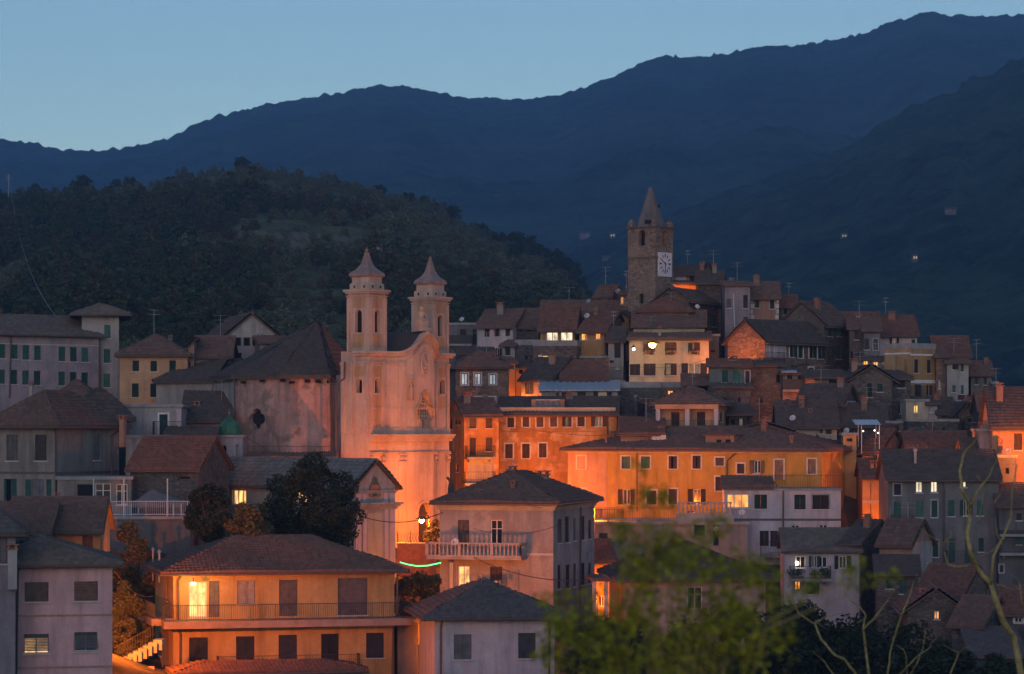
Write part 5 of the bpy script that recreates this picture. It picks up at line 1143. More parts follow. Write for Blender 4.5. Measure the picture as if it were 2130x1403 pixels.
B = H('d5', 'retaining_house', 'weathered basement house carrying stone balustrade terrace', 211, -3, (246, 1260, 738, 1600), 9, None, 0, 'plaster_dirty', F=[('S', 275, 795, 331, 872, 'deep'), ('D', 905, 740, 976, 812, 'deep'), ('X', 1030, 720, 1070, 880), ('S', 640, 860, 690, 940, 'dark')])
MB().box(-.1, B.W + .1, -.2, B.D, B.h + .003, B.h + .2).build('terrace', 'concrete', B.e)
(a0, z0), (a1, z1) = B.hit('F', 800, 690), B.hit('F', 1150, 690)
st = MB().box(a0 - .2, a1 + .2, -.15, 1.0, B.h + .202, B.h + .75).build('balustrade_wall', 'concrete', B.e)
B.railing('F', a0, a1, B.h + .75, .1, .9, 'balusters', 'stone_pale', st, ends=False)
g = B.railing('F', .1, a0 - .3, B.h + .2, .05, 1.0, 'bars', 'iron', B.e, ends=False); B.dish(1050, 765, 40, -.2, 'dish_grey', mast=.4); B.dish(1222, 655, 44, -.4, 'dish', mast=.3)
B = H('d5', 'balcony_house', 'white low house with plant-filled balcony below terrace house', 203, -3, (1503, 2000, 905, 1600), 7, 'gx', 1.3, 'plaster_white', 'tile_old', .35, F=[('L', 1577, 947, 1643, 1030, None, 'glass_dark'), ('S', 1685, 947, 1718, 1020, 'deep'), ('G', 1722, 950, 1788, 1025), ('S', 1835, 945, 1862, 1035, 'navy'), ('G', 1866, 948, 1915, 1030), ('S', 1918, 945, 1948, 1035, 'navy'), ('L', 1572, 1115, 1610, 1172, None, 'lit_orange'), ('S', 1650, 1122, 1735, 1200, 'deep')])
B.balcony(1540, 1815, 1100, proj=1.0, rail=.9); a, z = B.hit('F', 1588, 997); MB().lathe((a, .05, z - .1), [(.1, 0), (.12, .1), (.1, .22), (.05, .25)], 8).build('lamp_globe', 'bulb_star', B.e)
for k, x in enumerate((1560, 1600, 1700, 1760, 1790)):
    a, z = B.hit('F', x, 1090, .6); po = MB().lathe((a, -.6, z - .1), [(.1, 0), (.14, .22), (.15, .25)], 8).build('flower_pot', 'terracotta', B.e); g = MB(); rr = random.Random(k)
    for _ in range(50): p_ = Vector((a + rr.gauss(0, .16), -.6 + rr.gauss(0, .14), z + .35 + rr.gauss(0, .16))); d_ = Vector((rr.gauss(0, .06), rr.gauss(0, .06), rr.gauss(0, .06))); e_ = Vector((rr.gauss(0, .06), rr.gauss(0, .06), rr.gauss(0, .06))); g.quad(p_ - d_, p_ + e_, p_ + d_, p_ - e_)
    g.build('foliage', 'plant', po)
# hip-roofed house behind the green tree
B = H('d5', 'porch_house', 'pink house with corner porch and broad dark hipped roof behind leafy tree', 184, 3, (440, 1380, 1105, 1800), 11, 'hip', 2.1, 'plaster_rose', 'tile_dark', .7, F=[('G', 860, 1150, 960, 1300)])
MB().box(-2.05, 0.0, .3, 5.5, B.h - .12, B.h + .1).build('porch_roof', 'tile_brown', B.e); 
for x in (-1.85, -1.1): MB().box(x - .13, x + .13, .4, .66, B.h - 3.2, B.h - .12).build('porch_pillar', 'plaster_white', B.e)
MB().box(-2.0, -.003, .2, 5.4, -2, B.h - 3.2).build('porch_base', 'plaster_rose', B.e)
B = H('d5', 'annex', 'small annex with orange glowing wall and red tiled roof', 206, 3, (246, 372, 985, 1700), 5, 'shed', 1.3, 'plaster_ochre', 'tile_red', .3, F=[('G', 275, 1210, 310, 1280)])
# ================================================================ the crowded slope on the right
B = H('d6', 'tall_house', 'tall mauve plaster house with bare mast and orange-lit corner', 266, .5, (168, 352, 118, 700), (148, 0), 'shed', .4, 'plaster_mauve', 'tile_brown', .2, F=[('S', 180, 218, 213, 284, 'grey'), ('S', 302, 190, 334, 286, 'dark'), ('S', 302, 350, 334, 424, 'dark')])
B.antenna(228, 60, 100, 3); B.chimney(208, 88, 105, 14, 3)
MB().tube([B.fp('F', *B.hit('F', 238, 440), .3), B.fp('F', *B.hit('F', 228, 180), .3)], .04, 5).build('mast', 'rail_white', B.e)
B = H('d6', 'quoined_house', 'terracotta house with pale corner quoins and green shutters', 268, -4, (356, 560, 205, 700), 7, 'gx', 1.5, 'plaster_terra', 'tile_brown', .4, shut='deep', F=[('S', 388, 212, 417, 282), ('S', 498, 220, 526, 291), ('S', 390, 375, 419, 440), ('S', 498, 380, 526, 440)])
for i in range(9):
    for a in (0, B.W):
        w_ = .32 if i % 2 else .2; x0, x1 = (a - .03, a + w_) if a == 0 else (a - w_, a + .03); MB().box(x0, x1, -.05, -.003, B.h - .5 - i * .52, B.h - .1 - i * .52).build('quoin', 'trim_pale', B.e)
B = H('d6', 'grey_cottage', 'small grey cottage with low roof beside quoined house', 271, -4, (572, 688, 272, 500), 6, 'gx', 1.1, 'plaster_grey', 'tile_red', .35, F=[('S', 597, 280, 623, 334, 'dark')])
B = H('d6', 'stone_house', 'stone gabled house with weathered long roof and faded green shutters', 262, -33, (566, 893, 395, 900), (1075, 0), 'gy', 2.0, 'stone', 'tile_brown', .4, Rt=[('S', 920, 420, 951, 492, 'green'), ('S', 982, 422, 1018, 492, 'green'), ('S', 978, 560, 1013, 656, 'green')])
B = H('d6', 'stone_house', 'tall narrow stone house with three small openings', 260, -6, (1076, 1184, 436, 900), 7, 'shed', 1.1, 'stone', 'tile_brown', .3, F=[('S', 1116, 450, 1141, 516, 'dark'), ('X', 1085, 600, 1104, 666), ('X', 1137, 605, 1156, 669)])
B = H('d6', 'grey_house', 'grey plaster house with two dark shutters above glowing lean-to windows', 258, -6, (1182, 1300, 448, 900), 8, 'shed', 1.4, 'plaster_grey', 'tile_brown', .35, F=[('S', 1182, 508, 1221, 588, 'dark'), ('S', 1252, 512, 1284, 591, 'grey'), ('X', 1205, 452, 1250, 470)])
B = H('d6', 'lean_to', 'little lean-to with two glowing orange windows on dark stone slope', 252, -6, (1130, 1335, 662, 900), 4, 'shed', .3, 'plaster_dirty', 'tile_dark', .3, F=[('L', 1178, 668, 1212, 706, None, 'lit_orange'), ('L', 1250, 676, 1286, 736, None, 'lit_warm')])
B.dish(1330, 690, 36, -.2, 'dish_grey', mast=.5)
B = H('d6', 'white_house', 'white house with balcony door and huge red-brown roof on skyline', 267, -3, (1298, 1570, 480, 900), 10, 'gx', 1.9, 'plaster_white', 'tile_red', .4, F=[('O', 1388, 502, 1420, 572, 'deep', 'glass_dark'), ('S', 1530, 515, 1556, 566, 'deep')])
B.chimney(1140, 345, 375, 30, 2, 'plaster_pale'); B.dish(1142, 352, 34, 2.0, 'dish_grey', mast=.8)
H('d6', 'roof_house', 'long reddish roof behind stone gabled house', 270, -3, (1000, 1310, 445, 800), 10, 'gx', 1.8, 'stone', 'tile_red', .3)
B = H('d6', 'modern_block', 'square ochre block with white bands and flat balcony roof', 249, 38, (1522, 1703, 582, 1100), (1333, 0), 'parapet', 0, 'plaster_ochre', shut='navy', F=[('S', 1550, 660, 1579, 758), ('S', 1642, 665, 1671, 760), ('D', 1550, 842, 1602, 932, 'dark'), ('O', 1648, 846, 1664, 922)], L=[('R', 1476, 660, 1500, 770, 'tan')])
B.band(1522, 1703, 625, 12, 'trim_white'); B.band(1333, 1522, 620, 12, 'trim_white', 'L'); B.band(1522, 1703, 820, 24, 'trim_white'); B.balcony(1530, 1700, 940, proj=1.1, rail=1.0)
B = H('d6', 'stone_house', 'tall gabled stone house with green shutters, glowing terracotta side under eaves', 243, 3, (1082, 1390, 800, 1500), 8, 'gy', 1.1, 'stone', 'tile_dark', .5, shut='deep', F=[('S', 1205, 835, 1241, 936), ('S', 1280, 840, 1318, 896), ('S', 1285, 970, 1316, 1032), ('X', 1170, 970, 1210, 1010)])
B = H('d6', 'terracotta_house', 'low terracotta house with lit wall beneath sagging roof', 245, 3, (760, 1080, 792, 1300), 6, 'shed', .7, 'plaster_terra', 'tile_dark', .4, F=[('S', 925, 800, 992, 876, 'dark'), ('L', 845, 850, 870, 905, None, 'lit_orange')])
B = H('d6', 'stone_house', 'stone wing with open shutters next to tall gabled stone house', 244, 3, (1392, 1520, 800, 1500), 6, 'shed', .7, 'stone_grey', 'tile_dark', .4, F=[('S', 1430, 805, 1481, 866, 'dark'), ('O', 1444, 982, 1466, 1056, 'navy')])
B = H('d6', 'balcony_room', 'rounded enclosed balcony glowing yellow on stone wing', 240, 3, (1490, 1650, 968, 1108), 2.2, 'flat', 0, 'plaster_cream', cat='balcony room', F=[('L', 1546, 994, 1580, 1050, None, 'lit_yellow')])
B = H('d6', 'stone_house', 'cracked plaster house with zinc canopy and balcony over glowing alley', 247, -3, (590, 745, 762, 1400), 6, 'shed', .3, 'plaster_terra', 'tile_dark', .3, F=[('S', 620, 775, 660, 830, 'dark'), ('X', 700, 780, 725, 830), ('D', 604, 950, 642, 1022, 'brown')])
B.balcony(590, 742, 880, proj=.9, rail=.9, kind='solid'); (a0, z0), (a1, z1) = B.hit('F', 578, 748), B.hit('F', 690, 748); MB().hexa([(a0, -1.0, z0 - .1), (a1, -1.0, z0 - .1), (a1, 0, z0 + .1), (a0, 0, z0 + .1), (a0, -1.0, z0 - .06), (a1, -1.0, z0 - .06), (a1, 0, z0 + .14), (a0, 0, z0 + .14)]).build('canopy', 'zinc', B.e)
B = H('d6', 'stone_house', 'dark stone house with blank wall between teal house and alley', 248, -3, (354, 592, 705, 1400), 6, 'shed', .4, 'stone', 'tile_dark', .3, F=[('X', 540, 765, 575, 832), ('X', 425, 935, 442, 985)])
B = H('d6', 'teal_house', 'teal-grey house with three green shutters below red lean-to roof', 246, -3, (55, 352, 706, 1200), 5, 'shed', .6, 'plaster_teal', 'tile_red', .4, shut='green', F=[('S', 147, 738, 191, 826), ('S', 232, 738, 278, 829), ('S', 318, 745, 350, 832, 'navy')])
B = H('d6', 'large_house', 'large stone house with four white-framed green shutters, gable glowing orange', 254, -42, (188, 462, 515, 1100), (905, 0), 'gy', 1.75, 'stone_warm', 'tile_dark', .4, shut='deep', trim='trim_white',
      Rt=[('S', 640, 545, 673, 643), ('S', 702, 548, 736, 649), ('S', 782, 555, 816, 651), ('S', 845, 560, 879, 656), ('S', 778, 720, 815, 802), ('S', 845, 728, 863, 782), ('D', 495, 550, 523, 646, 'dark'), ('S', 488, 470, 520, 505, 'dark')])
B.panel(465, 512, 614, 648, 'plaster_white', 'R', .02); B.balcony(466, 612, 682, proj=1.0, rail=.9, face='R'); B.pipe([(752, 515), (756, 690), (640, 710)], 'R')
q = B.hit('R', 558, 528); B.dish(552, 528, 34, 4.5, 'dish', mast=.5); B.chimney(236, 450, 485, 16, .6, 'plaster_white')
B = H('d6', 'roof_house', 'low house with white gable end and dark tiled roof in the crowded slope', 238, -19, (700, 1030, 975, 1400), (1130, 0), 'gx', 1.5, 'stone_grey', 'tile_dark', .4, Rt=[('G', 1095, 935, 1115, 1000)])
B.panel(1032, 960, 1128, 1008, 'plaster_white', 'R', .02); B.chimney(790, 915, 945, 22, 2)
B = H('d6', 'roof_house', 'wide dark-roofed house with strip of glowing shuttered wall, beside big dish', 234, -3, (560, 985, 1140, 1400), 8, 'gx', 1.9, 'plaster_cream', 'tile_dark', .5, F=[('S', 862, 1145, 880, 1200), ('S', 904, 1145, 946, 1205)])
B.dish(660, 1085, 46, .5, 'dish', mast=.8); B.chimney(790, 1045, 1090, 26, 2); B.dish(1053, 1178, 44, 1.0, 'dish', mast=.6)
B = H('d6', 'roof_house', 'dark roof with clutter of white poles next to glowing strip house', 236, -3, (985, 1350, 1135, 1400), 7, 'gx', 1.7, 'stone_grey', 'tile_dark', .4)
g = thing('pergola', 'white framed pergola with striped awning and fairy lights on roof terrace', 'pergola', PT(*CR('d6', 1165, 1210), 229))
k = 229 / F / 3.508; wd = 130 * k; hh = 78 * k
for x in (0, wd):
    for y in (0, 2.2): MB().tube([(x, y, -1.5), (x, y, hh)], .035, 6).build('post', 'rail_white', g)
mb = MB(); n = 12
for i in range(n): x0, x1 = -.5 + (wd + .6) * i / n, -.5 + (wd + .6) * (i + 1) / n; mb.quad((x0, -.3, hh - .05), (x1, -.3, hh - .05), (x1, 2.3, hh + .35 + .03 * (i % 2)), (x0, 2.3, hh + .35 + .03 * (i % 2)))
mb.build('awning', 'rail_white', g)
for x, z in ((.15, .55), (wd * .75, .5), (wd * .95, .7), (-.4, .8)): MB().lathe((x, .2, hh - z), [(.02, -.05), (.06, 0), (.02, .05)], 6).build('fairy_light', 'bulb_star', g)
B = H('d6', 'gabled_house', 'low gable wall glowing orange behind long street house roof', 229, -3, (280, 635, 1178, 1400), 5, 'gy', .55, 'plaster_ochre', 'tile_brown', .5)
B = H('d6', 'box_house', 'orange-lit dormer box with dark window behind street house', 228, -3, (1030, 1128, 1215, 1400), 3, 'flat', 0, 'plaster_ochre', F=[('X', 1055, 1235, 1100, 1260)])
# far right of the slope (d7)
B = H('d7', 'roof_house', 'grey-white house with two roofs and green shutters near slope edge', 249, -4, (818, 992, 448, 1000), 7, 'shed', .6, 'plaster_pale', 'tile_brown', .35, shut='green', F=[('S', 862, 455, 890, 502, 'dark'), ('S', 930, 458, 951, 520), ('S', 862, 628, 886, 686), ('S', 930, 630, 953, 702)])
MB().hexa([B.fp('F', *B.hit('F', x, y), d) for y in (500, 455) for x, d in ((868, .1), (905, .6), (905, .64), (868, .14))]).build('open_shutter', 'shutter_dark', B.e)
H('d7', 'brown_house', 'narrow brown house wall with downpipe between ochre block and grey-white house', 250, -4, (730, 818, 400, 1000), 7, 'shed', .8, 'stone_warm', 'tile_brown', .3, F=[('G', 748, 592, 764, 660)]).pipe([(808, 460), (806, 740)])
H('d7', 'roof_house', 'red-brown roof stepping above grey-white house', 254, -4, (722, 1000, 385, 800), 7, 'gx', 1.7, 'stone', 'tile_red', .4)
B = H('d7', 'terrace', 'little roof terrace with two dark red panels', 243, -4, (820, 1052, 760, 1100), 4, None, 0, 'plaster_dirty', cat='terrace'); MB().box(-.05, B.W + .05, -.05, B.D, B.h + .003, B.h + .1).build('deck', 'concrete', B.e)
for x0, x1 in ((900, 966), (976, 1042)):
    (a0, z0), (a1, z1) = B.hit('F', x0, 758), B.hit('F', x1, 708); MB().box(a0, a1, -.04, .02, z0 + .1, z1).build('screen_panel', 'shutter_wine', B.e)
B = H('d7', 'end_house', 'pale grey end house with green shutters against dark mountainside', 251, -4, (1012, 1180, 540, 1000), 6, 'gx', 1.1, 'plaster_grey', 'tile_brown', .35, shut='green', F=[('S', 1045, 548, 1066, 624), ('S', 1118, 555, 1139, 627)])
B = H('d7', 'end_annex', 'flat annex with one green shutter on end house', 250, -4, (1182, 1226, 620, 1000), 5, 'flat', 0, 'plaster_grey', F=[('S', 1185, 628, 1206, 702, 'green')])
B = H('d7', 'stone_house', 'stone house with leaning gable roof under ochre block', 240, 4, (665, 740, 780, 1300), 6, 'shed', .4, 'plaster_pale', 'tile_dark', .35, F=[('G', 672, 802, 695, 850)])
B = H('d7', 'stone_house', 'squat stone house with sagging roof amid dark rubble walls', 240, 4, (745, 905, 850, 1300), 6, 'gx', 1.2, 'stone_grey', 'tile_dark', .4, F=[('X', 760, 870, 800, 900)])
B = H('d7', 'stone_house', 'gabled rubble house with blue door near dark tiled shed', 238, 4, (905, 1062, 862, 1300), 6, 'gy', .9, 'stone', 'tile_dark', .35, F=[('S', 935, 920, 966, 996, 'navy'), ('X', 905 + 80, 900, 1020, 930)])
B = H('d7', 'stone_house', 'dim stone house with two tall dark green shutters below sagging roofs', 234, 2, (500, 905, 925, 1400), 5, 'flat', 0, 'stone_grey', shut='deep', F=[('S', 694, 970, 719, 1056), ('S', 778, 970, 806, 1056), ('S', 575, 960, 610, 1050, 'green')])
B = H('d7', 'stone_house', 'stone storey with pale band under enclosed balcony', 236, 2, (330, 500, 940, 1400), 5, 'flat', 0, 'stone', F=[('S', 395, 955, 430, 1000, 'dark')])
B = H('d7', 'tiled_shed', 'dark tiled shed with open front at slope edge', 232, -3, (1085, 1300, 818, 1200), 5, 'gx', 1.4, 'stone_grey', 'tile_brown', .4, F=[('X', 1095, 825, 1290, 900)])
B = H('d7', 'orange_house', 'orange-lit house with brown shutter and steep dark gable roof', 216, -4, (1186, 1560, 962, 1400), 9, 'gx', 2.9, 'plaster_peach', 'tile_dark', .4, F=[('S', 1362, 1022, 1426, 1156, 'brown')])
B = H('d7', 'annex', 'rosy annex with stove pipe beside orange-lit gable house', 218, -4, (1080, 1186, 1005, 1400), 6, 'flat', 0, 'plaster_rose', F=[('S', 1132, 1068, 1140, 1120)])
B.chimney(1185, 1030, 1150, 18, -.3, 'brick')
B = H('d7', 'roof_house', 'low house with red roof and glowing orange left bay', 226, -3, (500, 985, 1158, 1500), 7, 'gx', 1.4, 'plaster_rose', 'tile_red', .35, F=[('S', 520, 1165, 545, 1240)])
for x in (728, 800, 868): a, z = B.hit('F', x, 1108, -1.5); MB().box(a - .2, a + .2, 1.3, 1.6, z - .2, z + .04).build('vent_tile', 'dish_grey', B.e)
B.dish(958, 1103, 36, 1.0, 'dish_grey', mast=.5)
B = H('d7', 'roof_house', 'house with glowing orange corner, red roof and grey gable', 229, -24, (130, 272, 1168, 1500), (496, 0), 'gx', 1.7, 'plaster_terra', 'tile_red', .4, F=[('S', 215, 1185, 250, 1250)], Rt=[('S', 380, 1155, 413, 1246, 'wine')])
B = H('d7', 'pink_house', 'pinkish house with dark red door behind tall grey house roof', 217, -3, (972, 1215, 1208, 1600), 7, 'gx', 1.3, 'plaster_rose', 'tile_dark', .35, F=[('S', 1028, 1250, 1056, 1302, 'wine'), ('D', 1108, 1250, 1166, 1332, 'wine')])
B = H('d7', 'block', 'plain grey block with tall chimney and dish beside pinkish house', 214, -3, (1206, 1378, 1218, 1700), 6, 'flat', 0, 'plaster_ash', F=[('X', 1290, 1300, 1320, 1350)])
B.chimney(1250, 1095, 1200, 36, 1.5, 'brick'); B.dish(1306, 1158, 58, .6, 'dish_grey', mast=.5)
# tall grey house and its neighbours (d8)
Gr = H('d8', 'tall_house', 'tall dim grey house with green shutters and three lit attic windows', 208, -3, (690, 1330, 262, 1100), 9, 'gx', 1.9, 'plaster_grey', 'tile_dark', .45, shut='green', trim=None,
       F=[('S', 725, 300, 763, 363, 'navy'), ('L', 850, 285, 889, 349, None, 'lit_white'), ('L', 937, 285, 976, 348, None, 'lit_white'), ('L', 1108, 262 + 5, 1143, 318, None, 'lit_white'), ('S', 725, 402, 763, 502), ('S', 855, 395, 890, 493), ('S', 942, 395, 974, 492), ('S', 1040, 392, 1074, 486), ('S', 1127, 392, 1160, 484, 'deep'), ('S', 1205, 390, 1240, 482),
          ('S', 950, 628, 979, 722), ('D', 1045, 615, 1076, 762), ('D', 1138, 615, 1168, 760), ('S', 1215, 612, 1244, 692), ('S', 1050, 788, 1074, 838), ('S', 1140, 785, 1166, 840)])
Gr.balcony(1030, 1190, 768, proj=1.0, rail=1.0); Gr.balcony(710, 840, 552, proj=.8, rail=.9); Gr.pipe([(1000, 265), (1012, 320), (1012, 860)]); Gr.chimney(847, 105, 190, 16, 2, kind='pipe')
B = H('d8', 'orange_wall_house', 'narrow house with bright orange banded wall and twin chimneys', 222, -3, (541, 688, 258, 900), 6, 'gx', 1.3, 'plaster_ochre', 'tile_red', .3, F=[])
B.band(541, 688, 400, 18, 'plaster_pale'); B.band(541, 688, 550, 14, 'plaster_pale'); B.band(541, 688, 268, 16, 'plaster_pale'); B.pipe([(632, 262), (645, 285), (645, 570)], r=.04); B.chimney(597, 185, 235, 20, 1.2, 'plaster_ochre'); B.chimney(628, 185, 235, 20, 1.2, 'plaster_ochre')
for x, y0, y1 in ((588, 290, 385), (588, 420, 540)): B.pipe([(x, y0), (x, y1)], r=.03)
B = H('d8', 'stone_house', 'low stone house with slanting roof below orange banded wall', 203, -25, (425, 530, 640, 1200), (738, 0), 'gx', 1.4, 'stone', 'tile_dark', .35, Rt=[('X', 595, 725, 612, 766), ('S', 665, 722, 690, 766, 'dark')])
B = H('d8', 'gabled_house', 'white-gabled house with terracotta flank and two slim shutters', 201, -30, (640, 826, 640, 1200), (946, 0), 'gx', 1.5, 'plaster_terra', 'tile_brown', .35, F=[('S', 740, 712, 770, 765, 'green'), ('S', 775, 712, 803, 765, 'green')], Rt=[('S', 848, 692, 866, 774, 'dark'), ('S', 914, 688, 929, 754, 'dark')])
B.panel(828, 640, 944, 800, 'plaster_pale', 'R', .02)
B = H('d8', 'stone_house', 'stone cottage with two green shutters above dark trees', 195, -6, (625, 862, 815, 1300), 6, 'gx', 1.0, 'stone', 'tile_dark', .35, shut='green', F=[('S', 680, 850, 716, 906), ('S', 757, 858, 793, 936)])
B = H('d8', 'red_roof_house', 'stone cottage with sloping red roof and glowing side window', 189, -26, (868, 1125, 935, 1300), (1280, 0), 'gx', 1.7, 'stone_warm', 'tile_red', .5, F=[('L', 1038, 932, 1070, 996, None, 'glass_dark'), ('S', 940, 940, 965, 990, 'dark')], Rt=[('S', 1172, 945, 1196, 1012, 'dark'), ('S', 1228, 945, 1249, 1008, 'dark')])
B = H('d8', 'gabled_house', 'little gabled stone house with single glowing window', 183, -4, (800, 1132, 1022, 1300), 8, 'gy', 1.25, 'stone', 'tile_brown', .4, F=[('L', 958, 1037, 986, 1083, None, 'lit_orange')])
B.chimney(890, 930, 985, 34, 2)
B = H('d8', 'low_house', 'low dark house with pale gable edge below red-roofed cottage', 178, -27, (1060, 1240, 1112, 1300), (1400, 0), 'gx', 1.5, 'stone_grey', 'tile_brown', .4)
B = H('d8', 'low_house', 'low house with wavy pale roof sheets near frame edge', 172, -4, (1180, 1478, 1295, 1500), 7, 'shed', 1.2, 'stone_grey', 'tile_slate', .4)
B = H('d8', 'edge_house', 'dim grey house with small shutters at edge of village, behind branches', 206, -4, (1333, 1560, 420, 1200), 8, 'gx', 1.4, 'plaster_ash', 'tile_dark', .4, F=[('S', 1360, 360, 1378, 385), ('S', 1435, 470, 1465, 510, 'dark'), ('S', 1335, 770, 1358, 812, 'dark'), ('S', 1435, 590, 1462, 650, 'green'), ('S', 1358, 905, 1372, 980, 'navy'), ('G', 1425, 1075, 1465, 1102)])
B.balcony(1340, 1530, 700, proj=1.0, rail=.9); B.balcony(1340, 1530, 590, proj=.8, rail=.3, kind='solid')
B = H('d8', 'edge_house', 'white-windowed dark cottage with red roof at edge of village', 180, -4, (1370, 1560, 1045, 1300), 7, 'gx', 1.4, 'stone_grey', 'tile_red', .4, F=[('G', 1425, 1073, 1468, 1104)], trim='trim_white')
H('d8', 'edge_house', 'upper grey house with flat zinc roof at edge of village', 211, -4, (1345, 1560, 330, 700), 6, 'flat', 0, 'plaster_ash', F=[('S', 1362, 360, 1378, 386, 'dark'), ('L', 1440, 410, 1462, 425, None, 'lit_pale')])
LAMPS = [
 (877, 1083, 202.5, 1500, 'bright sodium lamp shining before church door', 'post', 4.0, 1.6),
 (798, 1092, 198.5, 2300, 'sodium lamp hidden behind chapel front, flooding church facade', 'post', 4.0, 1),
 (958, 1046, 223, 2100, 'sodium lamp hidden behind peeling villa roof, lighting orange tenement', 'post', 4.0, 1),
 (1080, 1060, 226, 1250, 'second sodium lamp along street below orange tenement', 'post', 4.0, 1),
 (1222, 1062, 213.5, 1700, 'sodium lamp in street between peeling villa and long street house', 'post', 4.0, 1),
 (1430, 1074, 216.3, 420, 'low lamp behind balustrade of terrace before long street house', 'post', .6, .7),
 (1600, 1013, 217.6, 200, 'low lamp behind railing of white terrace house roof', 'post', .4, .5),
 (227, 1262, 161, 3800, 'sodium lamp behind apartment house lighting garden steps', 'wall', 4.0, 1),
 (893, 1318, 176, 900, 'sodium lamp in alley beside plain white house', 'post', 3.0, 1),
 (945, 1262, 181.5, 1300, 'courtyard lamp behind plain white house roof', 'post', 3.5, 1),
 (1226, 1240, 204.0, 700, 'sodium lamp in passage beside glowing annex', 'post', 4.0, 1),
 (1822, 1112, 218.5, 700, 'alley lamp before orange banded wall', 'post', 4.0, 1),
 (1522, 750, 252.6, 420, 'alley lamp under orange-glowing gable of large stone house', 'post', 3.0, 1),
 (1657, 868, 241.5, 700, 'alley lamp below zinc canopy balcony', 'post', 3.0, 1),
 (1357, 717, 252.6, 14, 'star-bright sodium lamp on cream house wall', 'wall', 4.0, 2.6),
 (2160, 935, 211, 1300, 'sodium lamp beside orange-lit gable house', 'post', 4.0, 1),
 (1413, 606, 273.0, 260, 'lamp under eaves of hilltop house beside clock tower', 'wall', 3.0, 1),
 (1066, 848, 250.0, 560, 'lamp lighting narrow yellow house', 'wall', 3.0, 1),
 (1700, 914, 231.0, 300, 'lamp behind street house roof by striped pergola', 'wall', 3.0, 1),
 (1600, 913, 227.6, 240, 'lamp behind street house lighting low gable', 'wall', 3.0, 1),
 (1435, 914, 228.0, 700, 'lamp before peach loggia house behind street roof', 'wall', 3.0, 1),
 (150, 1150, 157.5, 420, 'lamp between apartment house and glowing cottage', 'wall', 3.0, 1),
 (395, 937, 196.5, 260, 'lamp under outhouse roof by terrace', 'wall', 3.0, 1),
 (600, 970, 199, 1700, 'lamp below sacristy eaves behind chapel', 'wall', 3.0, 1),
 (1800, 967, 226.5, 520, 'lamp at orange corner house by red roof', 'wall', 3.0, 1),
 (1903, 967, 222.6, 480, 'lamp over low house with glowing bay', 'wall', 3.0, 1),
 (1735, 827, 242.6, 480, 'lamp beneath sagging roof of terracotta house', 'wall', 3.0, 1)]
# ================================================================ ground, hills, mountains
def vnoise(x, y, seed=0):
    xi, yi = np.floor(x).astype(np.int64), np.floor(y).astype(np.int64); xf, yf = x - xi, y - yi
    def hsh(a, b): n = (a * 374761393 + b * 668265263 + seed * 974634777) & 0x7fffffff; n = (n ^ (n >> 13)) * 1274126177 & 0x7fffffff; return ((n ^ (n >> 16)) & 0xffff) / 65535.0
    u, v = xf * xf * (3 - 2 * xf), yf * yf * (3 - 2 * yf)
    return (hsh(xi, yi) * (1 - u) + hsh(xi + 1, yi) * u) * (1 - v) + (hsh(xi, yi + 1) * (1 - u) + hsh(xi + 1, yi + 1) * u) * v
def fbm(x, y, o=4, seed=0):
    s, a, t = 0, 1, 0
    for i in range(o): s = s + a * (vnoise(x * 2 ** i, y * 2 ** i, seed + i) - .5); t += a; a *= .5
    return s / t
def grid_mesh(name, V, mat):
    n, m = V.shape[:2]; i = np.arange(n * m).reshape(n, m); q = np.stack([i[:-1, :-1], i[:-1, 1:], i[1:, 1:], i[1:, :-1]], -1).reshape(-1, 4)
    o = np_mesh(name, V.reshape(-1, 3), q, mat); o.data.polygons.foreach_set('use_smooth', [True] * len(o.data.polygons)); o['kind'] = 'structure'; return o
def veg(name, dark, mid, lite, s1, s2, bstr=.8, bd=2.0, wallc=None):
    m, nt, p = newmat(name); co = coords(nt, world=True)
    n1 = noise(nt, co, s1, 5, .65); n2 = noise(nt, co, s2, 4, .7)
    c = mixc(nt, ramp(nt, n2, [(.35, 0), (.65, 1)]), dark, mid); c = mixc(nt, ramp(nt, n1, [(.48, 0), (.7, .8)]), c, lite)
    nt.links.new(c, p.inputs['Base Color']); p.inputs['Roughness'].default_value = 1; p.inputs['Specular IOR Level'].default_value = 0
    bump(nt, p, n2, bstr, bd); return m
veg('forest_far', (.003, .008, .009), (.038, .062, .050), (.052, .072, .055), .0035, .022, 1.0, 14.0)  # lit crowns and shaded gaps of the forest put into the colour
veg('forest_mid', (.003, .009, .007), (.034, .060, .036), (.044, .064, .038), .006, .045, 1.0, 8.0)  # crown light and gap shade mixed into the colour here too
veg('hill_soil', (.035, .050, .024), (.085, .098, .050), (.115, .115, .07), .03, .5, .7, .6)
veg('village_ground', (.03, .03, .02), (.09, .08, .06), (.12, .10, .08), .08, .9, .5, .2)
def interp(px, pts): return np.interp(px, [a for a, b in pts], [b for a, b in pts])
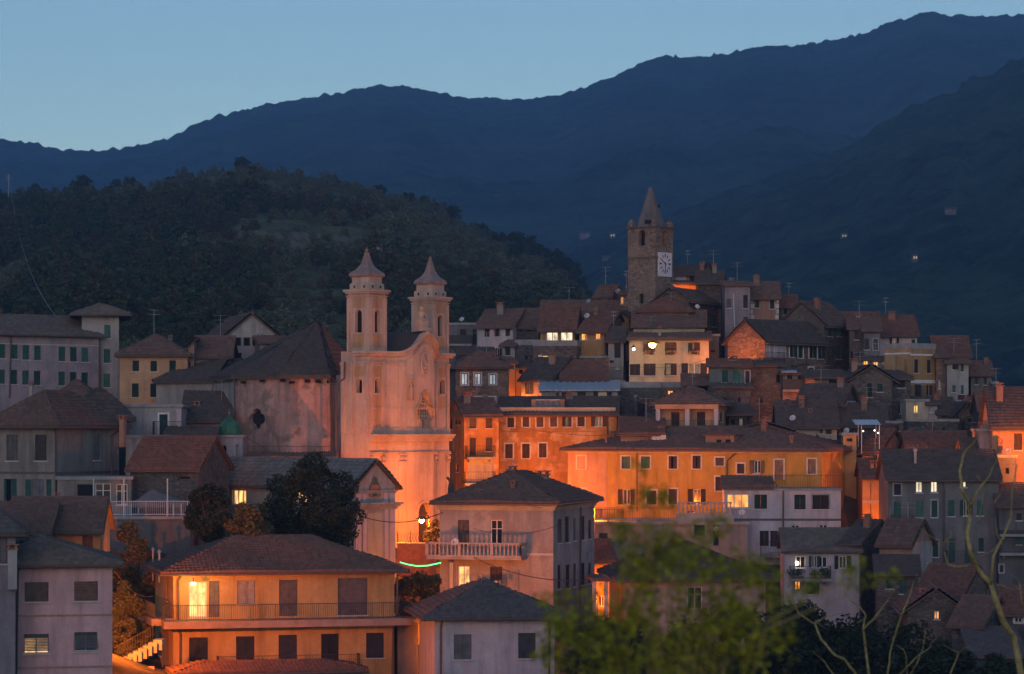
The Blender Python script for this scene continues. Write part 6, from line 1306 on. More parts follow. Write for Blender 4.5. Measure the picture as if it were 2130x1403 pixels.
# far range
CR1 = [(-900, 330), (-400, 255), (-150, 278), (0, 288), (60, 295), (120, 312), (200, 315), (300, 300), (350, 290), (400, 262), (450, 242), (550, 218), (650, 202), (740, 185), (800, 177), (850, 181), (900, 190), (970, 203), (1040, 206), (1100, 207), (1150, 200), (1220, 180), (1280, 160), (1340, 128), (1380, 116), (1440, 120), (1500, 113), (1580, 98), (1680, 92), (1780, 75), (1860, 45), (1920, 25), (1980, 30), (2050, 35), (2130, 32), (2400, 10), (2700, 60), (3100, 140)]
def range_mesh(name, crest, Yb, Yc, pyb, px0, px1, nx, ny, amp, tree, mat, pw=1.0, seed=0, back=.35):
    px = np.linspace(px0, px1, nx); t = np.concatenate([np.linspace(0, 1, ny), 1 + np.linspace(0, 1, 14)[1:] * back])
    PX, T = np.meshgrid(px, t); Yv = Yb + (Yc - Yb) * T + 120 * fbm(PX / 180, PX * 0 + .5, 3, seed + 9) * T * (Yc / 1500)
    pc = interp(PX, crest); zc = ZC + (HY - pc) * Yc / F; zb = ZC + (HY - interp(PX, pyb)) * Yb / F
    tt = np.minimum(T, 1) ** pw; z = zb + (zc - zb) * tt - np.maximum(T - 1, 0) * (zc - zb) * 1.2
    X = (PX - CX) * Yv / F
    edge = np.sin(np.pi * np.clip(T, 0, 1)) ** 1.1
    z = z + amp * edge * (fbm(X / (amp * 7), Yv / (amp * 9), 5, seed) * 2.0) + tree * fbm(X / (tree * 2.2), Yv / (tree * 2.2), 2, seed + 3) * 2
    # keep the crest line where the photograph has it, although the ridge is not at one distance
    z = np.where(T >= .999, z, z); k = np.clip(T, 0, 1) ** 8; z = z + k * (((HY - pc) * Yv / F + ZC) - (((HY - pc) * Yc / F) + ZC))
    return grid_mesh(name, np.stack([X, Yv, z], -1), mat)
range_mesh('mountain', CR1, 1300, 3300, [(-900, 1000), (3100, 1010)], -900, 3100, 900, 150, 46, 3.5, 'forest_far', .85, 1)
CR2 = [(600, 900), (900, 720), (1050, 610), (1200, 520), (1400, 445), (1600, 372), (1760, 305), (1900, 225), (2000, 180), (2130, 118), (2500, 0), (3100, -60)]
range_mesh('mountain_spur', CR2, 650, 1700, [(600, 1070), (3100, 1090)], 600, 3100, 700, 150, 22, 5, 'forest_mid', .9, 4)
# terraced hill behind the church
CRH = [(-500, 470), (-200, 440), (0, 424), (60, 412), (170, 400), (300, 392), (420, 368), (520, 360), (640, 382), (780, 408), (900, 432), (960, 466), (1050, 510), (1130, 535), (1190, 575), (1230, 625), (1290, 700), (1400, 800), (1600, 900)]
HYb, HYc = 318.0, 760.0
def hill_z(PX, T):
    pc = interp(PX, CRH); zc = ZC + (HY - pc) * HYc / F; zb = 30 + interp(PX, [(-500, 2), (700, 4), (1250, 0), (1600, -10)])
    z = zb + (zc - zb) * np.minimum(T, 1) ** .92 - np.maximum(T - 1, 0) * 60
    Yv = HYb + (HYc - HYb) * T; X = (PX - CX) * Yv / F
    z = z + 5 * np.sin(np.pi * np.clip(T, 0, 1)) * fbm(X / 60, Yv / 70, 4, 21) * 2
    st = 2.2; zz = z + fbm(X / 40, Yv / 40, 2, 5) * 2; fr = zz / st - np.floor(zz / st); z = z + np.where(T < 1, (np.clip((fr - .5) * 5, -.5, .5) + .5 - fr) * st * .8, 0)
    return X, Yv, z
PX, T = np.meshgrid(np.linspace(-500, 1600, 420), np.concatenate([np.linspace(0, 1, 330), 1 + np.linspace(0, .5, 20)[1:]]))
X, Yv, Z = hill_z(PX, T); ho = grid_mesh('hill', np.stack([X, Yv, Z], -1), 'hill_soil')
ho.data.polygons.foreach_set('use_smooth', [False] * len(ho.data.polygons))
m = MATS['hill_soil']; nt = m.node_tree; p = nt.nodes['Principled BSDF']; ge = nt.nodes.new('ShaderNodeNewGeometry'); sx = nt.nodes.new('ShaderNodeSeparateXYZ'); nt.links.new(ge.outputs['True Normal'], sx.inputs[0])
old = p.inputs['Base Color'].links[0].from_socket; nt.links.new(mixc(nt, ramp(nt, sx.outputs[2], [(.62, 1), (.86, 0)]), old, (.115, .11, .09)), p.inputs['Base Color'])   # dry-stone risers of the terraces
# village ground: one sheet through the feet of the houses, out to the mountains
gx = np.concatenate([np.linspace(-4000, -140, 14)[:-1], np.arange(-140, 141, 2.5), np.linspace(140, 4000, 14)[1:]]); gy = np.concatenate([np.linspace(-600, -30, 5)[:-1], np.arange(-30, 345, 2.5), np.linspace(345, 4200, 30)[1:]])
GX, GY = np.meshgrid(gx, gy)
ctrl = [(PT(l[0], l[1], l[2]).x, l[2], PT(l[0], l[1], l[2]).z - l[6]) for l in LAMPS if l[5] == 'post' and l[6] > 1] + [(PT(px, py, Y).x, Y, PT(px, py, Y).z - .3) for px, py, Y in ((262, 1400, 173), (250, 1400, 170), (290, 1330, 180), (300, 1385, 166), (225, 1400, 172), (330, 1400, 162), (870, 1330, 178), (900, 1175, 198), (865, 1175, 200), (990, 1130, 216), (1040, 1130, 220), (1130, 1130, 222), (1190, 1130, 222), (1240, 1130, 222), (1290, 1128, 221), (1340, 1128, 220), (1400, 1125, 219), (1460, 1125, 218), (1520, 1120, 217), (1580, 1120, 216), (1640, 1120, 215), (1200, 1130, 217), (1260, 1130, 217), (1320, 1130, 216))] + [(x, y, z + .25) for x, y, z, r in FOOT] + [(x, 0, 27.6) for x in (-90, -40, 0, 40, 90)] + [(x, 40, 22.0) for x in (-90, -40, 0, 40, 90)] + [(x, 90, 11.0) for x in (-120, -60, 0, 60, 120)] + [(x, 128, 9.0) for x in (-120, -60, 0, 60, 120)] + [(-80, 200, 18), (-80, 250, 30), (100, 170, 8), (100, 210, 9), (110, 250, 12), (100, 300, 16), (-80, 320, 33), (-20, 320, 36), (20, 330, 36), (60, 320, 28)]
cx, cyy, cz = (np.array([c[i] for c in ctrl]) for i in range(3))
num = np.zeros_like(GX); den = np.zeros_like(GX)
for x, y, z in ctrl: w_ = 1 / ((GX - x) ** 2 + (GY - y) ** 2 + 6.0) ** 1.6; num += w_ * z; den += w_
GZ = num / den; far_ = np.clip((GY - 345) / 400, 0, 1); GZ = GZ * (1 - far_) + (14) * far_; GZ = np.where(GY < -30, 27, GZ)
GZ = GZ + .15 * fbm(GX / 4, GY / 4, 3, 2)
grid_mesh('ground', np.stack([GX, GY, GZ], -1), 'village_ground')
def ground_z(x, y):
    w_ = 1 / ((cx - x) ** 2 + (cyy - y) ** 2 + 6.0) ** 1.6; return float((w_ * cz).sum() / w_.sum())

# ---------------------------------------------------------------- vegetation
def leafmat(name, a, b, c3=None, inst=False, trans=.3):
    m, nt, p = newmat(name); oi = N(nt, 'ShaderNodeObjectInfo'); n1 = noise(nt, coords(nt, world=True), 1.4 if not inst else .25, 3, .6)
    at = N(nt, 'ShaderNodeAttribute', attribute_name='tint')
    c = mixc(nt, at.outputs['Fac'], a, b)
    if inst:
        c = mixc(nt, ramp(nt, oi.outputs['Random'], [(.0, 0), (.35, .15), (.62, .6), (1, 1)]), c, c3)
    nt.links.new(c, p.inputs['Base Color']); p.inputs['Roughness'].default_value = .75; p.inputs['Specular IOR Level'].default_value = .2
    return m
leafmat('leaf_dark', (.012, .020, .010), (.035, .048, .018)); leafmat('leaf_mid', (.05, .055, .016), (.15, .14, .045)); leafmat('leaf_olive', (.05, .072, .038), (.135, .165, .095), (.085, .085, .045), True)  # mid leaves brightened so their colour carries the garden lamp's glow
leafmat('leaf_wood', (.012, .030, .014), (.046, .076, .032), (.065, .056, .024), True); leafmat('leaf_lime', (.08, .10, .008), (.33, .33, .022)); leafmat('leaf_warm', (.06, .05, .016), (.17, .12, .04))  # warm leaves hold the lamps' amber glow in their colour
def leaves(n, clumps, size, seed, elong=1.0):
    """leaf faces spread through clumps (x, y, z, radius); returns verts, quads, tint"""
    r = np.random.default_rng(seed); w_ = np.array([c[3] ** 2 for c in clumps]); k = r.choice(len(clumps), n, p=w_ / w_.sum()); C = np.array([c[:3] for c in clumps])[k]; rad = np.array([c[3] for c in clumps])[k]
    d = r.normal(0, 1, (n, 3)); d /= np.linalg.norm(d, axis=1)[:, None]; p = C + d * (rad * r.uniform(.25, 1, n) ** .6)[:, None]
    a = r.normal(0, 1, (n, 3)); a[:, 2] *= .6; a /= np.linalg.norm(a, axis=1)[:, None]; b = np.cross(a, r.normal(0, 1, (n, 3))); b /= np.linalg.norm(b, axis=1)[:, None] + 1e-9
    s = size * r.uniform(.6, 1.4, n)[:, None]
    V = np.stack([p - a * s * elong, p + b * s * .55, p + a * s * elong, p - b * s * .55], 1).reshape(-1, 3); Q = np.arange(4 * n).reshape(n, 4)
    return V, Q, np.clip(r.normal(.45, .25, n), 0, 1)
def crown_clumps(rx, ry, rz, cz, n, cr, seed):
    r = random.Random(seed); out = []
    while len(out) < n:
        x, y, z = r.uniform(-1, 1), r.uniform(-1, 1), r.uniform(-1, 1); q = x * x + y * y + z * z
        if q > 1 or q < .12: continue
        out.append((x * rx, y * ry, cz + z * rz, cr * r.uniform(.55, 1.25)))
    return out
def make_tree(name, label, loc, h, rx, rz, nl, ls, mat, seed, trunk=.12, group=None, ncl=26, cat='tree'):
    t = thing(name, label, cat, loc, random.Random(seed).uniform(0, 6), group); czz = h - rz
    cls = crown_clumps(rx, rx, rz, czz, ncl, min(rx, rz) * .38, seed)
    V, Q, tn = leaves(nl, cls, ls, seed); np_mesh('crown', V, Q, mat, t, tn)
    mb = MB(); mb.tube([(0, 0, -1.2), (.05, .03, h * .3), (.0, .08, h * .62), (.04, .0, h * .85)], [trunk, trunk * .85, trunk * .5, trunk * .15], 7); r = random.Random(seed)
    for c in r.sample(cls, min(9, len(cls))): mb.tube([(0.03, .05, h * r.uniform(.3, .6)), (c[0] * .5, c[1] * .5, c[2] - rz * .25), (c[0], c[1], c[2])], [trunk * .4, trunk * .25, trunk * .08], 5)
    mb.build('trunk', 'bark_dark', t); return t
def copy_tree(t, loc, rz, sc, label=None):
    c = t.copy(); COL.objects.link(c); c.location = loc; c.rotation_euler = (0, 0, rz); c.scale = (sc, sc, sc * random.uniform(.85, 1.15))
    if label: c['label'] = label
    for ch in t.children: k = ch.copy(); COL.objects.link(k); k.parent = c
    return c
# scrub, olives and woodland on the hill: a mass nobody could count
def proto(name, rx, rz, nl, ls, mat, seed):
    V, Q, tn = leaves(nl, crown_clumps(rx, rx, rz, rz, 12, rx * .42, seed), ls, seed); o = np_mesh(name, V, Q, mat, None, tn); COL.objects.unlink(o); return o
protos = [proto('olive_clump', 1.5, 1.2, 900, .17, 'leaf_olive', 1), proto('wood_clump', 1.7, 1.9, 1100, .19, 'leaf_wood', 2), proto('scrub_clump', 1.3, .8, 600, .16, 'leaf_wood', 3)]
def scatter(name, pts, sc, which, label):
    me = bpy.data.meshes.new(name); me.vertices.add(len(pts)); me.vertices.foreach_set('co', np.asarray(pts, np.float32).ravel())
    a = me.attributes.new('sc', 'FLOAT', 'POINT'); a.data.foreach_set('value', np.asarray(sc, np.float32)); a = me.attributes.new('rot', 'FLOAT', 'POINT'); a.data.foreach_set('value', RNG.uniform(0, 6.28, len(pts)).astype(np.float32))
    o = bpy.data.objects.new(name, me); COL.objects.link(o); o['kind'] = 'stuff'; o['label'] = label; o['category'] = 'vegetation'
    ng = bpy.data.node_groups.new(name, 'GeometryNodeTree'); ng.interface.new_socket('Geometry', in_out='INPUT', socket_type='NodeSocketGeometry'); ng.interface.new_socket('Geometry', in_out='OUTPUT', socket_type='NodeSocketGeometry')
    gi, go = ng.nodes.new('NodeGroupInput'), ng.nodes.new('NodeGroupOutput'); ip = ng.nodes.new('GeometryNodeInstanceOnPoints'); ob = ng.nodes.new('GeometryNodeObjectInfo'); ob.inputs['Object'].default_value = which
    na = ng.nodes.new('GeometryNodeInputNamedAttribute'); na.data_type = 'FLOAT'; na.inputs['Name'].default_value = 'sc'; nr = ng.nodes.new('GeometryNodeInputNamedAttribute'); nr.data_type = 'FLOAT'; nr.inputs['Name'].default_value = 'rot'
    cb = ng.nodes.new('ShaderNodeCombineXYZ'); ng.links.new(nr.outputs[0], cb.inputs['Z']); ng.links.new(gi.outputs[0], ip.inputs['Points']); ng.links.new(ob.outputs['Geometry'], ip.inputs['Instance'])
    ng.links.new(na.outputs[0], ip.inputs['Scale']); ng.links.new(cb.outputs[0], ip.inputs['Rotation']); ng.links.new(ip.outputs[0], go.inputs[0])
    md = o.modifiers.new('scatter', 'NODES'); md.node_group = ng; return o
npt = 26000; px_ = RNG.uniform(-350, 1420, npt); t_ = RNG.uniform(0, 1.0, npt); hx, hy, hz = hill_z(px_, t_)
den_ = fbm(hx / 45, hy / 60, 3, 31); olive = (fbm(hx / 90, hy / 90, 3, 77) + .32 * np.exp(-((px_ - 430) / 260) ** 2 - ((t_ - .85) / .2) ** 2) + .25 * np.exp(-((px_ - 620) / 150) ** 2 - ((t_ - .2) / .2) ** 2)) > .06
keep = RNG.random(npt) < np.clip(.55 + den_ * 2.2 - .30 * olive, .06, 1)
scl = np.clip(RNG.lognormal(-.48, .42, npt), .28, 1.9); keep &= ~((np.abs(px_ - 640) < 110) & (t_ < .35) & (RNG.random(npt) < .75))
for nm, which, sel, k, lb in (('olive_grove', protos[0], keep & olive, 1.0, 'grey-green olive bushes covering terraced hill behind church'), ('woodland', protos[1], keep & ~olive & (RNG.random(npt) < .6), 1.0, 'dark woodland covering terraced hill behind church')):
    scatter(nm, np.stack([hx, hy, hz - .2], 1)[sel], scl[sel] * k, which, lb)
sel = keep & ~olive & (RNG.random(npt) < .5); scatter('scrub', np.stack([hx, hy, hz - .15], 1)[sel], scl[sel], protos[2], 'low dark scrub on terraced hill behind church')
sx_ = np.concatenate([RNG.uniform(58, 175, 1500), RNG.uniform(-150, -52, 700)]); sy_ = np.concatenate([RNG.uniform(150, 345, 1500), RNG.uniform(215, 340, 700)])
sx_ = np.where((sx_ > 0) & (sx_ < 62 + (sy_ - 150) * .02), sx_ + 12, sx_)
scatter('slope_scrub', np.array([(x, y, ground_z(x, y) - .2) for x, y in zip(sx_, sy_)]), np.clip(RNG.lognormal(-.35, .4, len(sx_)), .3, 1.3), protos[1], 'dark scrub and woodland on slopes around village edge')
# trees that stand out on the hill crest and shoulder
T1 = None
CT = [(505, .99, 1.9, 'round dark tree standing alone on hilltop'), (618, .99, 1.4, None), (90, .99, 1.6, None), (175, .99, 1.9, None), (270, .98, 1.5, None), (240, .99, 1.3, None), (355, .99, 1.3, None), (700, .99, 1.4, None), (790, .985, 1.6, None), (850, .99, 1.7, None), (880, .99, 1.5, None), (915, .98, 1.8, None), (945, .97, 1.9, None), (1000, .97, 1.8, None), (1035, .93, 2.3, None), (1068, .96, 2.6, None), (1095, .97, 2.8, None), (1120, .93, 2.4, None), (1150, .95, 2.6, None), (1170, .9, 2.5, None), (1190, .93, 2.2, None), (1208, .9, 1.8, None), (1225, .93, 1.6, None), (1075, .85, 2.2, None), (1145, .82, 2.2, None), (20, .97, 1.5, None)]
for i, (px, t, s_, lb) in enumerate(CT):
    x, y, z = (float(q) for q in hill_z(np.array([float(px)]), np.array([t]))); s_ *= .8
    if T1 is None: T1 = make_tree('hill_tree', lb, (x, y, z - .2), 2.6, 1.25, 1.15, 1300, .15, 'leaf_dark', 5, .1); T1.scale = (s_,) * 3; continue
    c = copy_tree(T1, (x, y, z - .3), i * 1.3, s_, 'dark tree on hill crest line'); c['group'] = 'trees along the hill crest'
# trees among the houses
def tree_at(name, label, px, pyt, pyb, Y, rxp, nl, ls, mat, seed, group=None, cat='tree'):
    top, bot = PT(px, pyt, Y), PT(px, pyb, Y); h = top.z - bot.z; rx = rxp * Y / F
    return make_tree(name, label, bot, h, rx, h * .46, nl, ls, mat, seed, .14, group, 34, cat)
tree_at('evergreen_tree', 'dense evergreen at end of railed terrace beside chapel window', 434, 1008, 1150, 180, 40, 9000, .11, 'leaf_dark', 11)
tree_at('small_tree', 'small warm-lit tree in front of lit chapel window', 520, 1056, 1160, 178, 50, 8000, .10, 'leaf_warm', 12)
tree_at('large_tree', 'large dark spreading tree in front of chapel wall', 655, 962, 1160, 182, 96, 22000, .11, 'leaf_dark', 13)
tree_at('garden_tree', 'amber-lit garden tree between apartment house and yellow house', 290, 1092, 1330, 181, 60, 13000, .11, 'leaf_warm', 14)
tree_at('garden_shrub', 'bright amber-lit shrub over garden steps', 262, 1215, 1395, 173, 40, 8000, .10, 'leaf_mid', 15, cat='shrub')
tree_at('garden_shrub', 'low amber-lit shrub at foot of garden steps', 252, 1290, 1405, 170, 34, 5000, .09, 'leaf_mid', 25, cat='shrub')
tree_at('courtyard_tree', 'rust-lit tree between yellow house and peeling villa', 870, 1178, 1300, 178, 46, 9000, .10, 'leaf_warm', 16)
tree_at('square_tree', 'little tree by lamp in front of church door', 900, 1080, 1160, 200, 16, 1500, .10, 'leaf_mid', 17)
for i, (px, pyt, Y, rx, lb) in enumerate(((1235, 1285, 150, 75, 'dark bush by wooden fence below peeling villa'), (1310, 1290, 146, 80, 'dark bush behind leafy sapling by fence'), (1420, 1310, 148, 90, 'broad dark bush under pink porch house'), (1530, 1260, 152, 85, 'dark leafy tree below white balcony house'), (1640, 1235, 150, 90, 'dark tree mass below balcony house edge'), (1740, 1285, 148, 95, 'dark tree behind forked bare branches'), (1850, 1312, 146, 95, 'dark tree below stone cottage with green shutters'), (1960, 1352, 143, 95, 'dark tree below little gabled stone house'), (2070, 1375, 140, 90, 'low dark tree below edge cottages'))):
    tree_at('dark_tree', lb, px, pyt, 1520, Y, rx, 9000, .13, 'leaf_dark', 40 + i)
# ---------------------------------------------------------------- foreground: leafy sapling and bare branches near the camera
Yg = 30.0
sp = thing('leafy_sapling', 'feathery yellow-green sapling waving in foreground', 'tree', (PT(1390, 1600, Yg).x, Yg, 20.0)); org = sp.location
BL = [(1400, 1110, 70, .75), (1345, 1035, 42, .18), (1310, 1195, 75, .8), (1440, 1190, 80, 1), (1245, 1300, 80, .7), (1370, 1320, 120, 1.2), (1185, 1265, 45, .3), (1495, 1270, 85, .9), (1330, 975, 18, .05), (1285, 1085, 40, .3), (1560, 1185, 40, .25), (1430, 1390, 120, 1.2), (1290, 1400, 100, .9), (1540, 1360, 90, .8), (1150, 1370, 50, .3), (1480, 1100, 35, .2), (1790, 1188, 42, .3), (1840, 1205, 24, .12), (1350, 1130, 60, .5), (1400, 1040, 30, .12), (1130, 1250, 25, .1), (1200, 1330, 70, .6), (1230, 1390, 80, .7), (1560, 1270, 60, .5), (1600, 1330, 60, .4), (1450, 1260, 70, .8), (1590, 1195, 30, .2), (1330, 1255, 70, .8), (1160, 1300, 40, .3), (1620, 1240, 40, .25), (1680, 1220, 30, .15), (1530, 1200, 50, .4)]
VV, QQ, TT = [], [], []; nb = 0
for i, (px, py, r_, dn) in enumerate(BL):
    c = PT(px, py, Yg + random.uniform(-.5, .5)) - Vector(org); rr_ = r_ * Yg / F
    V, Q, tn = leaves(int(400 * dn), [(c.x + random.uniform(-1, 1) * rr_ * .7, c.y + random.uniform(-.4, .4), c.z + random.uniform(-1, 1) * rr_ * .6, rr_ * .62) for _ in range(5)], .033, 60 + i, 1.1); VV.append(V); QQ.append(Q + nb); TT.append(tn); nb += len(V)
np_mesh('crown', np.concatenate(VV), np.concatenate(QQ), 'leaf_lime', sp, np.concatenate(TT))
mb = MB()
for i, (px, py, r_, dn) in enumerate(BL):
    e = PT(px, py, Yg) - Vector(org); m_ = PT(1390 + (px - 1390) * .45, max(py, 1250) + 60, Yg) - Vector(org); mb.tube([(0, 0, 4.2), tuple(m_), tuple(e)], [.022, .014, .004], 5)
mb.tube([(0, 0, -.8), (.03, 0, 2.2), (0, 0, 4.3)], [.05, .04, .022], 6); mb.build('trunk', 'bark', sp)
Yb_ = 75.0
def branches(name, label, base_px, paths):
    o = PT(base_px, 1750, Yb_); t = thing(name, label, 'tree', (o.x, o.y, ground_z(o.x, o.y) - .2)); og = Vector(t.location); rr_ = random.Random(len(paths))
    for path, r0, r1 in paths:
        pts = []
        for i, (x, y) in enumerate(path): px, py = CR('d8', x, y); pts.append(PT(px, py, Yb_ + .35 * math.sin(i * 1.7 + path[0][0]) * (i > 0)) - og)
        fine = []
        for i in range(len(pts) - 1):
            for k in range(4): q = pts[i].lerp(pts[i + 1], k / 4); fine.append(q + Vector((rr_.gauss(0, .006), rr_.gauss(0, .01), rr_.gauss(0, .006))) * (k > 0))
        fine.append(pts[-1]); n = len(fine); k_ = Yb_ / F / 2.789 / 2
        MB().tube(fine, [max(.004, (r0 + (r1 - r0) * i / (n - 1)) * k_) for i in range(n)], 6).build('branch', 'bark', t, smooth=True)
    return t
branches('bare_tree', 'tall bare yellowish tree with forked branches in foreground', 2125, [
    ([(1500, 2400), (1480, 1500), (1420, 1190), (1360, 1100), (1310, 960), (1285, 880), (1210, 790), (1165, 690), (1150, 600), (1165, 480), (1165, 420), (1120, 340), (1105, 220), (1130, 120), (1195, 50), (1212, 0)], 44, 8),
    ([(1165, 430), (1210, 340), (1270, 260), (1300, 200), (1330, 130)], 15, 4), ([(1285, 880), (1300, 720), (1350, 620), (1400, 500), (1410, 330), (1440, 180)], 18, 6), ([(1310, 880), (1360, 890), (1420, 912)], 10, 3), ([(1165, 770), (1100, 778), (1040, 770), (1015, 690), (1010, 640), (930, 600), (870, 555)], 12, 3), ([(1015, 690), (1000, 640), (1110, 625)], 6, 3),
    ([(1010, 640), (1060, 600), (1050, 560), (1080, 545)], 6, 2), ([(1215, 530), (1230, 430), (1250, 320)], 6, 3), ([(1165, 470), (1125, 380), (1085, 330)], 6, 3), ([(1350, 620), (1290, 690), (1220, 720)], 8, 3), ([(1300, 410), (1340, 360), (1350, 320)], 7, 3), ([(1205, 250), (1225, 280), (1250, 295)], 6, 3), ([(1350, 640), (1320, 590), (1310, 500)], 7, 3), ([(1150, 600), (1138, 560), (1140, 470), (1150, 420)], 7, 3), ([(1050, 1400), (1100, 1280), (1130, 1250), (1170, 1240)], 9, 3), ([(1100, 1280), (1060, 1260), (1010, 1235)], 7, 3), ([(1470, 1000), (1450, 860), (1400, 820)], 8, 3), ([(1430, 900), (1478, 930)], 6, 3)])
branches('bare_shrub', 'group of bare pale stems rising from foreground scrub', 1830, [
    ([(620, 2500), (560, 1560), (500, 1400), (440, 1320), (380, 1290), (300, 1200), (265, 1110), (170, 1050), (135, 960), (135, 860), (80, 800)], 20, 4), ([(265, 1105), (330, 1070), (435, 1045)], 8, 3), ([(270, 1095), (330, 1140)], 5, 2), ([(135, 880), (148, 830)], 5, 2),
    ([(620, 2500), (590, 1500), (560, 1260), (545, 1140), (610, 1080), (660, 1010), (690, 970), (730, 910)], 17, 5), ([(560, 1060), (515, 1000), (480, 985), (440, 940), (425, 825)], 9, 4), ([(545, 1140), (555, 1080), (560, 1060)], 10, 8), ([(705, 930), (680, 905), (682, 880)], 5, 3), ([(510, 1105), (570, 1070)], 5, 3),
    ([(640, 2500), (680, 1480), (700, 1280), (760, 1080), (810, 960), (835, 880), (858, 820)], 13, 4), ([(810, 960), (835, 915)], 5, 3), ([(600, 2500), (420, 1480), (370, 1400), (310, 1320), (255, 1270)], 9, 4), ([(660, 2500), (740, 1420), (800, 1360), (860, 1300), (940, 1240)], 12, 5), ([(660, 2500), (800, 1400), (795, 1300), (780, 1260), (740, 1235)], 8, 4), ([(680, 2500), (820, 1400), (860, 1330), (890, 1260), (908, 1150)], 9, 3), ([(600, 1080), (640, 1065), (680, 1048)], 5, 2)])

# ================================================================ street lamps: every orange pool of light has its lamp
SOD = (1.0, .20, .010)
def lamp(px, py, Y, power, label, kind='post', col=SOD, bulb='bulb_sodium', r=.12, group=None, drop=4.0, size=1.0):
    p = PT(px, py, Y); t = thing('street_lamp', label, 'street lamp', (p.x, p.y, p.z - drop), 0, group); z = drop
    if kind == 'post':
        MB().tube([(.55, 0, -1.0), (.55, 0, z + .1), (.45, 0, z + .32), (.2, 0, z + .36), (0, 0, z + .3)], .05, 7).build('post', 'iron', t)
    else:
        MB().tube([(0, .9, z + .15), (0, .4, z + .42), (0, .05, z + .3)], .03, 6).build('bracket', 'iron', t)
    MB().lathe((0, 0, z), [(.06 * size, .30), (.12 * size, .26), (.26 * size, .14), (.28 * size, .10)], 10).build('shade', 'iron', t)
    MB().lathe((0, 0, z), [(.02 * size, -.12 * size), (.09 * size, -.07 * size), (.12 * size, .02), (.09 * size, .08), (.03, .099)], 10).build('bulb', bulb, t, smooth=True)
    l = bpy.data.lights.new('lamp_light', 'POINT'); l.energy = power; l.color = col; l.shadow_soft_size = r
    o = bpy.data.objects.new('lamp_light', l); COL.objects.link(o); o.parent = t; o.location = (0, 0, z - .25)
    return t
K = 1.6
for px, py, Y, pw, lb, kd, dr, sz in LAMPS: lamp(px, py, Y, pw * K, lb, kd, drop=dr, size=sz)
lamp(1318, 727, 252.3, 20, 'cold white lamp on cream house wall', 'wall', (.8, .9, 1.0), 'bulb_white', size=.9)
# porch lamp on the yellow house
p = PT(402, 1214, 170.0); t = thing('ceiling_lamp', 'small round lamp glowing above lit balcony door', 'lamp', p); MB().lathe((0, 0, 0), [(.02, -.1), (.14, -.06), (.16, 0), (.1, .06)], 12).build('globe', 'bulb_warm', t, smooth=True); MB().tube([(0, 0, .05), (0, 0, .35)], .03, 6).build('stem', 'iron', t)
l = bpy.data.lights.new('lamp_light', 'POINT'); l.energy = 90; l.color = (1, .62, .2); l.shadow_soft_size = .1; o = bpy.data.objects.new('lamp_light', l); COL.objects.link(o); o.parent = t; o.location = (0, -.2, -.25)
# green string of lights over the courtyard
mb = MB(); pts = [PT(832, 1170, 181), PT(850, 1175, 181), PT(868, 1178, 181), PT(890, 1177, 181), PT(917, 1171, 181)]; org = pts[0]
o = MB().tube([q - org for q in pts], .035, 6).build('light_string', 'neon_green', None, org); tag(o, 'glowing green light string across courtyard by yellow house', 'light string')
for i, (a, b, lb) in enumerate((((736, 1069, 186), (922, 1066, 187), 'overhead cable from chapel to peeling villa'), ((1240, 1205, 186), (985, 1160, 185), 'sagging cable crossing peeling villa front'))):
    A, Bq = PT(*a), PT(*b); o = MB().tube([(A.lerp(Bq, k / 10) - A) - Vector((0, 0, 1)) * (.6 if i < 2 else 6) * 4 * (k / 10) * (1 - k / 10) for k in range(11)], .03 if i < 2 else .05, 5).build('cable', 'dish_grey' if i == 2 else 'iron', None, A); tag(o, lb, 'cable')
# wall, mesh fence and garden steps
o = PT(826, 1170, 197); t = thing('forecourt_wall', 'brick retaining wall with wire fence before church door', 'wall', o); wl = (908 - 826) * 197 / F
MB().box(0, wl, 0, .5, -4, 1.25).build('wall', 'brick', t); MB().box(-.05, wl + .05, -.05, .55, 1.252, 1.33).build('coping', 'trim_pale', t); mb = MB()
for i in range(14): x = wl * i / 14; mb.tube([(x, .25, 1.33), (x + wl / 14, .25, 2.0)], .012, 4); mb.tube([(x + wl / 14, .25, 1.33), (x, .25, 2.0)], .012, 4)
for i in range(4): mb.tube([(wl * i / 3, .25, 1.33), (wl * i / 3, .25, 2.1)], .03, 5)
mb.build('wire_fence', 'iron', t)
p0 = PT(*CR('c2', 775, 1335), 164); t = thing('garden_steps', 'flight of pale steps climbing through lit garden', 'staircase', p0); k = 164 / F / 3.316
for i in range(9): MB().box(i * 32 * k, (i + 1) * 32 * k + .25, .2 * i, 1.3 + .2 * i, i * 18 * k - .5, i * 18 * k + .08).build('step', 'concrete', t)
mb = MB()
for i in range(8):
    for q in (0, .5): x = (i + q + .5) * 32 * k; z = (i + q) * 18 * k; mb.tube([(x, .2 * (i + q) + .05, z), (x, .2 * (i + q) + .05, z + .95)], .012, 4)
mb.tube([(16 * k, .05, .95), (8.5 * 32 * k, 1.7, 8 * 18 * k + .95)], .025, 5); mb.tube([(16 * k, .05, .5), (8.5 * 32 * k, 1.7, 8 * 18 * k + .5)], .015, 5); mb.build('railing', 'iron', t)
MB().box(-.5, 290 * k, -.1, .18, -2.5, -.12).build('side_wall', 'plaster_rose', t)
p0 = PT(1160, 1372, 158); t = thing('wooden_fence', 'rough wooden post and rail fence below peeling villa', 'fence', p0); k = 158 / F
for i in range(4): MB().box(i * 24 * k - .05, i * 24 * k + .05, -.05, .05, -1.5, 14 * k).build('post', 'wood', t)
for z in (4, 11): MB().box(-.1, 74 * k, .055, .09, z * k - .05, z * k + .05).build('rail', 'wood', t)
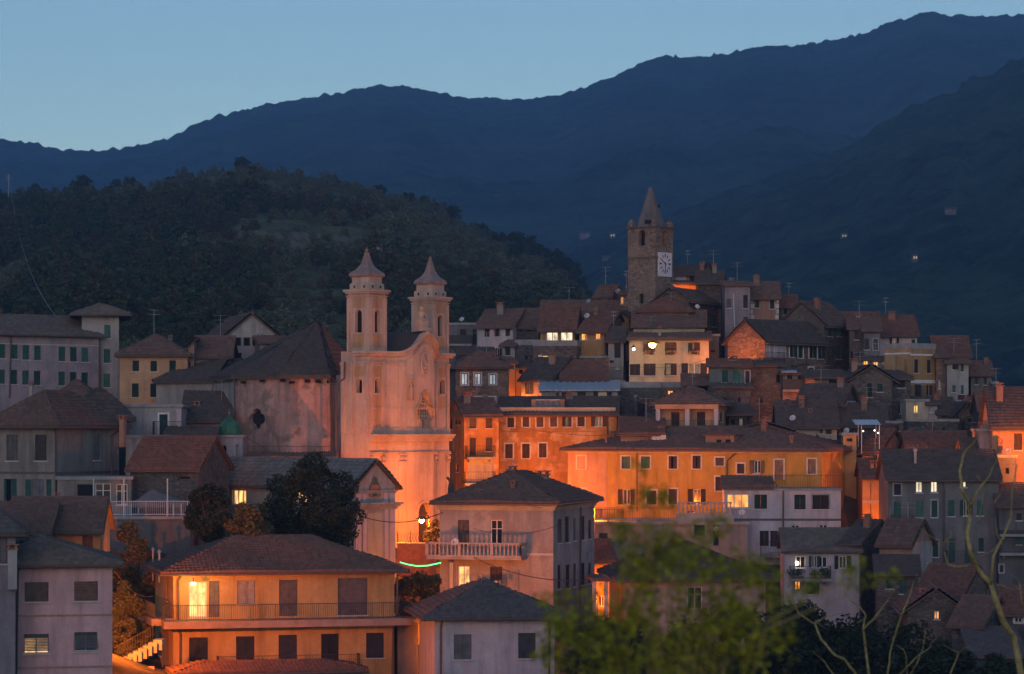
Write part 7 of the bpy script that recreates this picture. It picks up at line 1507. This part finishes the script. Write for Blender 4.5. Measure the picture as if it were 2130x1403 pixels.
# farmhouses scattered over hill and mountain
from mathutils.bvhtree import BVHTree
_bv = []
for nm in ('hill', 'mountain_spur', 'mountain'):
    me = bpy.data.objects[nm].data; _bv.append(BVHTree.FromPolygons([v.co.copy() for v in me.vertices], [tuple(q.vertices) for q in me.polygons]))
def on_slope(px, py):
    d = Vector(((px - CX) / F, 1, (HY - py) / F)).normalized(); best = None
    for b in _bv:
        h = b.ray_cast(Vector((0, 0, ZC)), d)
        if h[0] is not None and (best is None or h[3] < best[3]): best = h
    return best[0] if best else None
def farm(px, py, Y, w, h, label, wall='plaster_pale', lit=None):
    p = on_slope(px, py) or PT(px, py, Y); w *= .55 * p.y / Y; h *= .55 * p.y / Y; p.z += h * .3; t = thing('farmhouse', label, 'farmhouse', p, R(random.uniform(-25, 25))); mb = MB().box(0, w, 0, w * .7, -1.5, h); mb.quad((0, 0, h), (0, w * .7, h), (0, w * .35, h + w * .2)); mb.quad((w, 0, h), (w, w * .7, h), (w, w * .35, h + w * .2)); mb.build('wall', wall, t)
    g = MB()
    for y0, y1, in ((-.4, w * .35), (w * .7 + .4, w * .35)): g.quad((-.3, y0, h - .1), (w + .3, y0, h - .1), (w + .3, y1, h + w * .2 + .1), (-.3, y1, h + w * .2 + .1))
    g.build('roof', 'tile_dark', t)
    for i in range(2): MB().box(w * (.2 + .4 * i), w * (.2 + .4 * i) + w * .14, -.06, .02, h * .4, h * .8).build('window', lit or 'glass_dark', t)
farm(352, 536, 560, 3.5, 2.2, 'tiny grey stone hut on slope below olive terraces', 'stone'); farm(768, 532, 560, 4.5, 2.6, 'small hut among terraces seen beside bell turret spire', 'plaster_ash'); farm(836, 458, 660, 4, 2, 'white hut high on wooded hillside', 'plaster_ash'); farm(735, 580, 520, 3, 1.4, 'low white shed on terraces left of bell turret', 'plaster_pale')
farm(1965, 446, 1250, 9, 3, 'pale farmhouse high on dark mountain spur', 'stone'); farm(1205, 498, 1500, 10, 4, 'far farmhouse on valley side left of clock tower', 'plaster_ash'); farm(1268, 498, 1500, 6, 4, 'far farmhouse with bright white windows left of clock tower spire', 'stone_grey', 'lit_farm'); farm(1750, 498, 1200, 5, 3, 'far farmhouse with lit windows on mountain spur', 'stone_grey', 'lit_farm'); farm(1898, 548, 1000, 4, 4, 'far white farmhouse with glowing window on dark slope', 'stone_grey', 'lit_farm'); farm(1255, 545, 1300, 7, 3, 'far dim farmhouse below lit valley farmhouses', 'plaster_ash')
p = on_slope(18, 428); tp_ = PT(18, 362, p.y); t = thing('radio_mast', 'thin pale mast on hill carrying long cable', 'mast', p); hm = tp_.z - p.z; MB().tube([(0, 0, -.5), (0, 0, hm)], [.14, .07], 6).build('pole', 'dish_grey', t)
mb = MB()
for k in (.35, .9, 1.5): mb.tube([(-.8, 0, hm - k), (.8, 0, hm - k)], .04, 4)
mb.build('crossbar', 'dish_grey', t)
A, Bq = tp_, PT(124, 668, 240); o = MB().tube([(A.lerp(Bq, k / 14) - A) - Vector((0, 0, 1)) * 22 * 4 * (k / 14) * (1 - k / 14) * .25 for k in range(15)], .02, 5).build('cable', 'dish_grey', None, A); tag(o, 'long pale cable from hill mast down to school block roof', 'cable')
for i, (a, b, lb) in enumerate((((1090, 660, 258), (1310, 690, 252), 'thin cable strung from white shuttered house to cream house'), ((1290, 905, 228), (1010, 870, 230), 'thin cable along orange tenement front'), ((1480, 745, 250), (1305, 760, 250), 'thin cable below cream house toward teal house'), ((1700, 800, 243), (1880, 770, 246), 'thin cable between large stone house and ochre block'), ((1795, 960, 222), (1960, 930, 224), 'thin cable over red roofs by pergola'), ((985, 1100, 187), (1170, 1090, 188), 'thin cable across peeling villa front below cornice'), ((320, 1240, 168), (240, 1190, 166), 'thin cable from yellow house over garden trees'), ((1600, 1150, 200), (1850, 1090, 205), 'thin cable from balcony house to tall grey house'), ((660, 960, 195), (500, 900, 199), 'thin cable from chapel roof to bell tower'))):
    A, Bq = PT(*a), PT(*b); o = MB().tube([(A.lerp(Bq, k / 10) - A) - Vector((0, 0, 1)) * .5 * 4 * (k / 10) * (1 - k / 10) for k in range(11)], .022, 4).build('cable', 'iron', None, A); tag(o, lb, 'cable')
# ---------------------------------------------------------------- evening air
hz = MB().box(-4200, 4200, -700, 4150, -110, 620).build('haze', None); hz['kind'] = 'stuff'; hz['label'] = 'thin blue evening haze filling the valley'; hz['category'] = 'haze'
m = bpy.data.materials.new('haze'); m.use_nodes = True; nt = m.node_tree; nt.nodes.clear(); vo = nt.nodes.new('ShaderNodeVolumePrincipled'); ou = nt.nodes.new('ShaderNodeOutputMaterial'); vo.inputs['Color'].default_value = (.30, .58, 1.0, 1); vo.inputs['Density'].default_value = HAZE; vo.inputs['Anisotropy'].default_value = 0.2
nt.links.new(vo.outputs[0], ou.inputs['Volume']); hz.data.materials.append(m)
